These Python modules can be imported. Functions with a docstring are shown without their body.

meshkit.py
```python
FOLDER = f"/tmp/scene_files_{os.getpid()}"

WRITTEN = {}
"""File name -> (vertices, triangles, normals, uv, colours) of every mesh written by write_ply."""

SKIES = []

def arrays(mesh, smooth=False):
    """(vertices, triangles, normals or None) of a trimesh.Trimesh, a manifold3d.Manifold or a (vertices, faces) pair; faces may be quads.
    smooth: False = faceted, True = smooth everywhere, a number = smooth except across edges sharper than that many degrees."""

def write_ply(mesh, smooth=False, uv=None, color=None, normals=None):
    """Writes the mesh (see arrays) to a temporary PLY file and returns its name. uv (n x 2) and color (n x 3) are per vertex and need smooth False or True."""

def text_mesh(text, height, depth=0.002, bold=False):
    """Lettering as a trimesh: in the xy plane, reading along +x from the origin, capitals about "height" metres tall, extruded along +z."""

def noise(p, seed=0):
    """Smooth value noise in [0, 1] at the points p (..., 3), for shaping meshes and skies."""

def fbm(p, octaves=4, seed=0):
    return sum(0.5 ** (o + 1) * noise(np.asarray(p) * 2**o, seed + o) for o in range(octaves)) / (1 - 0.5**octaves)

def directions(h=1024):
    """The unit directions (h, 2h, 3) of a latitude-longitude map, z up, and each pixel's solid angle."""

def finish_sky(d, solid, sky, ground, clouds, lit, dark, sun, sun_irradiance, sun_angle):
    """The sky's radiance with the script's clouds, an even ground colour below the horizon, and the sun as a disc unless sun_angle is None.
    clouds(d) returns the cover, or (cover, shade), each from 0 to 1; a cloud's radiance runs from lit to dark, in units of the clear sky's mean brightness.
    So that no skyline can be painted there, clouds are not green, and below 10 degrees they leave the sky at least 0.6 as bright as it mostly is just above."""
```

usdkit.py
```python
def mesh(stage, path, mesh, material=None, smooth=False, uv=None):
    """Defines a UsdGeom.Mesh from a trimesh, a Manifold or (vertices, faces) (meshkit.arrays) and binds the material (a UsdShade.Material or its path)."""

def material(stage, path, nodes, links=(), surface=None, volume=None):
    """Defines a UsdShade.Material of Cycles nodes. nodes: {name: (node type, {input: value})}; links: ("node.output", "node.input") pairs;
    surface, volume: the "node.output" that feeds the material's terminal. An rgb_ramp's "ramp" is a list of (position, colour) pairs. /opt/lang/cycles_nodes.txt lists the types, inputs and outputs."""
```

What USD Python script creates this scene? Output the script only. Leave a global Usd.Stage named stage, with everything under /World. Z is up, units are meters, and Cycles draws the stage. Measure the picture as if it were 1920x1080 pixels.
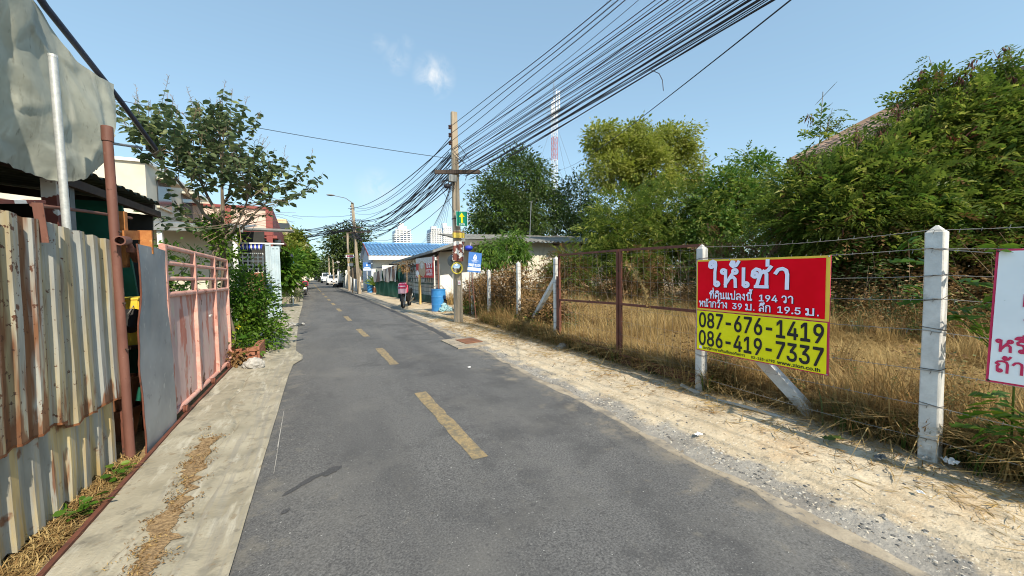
import math, random
import numpy as np, trimesh, usdkit, meshkit
from pxr import Usd, UsdGeom, UsdLux, UsdShade, Gf, Sdf, Vt
from shapely.geometry import Polygon, LineString, Point, MultiPolygon
from shapely.ops import unary_union

stage = Usd.Stage.CreateInMemory()
world = UsdGeom.Xform.Define(stage, '/World'); stage.SetDefaultPrim(world.GetPrim())
UsdGeom.SetStageUpAxis(stage, 'Z'); UsdGeom.SetStageMetersPerUnit(stage, 1.0)
V = lambda *a: np.array(a, float)

# ------------------------------------------------------------------ camera, sky, sun, exposure
EYE = V(0, 0, 1.65); FPX = 720.0
YAW, PITCH, ROLL = math.radians(26.4), math.radians(-2.55), math.radians(0.8)
EXPOSURE = 1.08
SUN_AZ, SUN_EL = math.radians(172.5), math.radians(42.5)
SKY_STRENGTH, SUN_INT = 0.15, 0.80
fw = V(math.sin(YAW)*math.cos(PITCH), math.cos(YAW)*math.cos(PITCH), math.sin(PITCH))
r0 = V(math.cos(YAW), -math.sin(YAW), 0); u0 = np.cross(r0, fw)
rt = math.cos(ROLL)*r0 - math.sin(ROLL)*u0; up = math.cos(ROLL)*u0 + math.sin(ROLL)*r0
cam = UsdGeom.Camera.Define(stage, '/World/camera')
cam.CreateFocalLengthAttr(13.5); cam.CreateHorizontalApertureAttr(36.0); cam.CreateVerticalApertureAttr(20.25)
cam.CreateClippingRangeAttr(Gf.Vec2f(0.05, 20000)); cam.CreateExposureAttr(EXPOSURE)
cam.AddTransformOp().Set(Gf.Matrix4d(*rt, 0, *up, 0, *(-fw), 0, *EYE, 1))
def ray(px, py): return fw*FPX + rt*(px-960) + up*(540-py)
def A(px, py, x=None, y=None, z=None):
    """the point of the place seen at a pixel of the photograph, on the plane x, y or z = const"""
    d = ray(px, py)
    k = 0 if x is not None else 1 if y is not None else 2
    t = ((x, y, z)[k] - EYE[k]) / d[k]
    return EYE + t*d
def depth(p): return float((np.asarray(p)-EYE) @ fw)

sd = V(math.sin(SUN_AZ)*math.cos(SUN_EL), math.cos(SUN_AZ)*math.cos(SUN_EL), math.sin(SUN_EL))
sun = UsdLux.DistantLight.Define(stage, '/World/sun')
sun.CreateIntensityAttr(SUN_INT); sun.CreateAngleAttr(0.53); sun.CreateNormalizeAttr(True); sun.CreateColorAttr(Gf.Vec3f(1.0, 0.90, 0.74))
sx_ = np.cross(V(0, 0, 1), sd); sx_ /= np.linalg.norm(sx_); sy_ = np.cross(sd, sx_)
sun.AddTransformOp().Set(Gf.Matrix4d(*sx_, 0, *sy_, 0, *sd, 0, 0, 0, 50, 1))
def cloud_nodes():
    n = {"tc": ("texture_coordinate", {}),
         "sky": ("sky_texture", {"sky_type": "single_scattering", "sun_disc": False, "sun_elevation": SUN_EL, "sun_rotation": SUN_AZ, "altitude": 0.0, "air_density": 1.0, "aerosol_density": 0.55, "ozone_density": 0.9}),
         "nz": ("noise_texture", {"scale": 20.0, "detail": 9.0, "roughness": 0.62, "distortion": 0.5}),
         "bg": ("background_shader", {"strength": SKY_STRENGTH})}
    L = [("tc.generated", "nz.vector")]
    prev = None
    for i, (px, py, rad, amt) in enumerate([(814, 143, 0.052, 0.85), (745, 112, 0.034, 0.5), (712, 82, 0.022, 0.45), (762, 82, 0.02, 0.3), (706, 356, 0.055, 0.5), (830, 405, 0.08, 0.25)]):
        d = ray(px, py); d = d/np.linalg.norm(d)
        n[f"d{i}"] = ("vector_math", {"math_type": "distance", "vector2": tuple(d)})
        n[f"r{i}"] = ("map_range", {"from_min": 0.0, "from_max": rad, "to_min": amt, "to_max": 0.0, "clamp": True})
        L += [("tc.generated", f"d{i}.vector1"), (f"d{i}.value", f"r{i}.value")]
        if prev:
            n[f"m{i}"] = ("math", {"math_type": "maximum"}); L += [(prev, f"m{i}.value1"), (f"r{i}.result", f"m{i}.value2")]; prev = f"m{i}.value"
        else: prev = f"r{i}.result"
    n["nn"] = ("map_range", {"from_min": 0.38, "from_max": 0.80, "to_min": 0.0, "to_max": 1.5, "clamp": True})
    n["tn"] = ("mix_color", {"blend_type": "multiply", "fac": 1.0, "b": (0.98, 1.25, 1.37), "use_clamp": False}); n["gm"] = ("gamma", {"gamma": 0.5})
    n["mm"] = ("math", {"math_type": "multiply", "use_clamp": True})
    n["mx"] = ("mix_color", {"blend_type": "mix", "b": (3.1, 3.2, 3.25), "use_clamp": False})
    L += [("nz.fac", "nn.value"), ("nn.result", "mm.value1"), (prev, "mm.value2"), ("mm.value", "mx.fac"), ("sky.color", "gm.color"), ("gm.color", "tn.a"), ("tn.result", "mx.a"), ("mx.result", "bg.color")]
    return n, L
dome = UsdLux.DomeLight.Define(stage, '/World/sky'); dome.CreateIntensityAttr(1.0)
_n, _L = cloud_nodes()
skymat = usdkit.material(stage, '/World/Looks/sky', _n, _L, surface="bg.background")
UsdShade.MaterialBindingAPI.Apply(dome.GetPrim()).Bind(skymat)
dome.GetPrim().SetCustomDataByKey('kind', 'structure')

# ------------------------------------------------------------------ materials
MATS = {}
def mat(name, c1, c2=None, scale=4.0, stretch=(1, 1, 1), rough=0.75, metal=0.0, bump=0.15, bscale=None, bdist=0.01, layers=(), lo=0.35, hi=0.65, spec=0.4, translucent=0.0, island=0.0, coord='pos', detail=4.0, sheen=0.0):
    """a principled surface: two tones mixed by noise, then worn layers, each a colour laid on where its own noise passes a threshold"""
    n = {"g": ("geometry", {}), "p": ("principled_bsdf", {"roughness": rough, "metallic": metal, "specular_ior_level": spec})}
    L = []
    src = "g.position"
    if coord == 'obj':
        n["tc"] = ("texture_coordinate", {}); src = "tc.object"
    n["map"] = ("mapping", {"scale": tuple(stretch)}); L.append((src, "map.vector"))
    n["nz"] = ("noise_texture", {"scale": scale, "detail": detail, "roughness": 0.6}); L.append(("map.vector", "nz.vector"))
    n["rp"] = ("rgb_ramp", {"ramp": [(lo, c1), (hi, c2 if c2 is not None else c1)]}); L.append(("nz.fac", "rp.fac"))
    out = "rp.color"
    if island:
        n["is"] = ("map_range", {"from_min": 0.0, "from_max": 1.0, "to_min": 1-island, "to_max": 1+island}); L.append(("g.random_per_island", "is.value"))
        n["hv"] = ("hsv", {"hue": 0.5, "saturation": 1.0, "fac": 1.0}); L += [("is.result", "hv.value"), (out, "hv.color")]; out = "hv.color"
    for i, ly in enumerate(layers):
        n[f"lm{i}"] = ("mapping", {"scale": tuple(ly.get('stretch', (1, 1, 1))), "location": (3.7*i+1.3, 1.9*i, 5.1*i)}); L.append((src, f"lm{i}.vector"))
        n[f"ln{i}"] = ("noise_texture", {"scale": ly.get('scale', 3.0), "detail": ly.get('detail', 4.0), "roughness": ly.get('nrough', 0.62)}); L.append((f"lm{i}.vector", f"ln{i}.vector"))
        m = f"ln{i}.fac"
        if 'axis' in ly:
            ax, a, b, amp = ly['axis']
            n[f"sp{i}"] = ("separate_xyz", {}); L.append((src, f"sp{i}.vector"))
            n[f"ar{i}"] = ("map_range", {"from_min": a, "from_max": b, "to_min": 0.0, "to_max": amp, "clamp": True}); L.append((f"sp{i}.{ax}", f"ar{i}.value"))
            n[f"aa{i}"] = ("math", {"math_type": "add"}); L += [(m, f"aa{i}.value1"), (f"ar{i}.result", f"aa{i}.value2")]; m = f"aa{i}.value"
        n[f"lr{i}"] = ("map_range", {"from_min": ly.get('lo', 0.55), "from_max": ly.get('hi', 0.6), "to_min": 0.0, "to_max": ly.get('amt', 1.0), "clamp": True}); L.append((m, f"lr{i}.value"))
        n[f"lx{i}"] = ("mix_color", {"b": ly['color']}); L += [(f"lr{i}.result", f"lx{i}.fac"), (out, f"lx{i}.a")]
        if 'color2' in ly:
            n[f"lc{i}"] = ("rgb_ramp", {"ramp": [(0.35, ly['color']), (0.65, ly['color2'])]}); L += [("nz.fac", f"lc{i}.fac"), (f"lc{i}.color", f"lx{i}.b")]
        out = f"lx{i}.result"
    L.append((out, "p.base_color"))
    if bump:
        n["bn"] = ("noise_texture", {"scale": bscale or scale*6, "detail": 3.0, "roughness": 0.65}); L.append(("map.vector", "bn.vector"))
        n["bp"] = ("bump", {"strength": bump, "distance": bdist}); L += [("bn.fac", "bp.height"), ("bp.normal", "p.normal")]
    surf = "p.BSDF"
    if translucent:
        n["tl"] = ("translucent_bsdf", {}); L.append((out, "tl.color"))
        n["ms"] = ("mix_closure", {"fac": translucent}); L += [("p.BSDF", "ms.closure1"), ("tl.BSDF", "ms.closure2")]; surf = "ms.closure"
    MATS[name] = usdkit.material(stage, f'/World/Looks/{name}', n, L, surface=surf)
    return MATS[name]
RUST, RUST2, DARKRUST = (0.13, 0.045, 0.018), (0.22, 0.09, 0.035), (0.05, 0.022, 0.014)
mat('asphalt', (0.058, 0.058, 0.059), (0.165, 0.163, 0.160), scale=75, rough=0.85, bump=0.35, bscale=120, bdist=0.008, lo=0.34, hi=0.66, layers=[
    dict(color=(0.062, 0.062, 0.064), scale=0.55, stretch=(1.6, 0.4, 1), lo=0.42, hi=0.62, amt=0.6), dict(color=(0.052, 0.052, 0.054), scale=1.8, stretch=(1, 1, 1), axis=('x', 0.6, 2.0, 0.10), lo=0.58, hi=0.70, amt=0.5), dict(color=(0.155, 0.15, 0.14), scale=0.9, lo=0.52, hi=0.72, amt=0.6), dict(color=(0.23, 0.20, 0.155), scale=4, axis=('x', 2.2, 2.85, 0.26), lo=0.66, hi=0.85, amt=0.7), dict(color=(0.22, 0.20, 0.16), scale=5, axis=('x', -0.1, -0.6, 0.2), lo=0.64, hi=0.85, amt=0.55), dict(color=(0.045, 0.045, 0.047), scale=21, lo=0.62, hi=0.67, amt=0.5, detail=3), dict(color=(0.18, 0.178, 0.17), scale=55, lo=0.60, hi=0.66, amt=0.7, detail=4),
    dict(color=(0.42, 0.42, 0.40), scale=38, lo=0.715, hi=0.74, amt=0.9, detail=2), dict(color=(0.14, 0.135, 0.125), scale=1.3, stretch=(2.2, 0.12, 1), lo=0.55, hi=0.72, amt=0.5)])
mat('asphalt_dark', (0.045, 0.045, 0.047), (0.075, 0.075, 0.078), scale=80, rough=0.8, bump=0.4, bscale=150)
mat('asphalt_patch', (0.09, 0.088, 0.085), (0.16, 0.155, 0.15), scale=40, rough=0.9, bump=0.5, bscale=120)
mat('lane_paint', (0.26, 0.195, 0.105), (0.34, 0.255, 0.13), scale=20, rough=0.8, bump=0.6, bscale=120, layers=[dict(color=(0.15, 0.135, 0.10), scale=18, lo=0.44, hi=0.60, amt=0.8), dict(color=(0.10, 0.10, 0.10), scale=90, lo=0.58, hi=0.63, amt=0.8)])
mat('dusty_concrete', (0.26, 0.22, 0.165), (0.38, 0.325, 0.245), scale=5, rough=0.9, bump=0.4, bscale=60, layers=[dict(color=(0.14, 0.132, 0.12), scale=2.2, lo=0.52, hi=0.66, amt=0.8), dict(color=(0.12, 0.118, 0.115), scale=18, lo=0.56, hi=0.64, amt=0.7)])
mat('apron_concrete', (0.25, 0.225, 0.165), (0.37, 0.335, 0.255), scale=2.2, rough=0.88, bump=0.45, bscale=45, bdist=0.012, layers=[
    dict(color=(0.155, 0.145, 0.115), scale=5, lo=0.52, hi=0.66, amt=0.7), dict(color=(0.46, 0.43, 0.35), scale=2.6, stretch=(4, 0.7, 1), lo=0.54, hi=0.66, amt=0.7), dict(color=(0.20, 0.15, 0.09), scale=14, lo=0.60, hi=0.66, amt=0.6),
    dict(color=(0.13, 0.115, 0.09), scale=11, lo=0.66, hi=0.70, amt=0.6), dict(color=(0.24, 0.225, 0.19), scale=5, stretch=(5, 0.25, 1), axis=('x', -0.95, -0.75, 0.12), lo=0.60, hi=0.72, amt=0.6)])
mat('post_concrete', (0.46, 0.455, 0.43), (0.62, 0.61, 0.575), scale=7, rough=0.9, bump=0.3, bscale=70, layers=[dict(color=(0.16, 0.155, 0.145), scale=5, stretch=(1, 1, 0.35), lo=0.60, hi=0.72, amt=0.6), dict(color=(0.2, 0.17, 0.13), scale=6, axis=('z', 0.35, 0.0, 0.25), lo=0.62, hi=0.8, amt=0.7)])
mat('pole_concrete', (0.30, 0.24, 0.17), (0.42, 0.35, 0.26), scale=5, stretch=(1, 1, 0.25), rough=0.9, bump=0.4, bscale=60, layers=[dict(color=(0.14, 0.11, 0.085), scale=4, stretch=(2, 2, 0.2), lo=0.55, hi=0.7, amt=0.6)])
mat('sand', (0.41, 0.335, 0.23), (0.55, 0.465, 0.335), scale=2.3, rough=0.95, bump=0.7, bscale=26, bdist=0.02, layers=[
    dict(color=(0.44, 0.27, 0.13), color2=(0.50, 0.36, 0.20), scale=1.7, lo=0.52, hi=0.70, amt=0.5), dict(color=(0.20, 0.175, 0.14), scale=9, lo=0.62, hi=0.68, amt=0.7),
    dict(color=(0.17, 0.165, 0.155), color2=(0.27, 0.26, 0.24), scale=3.5, axis=('x', 3.42, 3.0, 0.5), lo=0.68, hi=0.88, amt=0.9), dict(color=(0.58, 0.53, 0.43), scale=30, lo=0.60, hi=0.66, amt=0.8, detail=3), dict(color=(0.16, 0.125, 0.08), scale=24, lo=0.60, hi=0.66, amt=0.7, detail=4)])
mat('dry_soil', (0.22, 0.145, 0.075), (0.36, 0.245, 0.12), scale=3, rough=1.0, bump=0.8, bscale=25, bdist=0.03, layers=[dict(color=(0.42, 0.30, 0.13), scale=22, lo=0.5, hi=0.62, amt=0.8)])
mat('far_ground', (0.25, 0.21, 0.15), (0.34, 0.29, 0.21), scale=0.3, rough=1.0, bump=0)
mat('dead_leaf_litter', (0.17, 0.11, 0.055), (0.38, 0.26, 0.135), scale=40, rough=1, bump=0.8, bscale=80, bdist=0.02)
mat('corrugated', (0.25, 0.25, 0.225), (0.40, 0.40, 0.365), scale=3, stretch=(1, 3, 0.5), rough=0.5, metal=0.1, bump=0.08, bscale=30, layers=[
    dict(color=(0.30, 0.21, 0.09), color2=(0.46, 0.37, 0.18), scale=2.4, stretch=(1, 5, 0.22), axis=('y', 4.6, 2.8, 0.10), lo=0.44, hi=0.60, amt=0.8),
    dict(color=RUST, color2=RUST2, scale=2.2, stretch=(1, 4, 0.30), axis=('y', 3.9, 2.8, 0.20), lo=0.58, hi=0.66, amt=0.95), dict(color=RUST, color2=RUST2, scale=4, stretch=(1, 3, 0.5), axis=('z', 0.95, 0.62, 0.22), lo=0.62, hi=0.70, amt=0.9),
    dict(color=DARKRUST, color2=RUST, scale=30, stretch=(1, 1, 0.8), axis=('y', 4.3, 2.9, 0.12), lo=0.68, hi=0.71, amt=0.95, detail=4)])
mat('corrugated_low', (0.25, 0.245, 0.215), (0.39, 0.385, 0.34), scale=3, stretch=(1, 3, 0.5), rough=0.5, metal=0.1, bump=0.08, bscale=30, layers=[
    dict(color=(0.38, 0.26, 0.10), color2=(0.54, 0.43, 0.21), scale=3, stretch=(1, 5, 0.22), lo=0.45, hi=0.56, amt=0.9), dict(color=RUST, color2=RUST2, scale=4, stretch=(1, 4, 0.3), lo=0.62, hi=0.68, amt=0.85),
    dict(color=RUST, color2=RUST2, scale=5, axis=('z', 0.55, 0.78, 0.20), lo=0.62, hi=0.68, amt=0.9)])
mat('corrugated_edge', RUST, RUST2, scale=14, rough=0.9, bump=0.4)
mat('rust_pipe', (0.13, 0.055, 0.04), (0.19, 0.085, 0.062), scale=6, stretch=(1, 1, 0.3), rough=0.6, bump=0.15, bscale=60, layers=[dict(color=(0.30, 0.20, 0.15), scale=9, lo=0.62, hi=0.7, amt=0.6), dict(color=DARKRUST, scale=14, lo=0.66, hi=0.7, amt=0.7)])
mat('rust_orange', (0.30, 0.10, 0.03), (0.48, 0.20, 0.06), scale=9, rough=0.85, bump=0.3, layers=[dict(color=DARKRUST, scale=7, lo=0.58, hi=0.66), dict(color=(0.55, 0.32, 0.12), scale=12, lo=0.63, hi=0.7)])
mat('rust_frame', (0.10, 0.035, 0.022), (0.16, 0.055, 0.032), scale=8, rough=0.8, bump=0.25, layers=[dict(color=(0.06, 0.028, 0.02), scale=11, lo=0.58, hi=0.66)])
mat('galvanised', (0.46, 0.48, 0.47), (0.62, 0.63, 0.61), scale=30, rough=0.45, metal=0.35, bump=0.05)
mat('grey_sheet', (0.23, 0.245, 0.26), (0.33, 0.345, 0.36), scale=2.0, rough=0.45, metal=0.35, bump=0.12, bscale=9, bdist=0.02, layers=[dict(color=(0.42, 0.43, 0.43), scale=16, stretch=(1, 1, 0.5), lo=0.64, hi=0.68, amt=0.7), dict(color=(0.15, 0.155, 0.16), scale=7, lo=0.63, hi=0.7, amt=0.5)])
mat('pink_frame', (0.50, 0.25, 0.20), (0.60, 0.33, 0.27), scale=8, rough=0.6, bump=0.12, layers=[dict(color=(0.24, 0.085, 0.055), scale=9, lo=0.60, hi=0.65, amt=0.8), dict(color=(0.60, 0.42, 0.35), scale=6, lo=0.54, hi=0.64, amt=0.7)])
mat('pink_panel', (0.52, 0.34, 0.31), (0.64, 0.46, 0.42), scale=4, stretch=(1, 1, 0.4), rough=0.6, bump=0.15, layers=[
    dict(color=(0.42, 0.13, 0.09), color2=(0.52, 0.19, 0.13), scale=3.6, stretch=(1, 1.6, 0.4), lo=0.54, hi=0.57, amt=0.9), dict(color=(0.54, 0.44, 0.36), scale=6, stretch=(1, 1.4, 0.5), lo=0.58, hi=0.62, amt=0.85), dict(color=RUST, scale=5, axis=('z', 0.4, 0.05, 0.2), lo=0.68, hi=0.73, amt=0.9)])
mat('tarp', (0.33, 0.34, 0.28), (0.47, 0.48, 0.40), scale=2.5, rough=0.5, bump=0.15, bscale=7, bdist=0.03, translucent=0.18, layers=[dict(color=(0.20, 0.20, 0.15), scale=3, stretch=(1, 1.5, 0.6), lo=0.56, hi=0.75, amt=0.6), dict(color=(0.13, 0.13, 0.10), scale=9, stretch=(1, 2.5, 0.7), lo=0.60, hi=0.70, amt=0.5), dict(color=(0.55, 0.54, 0.45), scale=2, stretch=(1, 3, 0.4), lo=0.56, hi=0.66, amt=0.6)])
mat('dark_pipe', (0.02, 0.022, 0.04), (0.03, 0.034, 0.06), rough=0.5, bump=0)
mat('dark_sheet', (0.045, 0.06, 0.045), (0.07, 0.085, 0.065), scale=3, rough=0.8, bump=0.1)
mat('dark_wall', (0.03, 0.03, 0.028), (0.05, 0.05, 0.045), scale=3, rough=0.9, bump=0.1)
mat('green_tarp', (0.006, 0.085, 0.055), (0.010, 0.12, 0.08), scale=3, rough=0.6, bump=0.25, bscale=8, bdist=0.03)
mat('white_paint', (0.66, 0.66, 0.63), (0.76, 0.755, 0.72), scale=2, rough=0.7, bump=0.06, layers=[dict(color=(0.42, 0.40, 0.35), scale=2.5, stretch=(1, 1, 0.35), lo=0.6, hi=0.75, amt=0.4)])
mat('cream_wall', (0.58, 0.54, 0.44), (0.68, 0.64, 0.53), scale=1.5, rough=0.85, bump=0.15, layers=[dict(color=(0.40, 0.35, 0.26), scale=2, stretch=(1, 1, 0.3), lo=0.56, hi=0.72, amt=0.6)])
mat('pale_wall', (0.52, 0.48, 0.39), (0.63, 0.59, 0.49), scale=0.8, rough=0.85, bump=0.08, layers=[dict(color=(0.40, 0.38, 0.34), scale=1.2, stretch=(1.5, 1.5, 0.25), lo=0.6, hi=0.78, amt=0.45)])
mat('pink_wall', (0.58, 0.42, 0.34), (0.66, 0.50, 0.42), scale=1, rough=0.85, bump=0.05)
mat('maroon_trim', (0.22, 0.05, 0.045), (0.28, 0.075, 0.06), scale=3, rough=0.7, bump=0.05)
mat('yellow_wall', (0.55, 0.43, 0.25), (0.64, 0.52, 0.33), scale=1.2, rough=0.85, bump=0.1, layers=[dict(color=(0.3, 0.24, 0.16), scale=2, stretch=(1, 1, .3), lo=.55, hi=.75, amt=.6)])
mat('red_roof', (0.28, 0.07, 0.035), (0.38, 0.12, 0.06), scale=3, rough=0.8, bump=0.1)
mat('brown_tile', (0.17, 0.115, 0.085), (0.28, 0.20, 0.155), scale=2.2, rough=0.85, bump=0.2, layers=[dict(color=(0.09, 0.075, 0.065), scale=1.5, lo=.55, hi=.7, amt=.6)])
mat('blue_tile', (0.10, 0.26, 0.52), (0.16, 0.36, 0.62), scale=1.2, rough=0.25, bump=0.03, spec=0.6, layers=[dict(color=(0.34, 0.50, 0.68), scale=2.2, lo=0.55, hi=0.7, amt=0.6)])
mat('blue_white_wall', (0.50, 0.56, 0.64), (0.58, 0.63, 0.70), scale=1, rough=0.8, bump=0.04)
mat('window_dark', (0.03, 0.035, 0.04), (0.05, 0.055, 0.06), scale=1, rough=0.15, bump=0, spec=0.6)
mat('grey_metal', (0.16, 0.17, 0.17), (0.25, 0.26, 0.26), scale=4, rough=0.55, metal=0.3, bump=0.05)
mat('roof_metal', (0.15, 0.145, 0.13), (0.26, 0.25, 0.22), scale=2, rough=0.7, bump=0.1)
mat('blue_grey_paint', (0.36, 0.46, 0.52), (0.46, 0.56, 0.61), scale=4, rough=0.55, bump=0.06, layers=[dict(color=(0.22, 0.17, 0.13), scale=6, lo=0.64, hi=0.7, amt=0.7)])
mat('black_rubber', (0.012, 0.012, 0.013), (0.022, 0.022, 0.022), scale=8, rough=0.7, bump=0.05)
mat('cable_black', (0.014, 0.014, 0.02), (0.02, 0.02, 0.028), scale=4, rough=0.6, bump=0)
mat('dark_iron', (0.035, 0.022, 0.018), (0.06, 0.04, 0.03), scale=6, rough=0.7, bump=0.1)
mat('wire_steel', (0.22, 0.21, 0.19), (0.34, 0.33, 0.31), scale=20, rough=0.55, metal=0.4, bump=0)
mat('porcelain', (0.06, 0.03, 0.025), (0.09, 0.045, 0.035), rough=0.25, bump=0)
mat('sign_red', (0.72, 0.0, 0.008), (0.82, 0.0, 0.014), scale=3, spec=0.12, rough=0.5, bump=0.12, bscale=4, bdist=0.03)
mat('sign_yellow', (0.76, 0.70, 0.01), (0.84, 0.78, 0.02), scale=3, spec=0.15, rough=0.5, bump=0.12, bscale=4, bdist=0.03)
mat('sign_gold', (0.75, 0.50, 0.05), (0.80, 0.56, 0.07), scale=3, rough=0.45, bump=0)
mat('sign_black', (0.012, 0.011, 0.012), (0.018, 0.017, 0.018), rough=0.45, bump=0)
mat('sign_lilac', (0.78, 0.76, 0.92), (0.84, 0.82, 0.95), rough=0.45, bump=0)
mat('sign_white', (0.74, 0.77, 0.78), (0.82, 0.84, 0.84), scale=2, rough=0.45, bump=0.15, bscale=5, bdist=0.03)
mat('sign_crimson', (0.50, 0.02, 0.08), (0.58, 0.04, 0.11), rough=0.45, bump=0)
mat('sign_green', (0.0, 0.24, 0.14), (0.0, 0.29, 0.17), rough=0.4, bump=0)
mat('sign_arrow', (0.85, 0.72, 0.0), (0.9, 0.78, 0.0), rough=0.4, bump=0)
mat('sign_blue', (0.05, 0.16, 0.46), (0.07, 0.20, 0.52), scale=2, rough=0.4, bump=0)
mat('plate_yellow', (0.58, 0.42, 0.05), (0.66, 0.50, 0.09), scale=6, rough=0.55, bump=0.05, layers=[dict(color=(0.25, 0.13, 0.05), scale=14, lo=0.6, hi=0.66, amt=.8)])
mat('plate_rust', (0.70, 0.67, 0.62), (0.76, 0.74, 0.70), scale=6, rough=0.6, bump=0.1, layers=[dict(color=(0.15, 0.04, 0.03), color2=(0.20, 0.06, 0.04), scale=5.2, lo=0.47, hi=0.49, detail=3)])
mat('blue_plastic', (0.03, 0.19, 0.46), (0.05, 0.24, 0.54), scale=4, rough=0.45, bump=0.03)
mat('royal_blue', (0.02, 0.04, 0.40), (0.03, 0.06, 0.50), scale=4, rough=0.5, bump=0.1)
mat('light_blue_bag', (0.22, 0.45, 0.52), (0.45, 0.62, 0.66), scale=9, rough=0.4, bump=0.3, translucent=0.2)
mat('mirror_glass', (0.75, 0.78, 0.8), rough=0.03, metal=1.0, bump=0)
mat('mirror_yellow', (0.68, 0.52, 0.04), (0.75, 0.6, 0.06), rough=0.45, bump=0)
mat('crate_yellow', (0.72, 0.50, 0.04), (0.80, 0.60, 0.08), scale=5, rough=0.5, bump=0.05)
mat('pot_brown', (0.16, 0.07, 0.035), (0.24, 0.105, 0.05), scale=5, rough=0.6, bump=0.1)
mat('brick_red', (0.24, 0.09, 0.05), (0.34, 0.15, 0.09), scale=5, rough=0.85, bump=0.3, layers=[dict(color=(0.12, 0.10, 0.08), scale=4, lo=.55, hi=.7, amt=.6)])
mat('rubble', (0.28, 0.27, 0.25), (0.46, 0.445, 0.41), scale=5, rough=0.9, bump=0.5, bscale=30, layers=[dict(color=(0.2, 0.19, 0.18), scale=3, lo=.55, hi=.62, amt=.6)])
mat('stone_dark', (0.09, 0.09, 0.088), (0.17, 0.165, 0.155), scale=9, rough=0.9, bump=0.2)
mat('pebble', (0.30, 0.27, 0.22), (0.55, 0.49, 0.40), scale=3, rough=0.95, bump=0.2)
mat('litter_white', (0.70, 0.70, 0.70), (0.8, 0.8, 0.8), scale=5, rough=0.6, bump=0.1)
mat('pvc', (0.36, 0.34, 0.30), (0.48, 0.46, 0.41), scale=6, rough=0.55, bump=0.1, layers=[dict(color=(0.3, 0.25, 0.18), scale=6, lo=.55, hi=.7, amt=.7)])
mat('car_white', (0.74, 0.75, 0.75), rough=0.22, bump=0, spec=0.6)
mat('lamp_red', (0.55, 0.01, 0.015), rough=0.2, bump=0)
mat('lamp_clear', (0.75, 0.76, 0.78), rough=0.1, bump=0, spec=0.8)
mat('bike_red', (0.48, 0.015, 0.06), (0.55, 0.03, 0.09), rough=0.3, bump=0)
mat('bike_pink', (0.68, 0.38, 0.45), (0.75, 0.5, 0.55), rough=0.3, bump=0)
mat('chrome', (0.5, 0.5, 0.5), rough=0.2, metal=0.9, bump=0)
mat('cloth_white', (0.62, 0.58, 0.53), (0.7, 0.66, 0.6), scale=5, rough=0.9, bump=0.2)
mat('cloth_brown', (0.17, 0.12, 0.105), (0.24, 0.17, 0.15), scale=5, rough=0.9, bump=0.2)
mat('banner_red', (0.42, 0.03, 0.035), (0.5, 0.06, 0.05), scale=4, rough=0.6, bump=0.1)
mat('banner_grey', (0.42, 0.40, 0.38), (0.62, 0.6, 0.57), scale=12, rough=0.6, bump=0.1)
mat('banner_tan', (0.36, 0.26, 0.17), (0.5, 0.37, 0.25), scale=14, rough=0.6, bump=0.1)
mat('post_yellow', (0.50, 0.33, 0.10), (0.58, 0.4, 0.15), scale=6, rough=0.7, bump=0.1)
mat('green_iron', (0.01, 0.05, 0.045), (0.015, 0.075, 0.065), scale=5, rough=0.5, bump=0)
mat('tower_white', (0.70, 0.70, 0.70), rough=0.6, bump=0)
mat('tower_red', (0.45, 0.13, 0.11), rough=0.6, bump=0)
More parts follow.
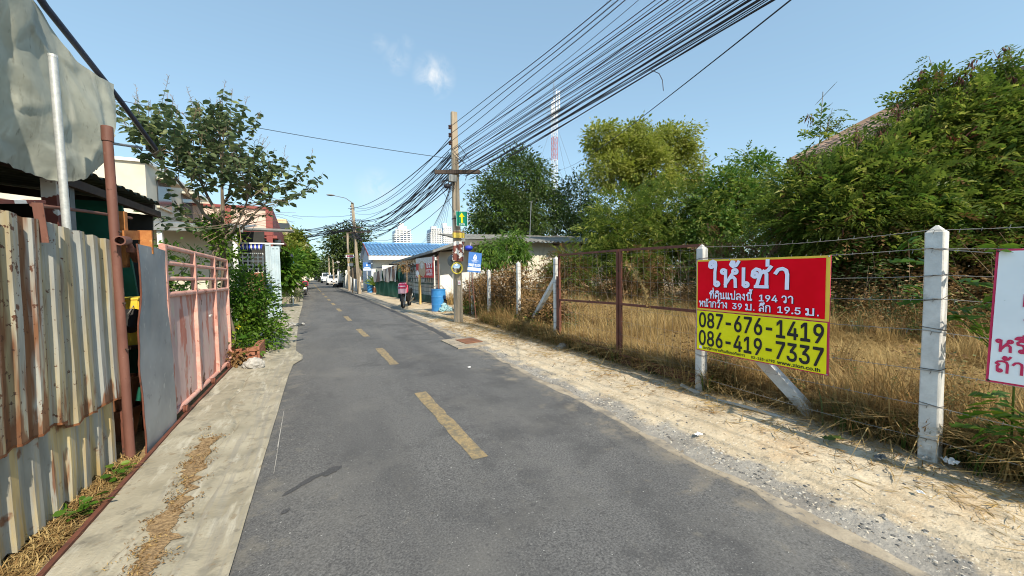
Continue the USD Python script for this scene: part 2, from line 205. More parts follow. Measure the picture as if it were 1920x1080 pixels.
mat('highrise', (0.62, 0.62, 0.61), (0.7, 0.7, 0.69), scale=0.02, rough=0.8, bump=0)
mat('highrise_glass', (0.14, 0.19, 0.27), (0.2, 0.26, 0.34), scale=0.05, rough=0.4, bump=0)
# plants
def leafmat(name, c1, c2, c3=None, tl=0.30, scale=1.3, island=0.35, rough=0.5, spec=0.35):
    ly = [] if c3 is None else [dict(color=c3, scale=2.3, lo=0.56, hi=0.68, amt=0.8, detail=3)]
    mat(name, c1, c2, scale=scale, rough=rough, bump=0, translucent=tl, island=island, layers=ly, spec=spec, detail=3)
leafmat('leaf_dark', (0.06, 0.11, 0.026), (0.125, 0.185, 0.045), (0.17, 0.21, 0.055), tl=0.38)
leafmat('leaf_deep', (0.028, 0.062, 0.016), (0.05, 0.095, 0.026))
leafmat('leaf_mid', (0.09, 0.215, 0.028), (0.19, 0.33, 0.045), (0.28, 0.36, 0.055), tl=0.42)
leafmat('leaf_yellowgreen', (0.28, 0.36, 0.04), (0.42, 0.47, 0.075), (0.42, 0.40, 0.11), tl=0.5, island=0.45)
leafmat('leaf_bright', (0.07, 0.19, 0.015), (0.16, 0.30, 0.025), (0.27, 0.35, 0.03), tl=0.38)
leafmat('leaf_leucaena', (0.17, 0.28, 0.036), (0.29, 0.40, 0.062), (0.42, 0.45, 0.09), tl=0.5, island=0.5)
leafmat('leaf_grey', (0.10, 0.155, 0.062), (0.20, 0.265, 0.115), (0.31, 0.34, 0.10), tl=0.4)
leafmat('leaf_gold', (0.40, 0.48, 0.06), (0.56, 0.60, 0.11), (0.56, 0.52, 0.17), tl=0.5, island=0.45)
leafmat('leaf_dry', (0.24, 0.13, 0.045), (0.40, 0.25, 0.10), (0.14, 0.07, 0.03), tl=0.2)
leafmat('pod_brown', (0.16, 0.05, 0.03), (0.26, 0.09, 0.05), tl=0.1)
leafmat('straw', (0.46, 0.31, 0.12), (0.68, 0.49, 0.21), (0.30, 0.17, 0.06), tl=0.25, scale=0.8, island=0.3, rough=0.7, spec=0.2)
leafmat('straw_brown', (0.26, 0.15, 0.055), (0.42, 0.26, 0.10), tl=0.2, scale=1.5, rough=0.8, spec=0.2)
leafmat('grass_green', (0.07, 0.13, 0.02), (0.13, 0.19, 0.035), (0.25, 0.22, 0.06), tl=0.25)
mat('bark', (0.13, 0.10, 0.07), (0.24, 0.19, 0.14), scale=9, stretch=(1, 1, 0.3), rough=0.95, bump=0.5, bscale=40)
mat('twig', (0.18, 0.12, 0.075), (0.28, 0.20, 0.13), scale=9, rough=0.95, bump=0)
mat('flower_yellow', (0.75, 0.55, 0.02), rough=0.6, bump=0, translucent=0.3)

# ------------------------------------------------------------------ prims
USED = {}
def free(parent, name):
    k = USED.get((parent, name), -1) + 1; USED[(parent, name)] = k
    return f'{parent}/{name}' + (f'_{k:03d}' if k else '')
def tag(prim, label=None, cat=None, group=None, kind=None):
    for k, v in (('label', label), ('category', cat), ('group', group), ('kind', kind)):
        if v: prim.SetCustomDataByKey(k, v)
    return prim
class Node:
    def __init__(s, path, prim, loc): s.path, s.prim, s.loc = path, prim, loc
def thing(name, label, cat, loc=(0, 0, 0), rz=0.0, group=None, kind=None):
    path = free('/World', name); x = UsdGeom.Xform.Define(stage, path)
    x.AddTranslateOp().Set(Gf.Vec3d(*map(float, loc))); x.AddRotateZOp().Set(float(math.degrees(rz)))
    tag(x.GetPrim(), label, cat, group, kind)
    return Node(path, x.GetPrim(), np.asarray(loc, float))
def dup(src, loc, rz=0.0, label=None, group=None):
    path = free('/World', src.path.split('/')[2]); x = UsdGeom.Xform.Define(stage, path)
    x.GetPrim().GetReferences().AddInternalReference(src.path)
    x.ClearXformOpOrder()
    x.AddTranslateOp().Set(Gf.Vec3d(*map(float, loc))); x.AddRotateZOp().Set(float(math.degrees(rz)))
    x.GetPrim().SetInstanceable(True); tag(x.GetPrim(), label, None, group)
    return Node(path, x.GetPrim(), np.asarray(loc, float))
class MB:
    """collects shapes in world coordinates (or a thing's own, when its loc is the origin); build() makes them one mesh"""
    def __init__(s): s.v, s.f, s.n = [], [], 0
    def add(s, v, f):
        v, f = np.asarray(v, float), np.asarray(f, int)
        if f.shape[1] == 4: f = np.vstack([f[:, [0, 1, 2]], f[:, [0, 2, 3]]])
        s.v.append(v); s.f.append(f + s.n); s.n += len(v); return s
    def mesh(s, m): return s.add(m.vertices, m.faces)
    def box(s, c, size, rz=0.0, R=None):
        h = np.asarray(size, float)/2
        v = np.array([[x, y, z] for x in (-1, 1) for y in (-1, 1) for z in (-1, 1)])*h
        f = [[0, 1, 3, 2], [4, 6, 7, 5], [0, 4, 5, 1], [2, 3, 7, 6], [0, 2, 6, 4], [1, 5, 7, 3]]
        if R is None: R = np.array([[math.cos(rz), -math.sin(rz), 0], [math.sin(rz), math.cos(rz), 0], [0, 0, 1]])
        return s.add(v @ np.asarray(R).T + np.asarray(c, float), f)
    def bar(s, p0, p1, w, h=None, upv=(0, 0, 1)):
        p0, p1 = np.asarray(p0, float), np.asarray(p1, float); d = p1-p0; L = np.linalg.norm(d); d = d/L
        u = np.asarray(upv, float)
        if abs(u @ d) > 0.95: u = V(1, 0, 0)
        a = np.cross(d, u); a /= np.linalg.norm(a); b = np.cross(a, d)
        return s.box((p0+p1)/2, (L, w, h if h else w), R=np.stack([d, a, b], 1))
    def tube(s, pts, r, sides=6, cap=True):
        p = np.asarray(pts, float); n = len(p); t = np.gradient(p, axis=0); t /= np.linalg.norm(t, axis=1, keepdims=True)+1e-12
        ref = V(0, 0, 1) if abs(t[:, 2]).mean() < 0.8 else V(1, 0, 0)
        a = np.cross(t, ref); a /= np.linalg.norm(a, axis=1, keepdims=True)+1e-12; b = np.cross(t, a)
        ang = np.arange(sides)*2*np.pi/sides; r = np.broadcast_to(np.asarray(r, float), (n,))
        v = (p[:, None] + r[:, None, None]*(np.cos(ang)[None, :, None]*a[:, None]+np.sin(ang)[None, :, None]*b[:, None])).reshape(-1, 3)
        i, j = np.meshgrid(np.arange(n-1), np.arange(sides), indexing='ij')
        q = np.stack([i*sides+j, i*sides+(j+1) % sides, (i+1)*sides+(j+1) % sides, (i+1)*sides+j], -1).reshape(-1, 4)[:, ::-1]
        f = np.vstack([q[:, [0, 1, 2]], q[:, [0, 2, 3]]])
        if cap:
            e = [[0, k+1, k] for k in range(1, sides-1)] + [[(n-1)*sides, (n-1)*sides+k, (n-1)*sides+k+1] for k in range(1, sides-1)]
            f = np.vstack([f, np.array(e)[:, ::-1]])
        return s.add(v, f)
    def prism(s, poly, d0, d1, axis='z', holes=False):
        """a 2-D outline (shapely or points) given thickness along an axis: z -> (x,y), x -> (y,z), y -> (x,z)"""
        g = poly if hasattr(poly, 'geom_type') else Polygon(poly)
        for q in getattr(g, 'geoms', [g]):
            if q.is_empty or q.area < 1e-9: continue
            m = trimesh.creation.extrude_polygon(q, abs(d1-d0), engine='earcut'); v = np.array(m.vertices); v[:, 2] += min(d0, d1)
            f = np.array(m.faces)
            if axis == 'x': v = v[:, [2, 0, 1]]
            if axis == 'y': v = np.stack([v[:, 0], v[:, 2], v[:, 1]], 1); f = f[:, ::-1]
            s.add(v, f)
        return s
    def ball(s, c, r, sub=1, jit=0.0, seed=0):
        m = trimesh.creation.icosphere(subdivisions=sub); v = np.array(m.vertices)
        if jit: v *= (1+jit*(np.random.default_rng(seed).random((len(v), 1))*2-1))
        return s.add(v*np.broadcast_to(r, (3,))+np.asarray(c), m.faces)
    def lathe(s, prof, c=(0, 0, 0), sides=16, axis='z'):
        p = np.asarray(prof, float); n = len(p); ang = np.arange(sides)*2*np.pi/sides
        v = np.stack([p[:, None, 0]*np.cos(ang), p[:, None, 0]*np.sin(ang), np.repeat(p[:, 1:2], sides, 1)], -1).reshape(-1, 3)
        i, j = np.meshgrid(np.arange(n-1), np.arange(sides), indexing='ij')
        q = np.stack([i*sides+j, i*sides+(j+1) % sides, (i+1)*sides+(j+1) % sides, (i+1)*sides+j], -1).reshape(-1, 4)
        if axis == 'x': v = v[:, [2, 0, 1]]
        if axis == 'y': v = v[:, [1, 2, 0]]
        return s.add(v+np.asarray(c), q)
    def grid(s, P):
        """P: (n, m, 3) array of points"""
        n, m = P.shape[:2]; i, j = np.meshgrid(np.arange(n-1), np.arange(m-1), indexing='ij')
        q = np.stack([i*m+j, (i+1)*m+j, (i+1)*m+j+1, i*m+j+1], -1).reshape(-1, 4)
        return s.add(P.reshape(-1, 3), q)
    def xform(s, M=None, R=None, t=(0, 0, 0)):
        s.v = [v @ np.asarray(R).T + np.asarray(t) for v in s.v]; return s
    def build(s, name, m, parent=None, smooth=False, label=None, cat=None, group=None, kind=None):
        base = parent.path if parent else '/World'; loc = parent.loc if parent else np.zeros(3)
        v, f = np.vstack(s.v) - loc, np.vstack(s.f)
        path = free(base, name)
        usdkit.mesh(stage, path, trimesh.Trimesh(v, f, process=False), MATS[m], smooth=smooth)
        prim = stage.GetPrimAtPath(path); tag(prim, label, cat, group, kind)
        return Node(path, prim, loc)
def rot(rz): return np.array([[math.cos(rz), -math.sin(rz), 0], [math.sin(rz), math.cos(rz), 0], [0, 0, 1]])
def sag(p0, p1, drop, n=14):
    t = np.linspace(0, 1, n)[:, None]; p = np.asarray(p0)*(1-t)+np.asarray(p1)*t; p[:, 2] -= (4*drop*t*(1-t))[:, 0]; return p

# ------------------------------------------------------------------ the ground
rng = np.random.default_rng(7)
def xL(y):
    y = np.asarray(y, float)
    return np.interp(y, [-6, 2.5, 7.0, 7.9, 8.3, 8.7, 9.3, 10.7, 15.7, 22, 30, 60, 100, 160], [-0.55, -0.53, -0.55, -0.53, -0.40, -0.41, -0.56, -0.62, -0.80, -0.92, -1.2, -2.4, -4.0, -6.4])
def xR(y):
    return np.interp(np.asarray(y, float), [-6, 0, 2.5, 6, 12, 18, 38, 100, 160], [2.78, 2.80, 2.83, 2.97, 3.0, 2.85, 2.08, -0.35, -2.7])
g = MB(); S = 4000.0
g.grid(np.array([[[x, y, -0.08] for y in np.linspace(-S, S, 9)] for x in np.linspace(-S, S, 9)]))
ground = g.build('ground', 'far_ground', kind='structure')
ys = np.concatenate([np.arange(-6, 14, 0.05), np.arange(14, 40, 0.25), np.arange(40, 165, 2.0)])
nl = meshkit.fbm(np.stack([ys*3.1, ys*0, ys*0], -1), 4, 3)-0.5
L_, R_ = xL(ys)+nl*0.07*np.where(ys < 40, 1, 0.2), xR(ys)+(meshkit.fbm(np.stack([ys*1.1, ys*0+5, ys*0], -1), 3, 8)-0.5)*0.06
t = np.linspace(0, 1, 26)
P = np.zeros((len(t), len(ys), 3)); P[..., 0] = L_[None]*(1-t[:, None])+R_[None]*t[:, None]; P[..., 1] = ys[None]
P[..., 2] = 0.02*np.sin(np.pi*t)[:, None] + (meshkit.fbm(np.stack([P[..., 0]*0.8, P[..., 1]*0.5, P[..., 0]*0], -1), 2, 5)-0.5)*0.016
def zroad(x, y):
    tt = np.clip((x-xL(y))/(xR(y)-xL(y)), 0, 1)
    return 0.02*np.sin(np.pi*tt)+(meshkit.fbm(np.stack([np.asarray(x)*0.8, np.asarray(y)*0.5, np.asarray(x)*0.0], -1), 2, 5)-0.5)*0.016
road = MB().grid(P).build('road', 'asphalt', smooth=True, kind='structure')
def flat(name, m, outline, dz, parent, label=None, step=0.12):
    """a thin sheet laid on the road"""
    pg = Polygon(outline)
    b = pg.bounds; xs = np.arange(b[0], b[2]+step, step); mb = MB()
    tri = trimesh.creation.triangulate_polygon(pg.segmentize(step), engine='earcut')
    v, f = tri; v = np.asarray(v); z = zroad(v[:, 0], v[:, 1])+dz
    return mb.add(np.column_stack([v, z]), np.asarray(f)).build(name, m, parent, label=label)
# worn centre dashes: near ones measured, further ones run on
dash = [(3.08, 5.17, 1.12, 1.275), (6.96, 8.66, 1.0, 1.16), (10.4, 12.0, 0.86, 1.01)] + [(14.2+3.75*k, 15.8+3.75*k, None, None) for k in range(6)]
for a, b, x0, x1 in dash:
    def cx(y): return np.interp(y, [0, 3, 8, 12, 20, 38, 100], [1.22, 1.20, 1.09, 0.93, 0.62, -0.05, -2.2])
    yy = np.linspace(a, b, 14); w = 0.075
    jl = (rng.random(14)-0.5)*0.02
    out = [(cx(y)-w+j, y) for y, j in zip(yy, jl)] + [(cx(y)+w+j, y) for y, j in zip(yy[::-1], jl)]
    flat('lane_dash', 'lane_paint', out, 0.003, road)
for yc, ln in [(40, 30), ]:
    flat('lane_line', 'lane_paint', [(cx(38)-.05, 38), (cx(38)+.05, 38), (cx(75)+.05, 75), (cx(75)-.05, 75)], 0.006, road)
def blob(cx_, cy_, rx, ry, a=0.0, n=26, j=0.25, seed=0):
    r = np.random.default_rng(seed); th = np.linspace(0, 2*np.pi, n, endpoint=False)
    k = 1+j*(np.convolve(r.random(n+4)*2-1, np.ones(5)/3, 'valid')[:n])
    x, y = rx*k*np.cos(th), ry*k*np.sin(th)
    return [(cx_+x_*math.cos(a)-y_*math.sin(a), cy_+x_*math.sin(a)+y_*math.cos(a)) for x_, y_ in zip(x, y)]
for i, (px, py, rx, ry) in enumerate([(622, 886, 0.085, 0.045), (575, 905, 0.10, 0.03), (548, 921, 0.075, 0.025), (600, 893, 0.05, 0.02), (536, 960, 0.03, 0.02)]):
    q = A(px, py, z=0); flat('oil_stain', 'asphalt_dark', blob(q[0], q[1], rx, ry, 0.75, seed=i), 0.0045, road, step=0.05)
for i, (p0, p1, w) in enumerate([((532, 772), (520, 840), 0.004), ((525, 815), (513, 890), 0.003)]):
    a, b = A(*p0, z=0), A(*p1, z=0)
    flat('chalk_scratch', 'rubble', [(a[0], a[1]), (a[0]+w, a[1]), ((a[0]+b[0])/2+w*1.6, (a[1]+b[1])/2), (b[0]+w, b[1]), (b[0], b[1]), ((a[0]+b[0])/2, (a[1]+b[1])/2)], 0.005, road, step=0.05)
# dark new asphalt strip along the far right edge, and the pale worn edge line
def strip(name, m, f0, f1, y0, y1, dz, jit=0.03, seed=1, parent=road):
    y = np.concatenate([np.arange(y0, min(y1, 15), 0.08), np.arange(max(y0, 15), y1, 0.4)]) if y0 < 15 else np.arange(y0, y1, 0.4)
    n0 = (meshkit.fbm(np.stack([y*2.3, y*0+seed, y*0], -1), 4, seed)-0.5)*jit*2; n1 = (meshkit.fbm(np.stack([y*2.3, y*0+seed, y*0+9], -1), 4, seed)-0.5)*jit*2
    P = np.zeros((6, len(y), 3)); ks = [-.0, 0.03, .33, .67, .97, 1.0]
    for k in range(6): P[k, :, 0] = (f0(y)+n0)*(1-ks[k])+(f1(y)+n1)*ks[k]; P[k, :, 1] = y; P[k, :, 2] = (-0.012 if k in (0, 5) else 0)+ np.where(P[k, :, 0] < xR(y), zroad(P[k, :, 0], y), zroad(xR(y), y))+dz
    return MB().grid(P).build(name, m, parent, smooth=True)
strip('edge_strip', 'dusty_concrete', lambda y: xR(y)-0.05, lambda y: xR(y)+0.045, -5, 26, 0.005, 0.085, 2)
strip('repair_strip', 'asphalt_dark', lambda y: xR(y)-0.28-0.0*y, lambda y: xR(y)-0.09, 9.0, 40, 0.005, 0.05, 3)

# right verge: sand and gravel between road and fence
def fill(name, m, x0, x1, y0, y1, nx, ysamp, zf, smooth=True):
    P = np.zeros((nx, len(ysamp), 3)); tt = np.linspace(0, 1, nx)[:, None]
    P[..., 0] = x0(ysamp)[None]*(1-tt)+x1(ysamp)[None]*tt; P[..., 1] = ysamp[None]; P[..., 2] = zf(P[..., 0], P[..., 1])
    return MB().grid(P).build(name, m, smooth=smooth, kind='structure')
ysv = np.concatenate([np.arange(-6, 12, 0.05), np.arange(12, 30, 0.2), np.arange(30, 165, 2)])
def zverge(x, y):
    p = np.stack([x*2.5, y*2.5, x*0], -1)
    d = np.clip((x-xR(y))/0.7, 0, 1)
    return -0.012+0.045*d+(meshkit.fbm(p, 4, 11)-0.5)*0.05*d+(meshkit.fbm(p*6, 2, 12)-0.5)*0.02*d
fill('verge', 'sand', lambda y: xR(y)-0.01, lambda y: np.where(y < 16, 4.75, 6.0)+y*0, -6, 165, 44, ysv, zverge)
def zfield(x, y):
    p = np.stack([x*0.7, y*0.7, x*0], -1)
    return 0.0+(meshkit.fbm(p, 3, 21)-0.5)*0.18*np.clip((x-4.7)/1.5, 0, 1)+(meshkit.fbm(p*6, 2, 22)-0.5)*0.05
fill('field', 'dry_soil', lambda y: y*0+4.55, lambda y: y*0+30, -10, 26, 90, np.arange(-10, 26.5, 0.3), zfield)

# left apron: a pale slab falling into a shallow gutter at the asphalt edge
ysa = np.concatenate([np.arange(-3, 13, 0.05), np.arange(13, 40, 0.25), np.arange(40, 165, 2)])
def zapron(x, y):
    s = np.clip((x-(-1.05))/(0.35), 0, 1); s = s*s*(3-2*s)
    p = np.stack([x*3, y*3, x*0], -1)
    crack = np.exp(-((x-(-1.0+0.10*np.sin(y*1.7)+0.05*np.sin(y*4.1)))/0.016)**2)*0.022*np.clip((9-y)/2, 0, 1)+np.exp(-((x-(-0.80+0.03*np.sin(y*2.3)+0.02*np.sin(y*7.1)))/0.014)**2)*0.012*np.clip(meshkit.noise(np.stack([y*1.1, y*0, y*0], -1), 4)*2-.6, 0, 1)+np.exp(-((y-6.1+0.25*x+.05*np.sin(x*9))/0.02)**2)*0.014+np.exp(-((y-3.3+.1*np.sin(x*7))/0.02)**2)*0.010
    return 0.055*(1-s)+0.022*s-0.010*np.exp(-((x+0.66)/0.05)**2)+(meshkit.fbm(p, 4, 31)-0.5)*0.02-crack
fill('concrete_apron', 'apron_concrete', lambda y: np.where(y < 9, -1.42, -1.9)+y*0, lambda y: xL(y)+0.03, -3, 165, 100, ysa, zapron)
fill('left_soil', 'dry_soil', lambda y: y*0-9.0, lambda y: np.where(y < 9, -1.40, -1.85)+y*0, -3, 60, 30, np.arange(-3, 60, 0.3), lambda x, y: 0.01+(meshkit.fbm(np.stack([x*3, y*3, x*0], -1), 3, 33)-0.5)*0.05)
# brown leaf litter lying in the broken joint of the slab
cr = [(A(*p, z=0.055)[0], A(*p, z=0.055)[1]) for p in [(412, 818), (385, 822), (352, 850), (350, 880), (346, 920), (318, 950), (290, 975), (262, 1030), (240, 1085), (278, 1085), (312, 1020), (335, 985), (350, 940), (368, 900), (385, 862), (400, 840)]]
pg = Polygon(cr).buffer(0.004).segmentize(0.012); c_ = np.array(pg.exterior.coords)[:-1]; c_ = c_+np.column_stack([(meshkit.fbm(np.column_stack([c_*13, c_[:, 0]*0]), 4, 5)-0.5)*0.17, (meshkit.fbm(np.column_stack([c_*13, c_[:, 0]*0+7]), 4, 6)-0.5)*0.10])
pg = Polygon(c_).buffer(0)
LIT = pg if pg.geom_type == 'Polygon' else max(pg.geoms, key=lambda q: q.area)
tv, tf = trimesh.creation.triangulate_polygon(LIT, engine='earcut')
tv = np.asarray(tv)
MB().add(np.column_stack([tv, zapron(tv[:, 0], tv[:, 1])+0.008]), tf).build('leaf_litter', 'dead_leaf_litter', kind='stuff')
# rusty steel track of the sliding gate, let into the slab
tk = thing('gate_track', 'dark rusty steel track on the slab below the pink sliding gate', 'track', (-1.42, 5.5, 0))
MB().bar((-1.36, 1.5, 0.06), (-1.44, 5.5, 0.06), 0.03, 0.03).bar((-1.44, 5.5, 0.06), (-1.44, 8.6, 0.06), 0.03, 0.03).build('rail', 'rust_frame', tk)
# iron drain cover in the right road edge
dc = thing('drain_cover', 'brown drain cover let into the right road edge ahead of the gate', 'drain cover', (2.9, 8.4, 0))
MB().prism([(2.55, 7.75), (3.35, 7.85), (3.3, 9.0), (2.5, 8.9)], 0.0, 0.03).build('frame', 'dusty_concrete', dc)
MB().prism([(2.85, 8.1), (3.28, 8.15), (3.24, 8.75), (2.8, 8.7)], 0.02, 0.042).build('lid', 'pot_brown', dc)

# ------------------------------------------------------------------ left: rusty sheet fence, shed, tarp, gate
cf = thing('sheet_fence', 'fence of rusty corrugated iron sheets in two tiers beside the pale slab', 'fence', (-1.6, 3.3, 0))
def corr(y0, y1, z0, z1, x, period, dep, lean=0.0, ragged=0.0, seed=0, zt=None):
    """a trapezoid-ribbed sheet standing in the plane x, ribs upright"""
    prof = [(0, 0), (0.40, 0), (0.53, 1), (0.87, 1)]
    ys_, ds = [], []
    k0 = 0
    yy = y0
    while yy < y1-1e-6:
        for a, d in prof:
            q = yy+a*period
            if q <= y1: ys_.append(q); ds.append(d*dep)
        yy += period
    ys_.append(y1); ds.append(0 if len(ds) == 0 else ds[-1])
    ys_, ds = np.array(ys_), np.array(ds); r = np.random.default_rng(seed); nz = 14
    P = np.zeros((nz, len(ys_), 3)); tz = np.linspace(0, 1, nz)
    zb = z0+ragged*(r.random(len(ys_))-0.5); zc = z1+(0 if zt is None else np.interp(ys_, zt[0], zt[1])-z1)+0.01*(r.random(len(ys_))-0.5)
    for i in range(nz):
        z = zb*(1-tz[i])+zc*tz[i]
        P[i, :, 0] = x+ds+lean*tz[i]+0.02*(meshkit.fbm(np.stack([ys_*1.5, z*1.5, ys_*0+seed], -1), 3, seed)-0.5)
        P[i, :, 1] = ys_; P[i, :, 2] = z
    return P
edges = [1.40, 2.18, 2.95, 3.70, 4.46]
for k in range(4):
    a, b = edges[k], edges[k+1]+(0.02 if k < 3 else 0)
    P = corr(a, b, 0.66-0.07*(a-3), 2.02, -1.62, 0.19, 0.026, 0.012*(-1)**k, 0.03, 40+k, zt=([1, 3, 3.8, 4.5], [2.05, 2.04, 2.0, 1.96]))
    P[..., 0] += 0.004*k
    sh = MB().grid(P).build('sheet', 'corrugated', cf)
    q = P[0].copy(); q2 = q+V(0.003, 0, 0.012); q1 = q+V(0.003, 0, -0.004)
    MB().grid(np.stack([q1, q2])).build('rusty_edge', 'corrugated_edge', sh)
for k in range(4):
    a, b = edges[k]-0.05, edges[k+1]-0.03
    P = corr(a, b, 0.07, 0.72-0.05*(a-3), -1.652, 0.19, 0.026, 0.0, 0.05, 60+k)
    P[..., 0] += 0.004*k
    MB().grid(P).build('lower_sheet', 'corrugated_low', cf)
for y in (2.3, 3.25, 4.1): MB().box((-1.70, y, 0.9), (0.05, 0.05, 1.8)).build('batten', 'dark_iron', cf)
for z in (0.35, 1.3, 1.85): MB().bar((-1.70, 1.3, z), (-1.70, 4.45, z), 0.03, 0.04).build('rail', 'dark_iron', cf)
rnd = random.Random(4)
# upright pipes and bits of frame
pp = thing('pipe_post', 'tall rust-brown pipe post between the sheet fence and the grey panel', 'pipe post', (-1.56, 4.47, 0))
MB().tube([(-1.555, 4.48, -0.02), (-1.565, 4.47, 1.5), (-1.575, 4.46, 2.83)], 0.033, 20).build('pipe', 'rust_pipe', pp, smooth=40)
MB().lathe([(0.0, 2.79), (0.039, 2.79), (0.039, 2.91), (0.034, 2.915), (0.0, 2.90)], (-1.575, 4.46, 0), 20).build('collar', 'rust_pipe', pp, smooth=40)
for i, z in enumerate((2.03, 1.42, 1.02)): MB().tube([(-1.53, 4.44, z), (-1.51, 4.41, z)], 0.008, 8).build('bolt', 'dark_iron', pp)
MB().box((-1.60, 4.53, 0.95), (0.035, 0.05, 1.85)).build('side_angle', 'rust_frame', pp)
gp = thing('steel_pole', 'pale galvanised steel pole rising from the sheet fence in front of the tarp', 'pole', (-1.66, 3.85, 0))
a, b = A(125, 425, x=-1.66), A(99, 108, x=-1.66)
MB().tube([a*1.0+(a-b)*1.2, a, (a+b)/2, b], 0.0235, 16).build('tube', 'galvanised', gp, smooth=40)
MB().lathe([(0, 0), (0.025, 0), (0.025, 0.02), (0, 0.022)], b, 14).build('cap', 'galvanised', gp)
fr = thing('rusty_rail', 'rusty rail and flat upright strip fixed over the top of the sheet fence', 'rail', (-1.72, 3.6, 2.1))
a, b = A(-60, 378, x=-1.69), A(76, 378, x=-1.69)
MB().bar(a, b, 0.05, 0.022).build('top_flat', 'plate_rust', fr)
a, b = A(70, 380, x=-1.575), A(82, 455, x=-1.575)
MB().bar(a, b, 0.005, 0.05, (1, 0, 0)).build('upright_strip', 'rust_pipe', fr)
MB().tube([A(60, 384, x=-1.72), A(160, 396, x=-1.72), A(246, 409, x=-1.72)], 0.013, 10).build('thin_pipe', 'rust_pipe', fr, smooth=40)
bk = thing('gate_bracket', 'orange rusty gate bracket with open pipe end above the grey panel', 'bracket', (-1.55, 4.8, 1.9))
MB().bar(A(226, 441, x=-1.56), A(268, 441, x=-1.56), 0.05, 0.085).build('arm', 'rust_orange', bk)
MB().bar(A(272, 432, x=-1.50), A(275, 476, x=-1.50), 0.03, 0.10, (1, 0, 0)).build('hanging_flat', 'rust_orange', bk)
p0, p1 = A(224, 451, x=-1.50), A(250, 452, x=-1.56); dd = (p1-p0)/np.linalg.norm(p1-p0)
m = MB(); Rz = np.stack([np.cross(dd, V(0, 0, 1)), np.cross(np.cross(dd, V(0, 0, 1)), dd), dd], 1)
m.lathe([(0.030, 0.10), (0.030, 0.0), (0.040, 0.0), (0.040, 0.22), (0.0, 0.22), (0.0, 0.10), (0.03, 0.10)], (0, 0, 0), 18); m.xform(R=Rz, t=p0); m.build('pipe_end', 'rust_pipe', bk, smooth=40)
MB().tube([A(238, 455, x=-1.56), A(246, 470, x=-1.56), A(256, 488, x=-1.56)], 0.03, 14).build('elbow', 'rust_pipe', bk, smooth=40)
MB().box((-1.58, 4.66, 1.98), (0.05, 0.06, 0.5)).build('upright', 'rust_orange', bk)

# grey sheet leaf and the pink sliding gate
gs = thing('grey_panel', 'dented grey sheet metal panel hung before the pink gate', 'panel', (-1.47, 5.0, 0))
n = 22; P = np.zeros((n, n, 3)); yy = np.linspace(0, 1, n)
for i in range(n):
    for j in range(n):
        u, w = j/(n-1), i/(n-1)
        y = (4.50*(1-w)+4.58*w)*(1-u)+(5.32*(1-w)+5.28*w)*u; z = (0.05*(1-u)+0.05*u)*(1-w)+(1.94*(1-u)+1.915*u)*w
        e = 0.010*math.sin(i*1.3)*(u < 0.08)
        P[i, j] = (-1.465+0.05*(meshkit.fbm(V(y*1.6, z*1.3, 2.0), 3, 9)-0.5)+0.008*math.sin(w*9)*(1-u)+0.0, y+e, z)
m = MB().grid(P); Q = P.copy(); Q[..., 0] -= 0.004; m.grid(Q[:, ::-1]); m.build('sheet', 'grey_sheet', gs, smooth=60)
MB().tube(P[:, 0]-V(0.004, 0, 0), 0.007, 6).build('left_edge', 'rust_frame', gs)
MB().box((-1.50, 4.9, 1.88), (0.03, 0.8, 0.04)).build('hanger', 'rust_frame', gs)
pk = thing('sliding_gate', 'faded pink sliding gate with open rails over peeling sheet panels', 'gate', (-1.5, 6.9, 0))
ga, gb = 5.30, 8.36; X = -1.5
def zt(y): return 1.965+(1.90-1.965)*(y-5.4)/3.0
MB().tube([(X, ga, zt(ga)), (X, gb, zt(gb))], 0.028, 14).build('top_rail', 'pink_frame', pk, smooth=40)
for z in (1.79, 1.62, 1.445): MB().tube([(X, ga, z), (X, gb, z-0.045)], 0.024 if z > 1.5 else 0.03, 12).build('rail', 'pink_frame', pk, smooth=40)
MB().tube([(X, ga, 0.13), (X, gb, 0.125)], 0.028, 12).build('bottom_rail', 'pink_frame', pk, smooth=40)
st = (5.32, 6.38, 7.42, 8.32)
for y in st: MB().box((X+0.004, y, (0.12+zt(y))/2), (0.055, 0.05, zt(y)-0.12)).build('stile', 'pink_frame', pk)
for k in range(3):
    a, b = st[k]+0.02, st[k+1]-0.02; nn = 16; P = np.zeros((nn, nn, 3))
    for i in range(nn):
        for j in range(nn):
            y = a+(b-a)*j/(nn-1); z = 0.14+(1.41-0.14)*i/(nn-1)
            P[i, j] = (X-0.012+0.025*(meshkit.fbm(V(y*2, z*2, k), 3, 12)-0.5), y, z)
    m = MB().grid(P); Q = P.copy(); Q[..., 0] -= 0.004; m.grid(Q[:, ::-1]); m.build('panel', 'pink_panel', pk, smooth=60)
for y in (5.62, 6.9, 7.95):
    w = MB().lathe([(0.0, -0.02), (0.045, -0.02), (0.045, -0.006), (0.037, 0), (0.045, 0.006), (0.045, 0.02), (0, 0.02)], (X+0.05, y, 0.105), 16, 'x').build('wheel', 'rust_frame', pk)
    MB().box((X+0.01, y, 0.12), (0.03, 0.10, 0.05)).build('wheel_bracket', 'rust_frame', pk)
MB().box((X+0.03, 7.0, 1.06), (0.02, 0.10, 0.02)).build('handle', 'cloth_white', pk)

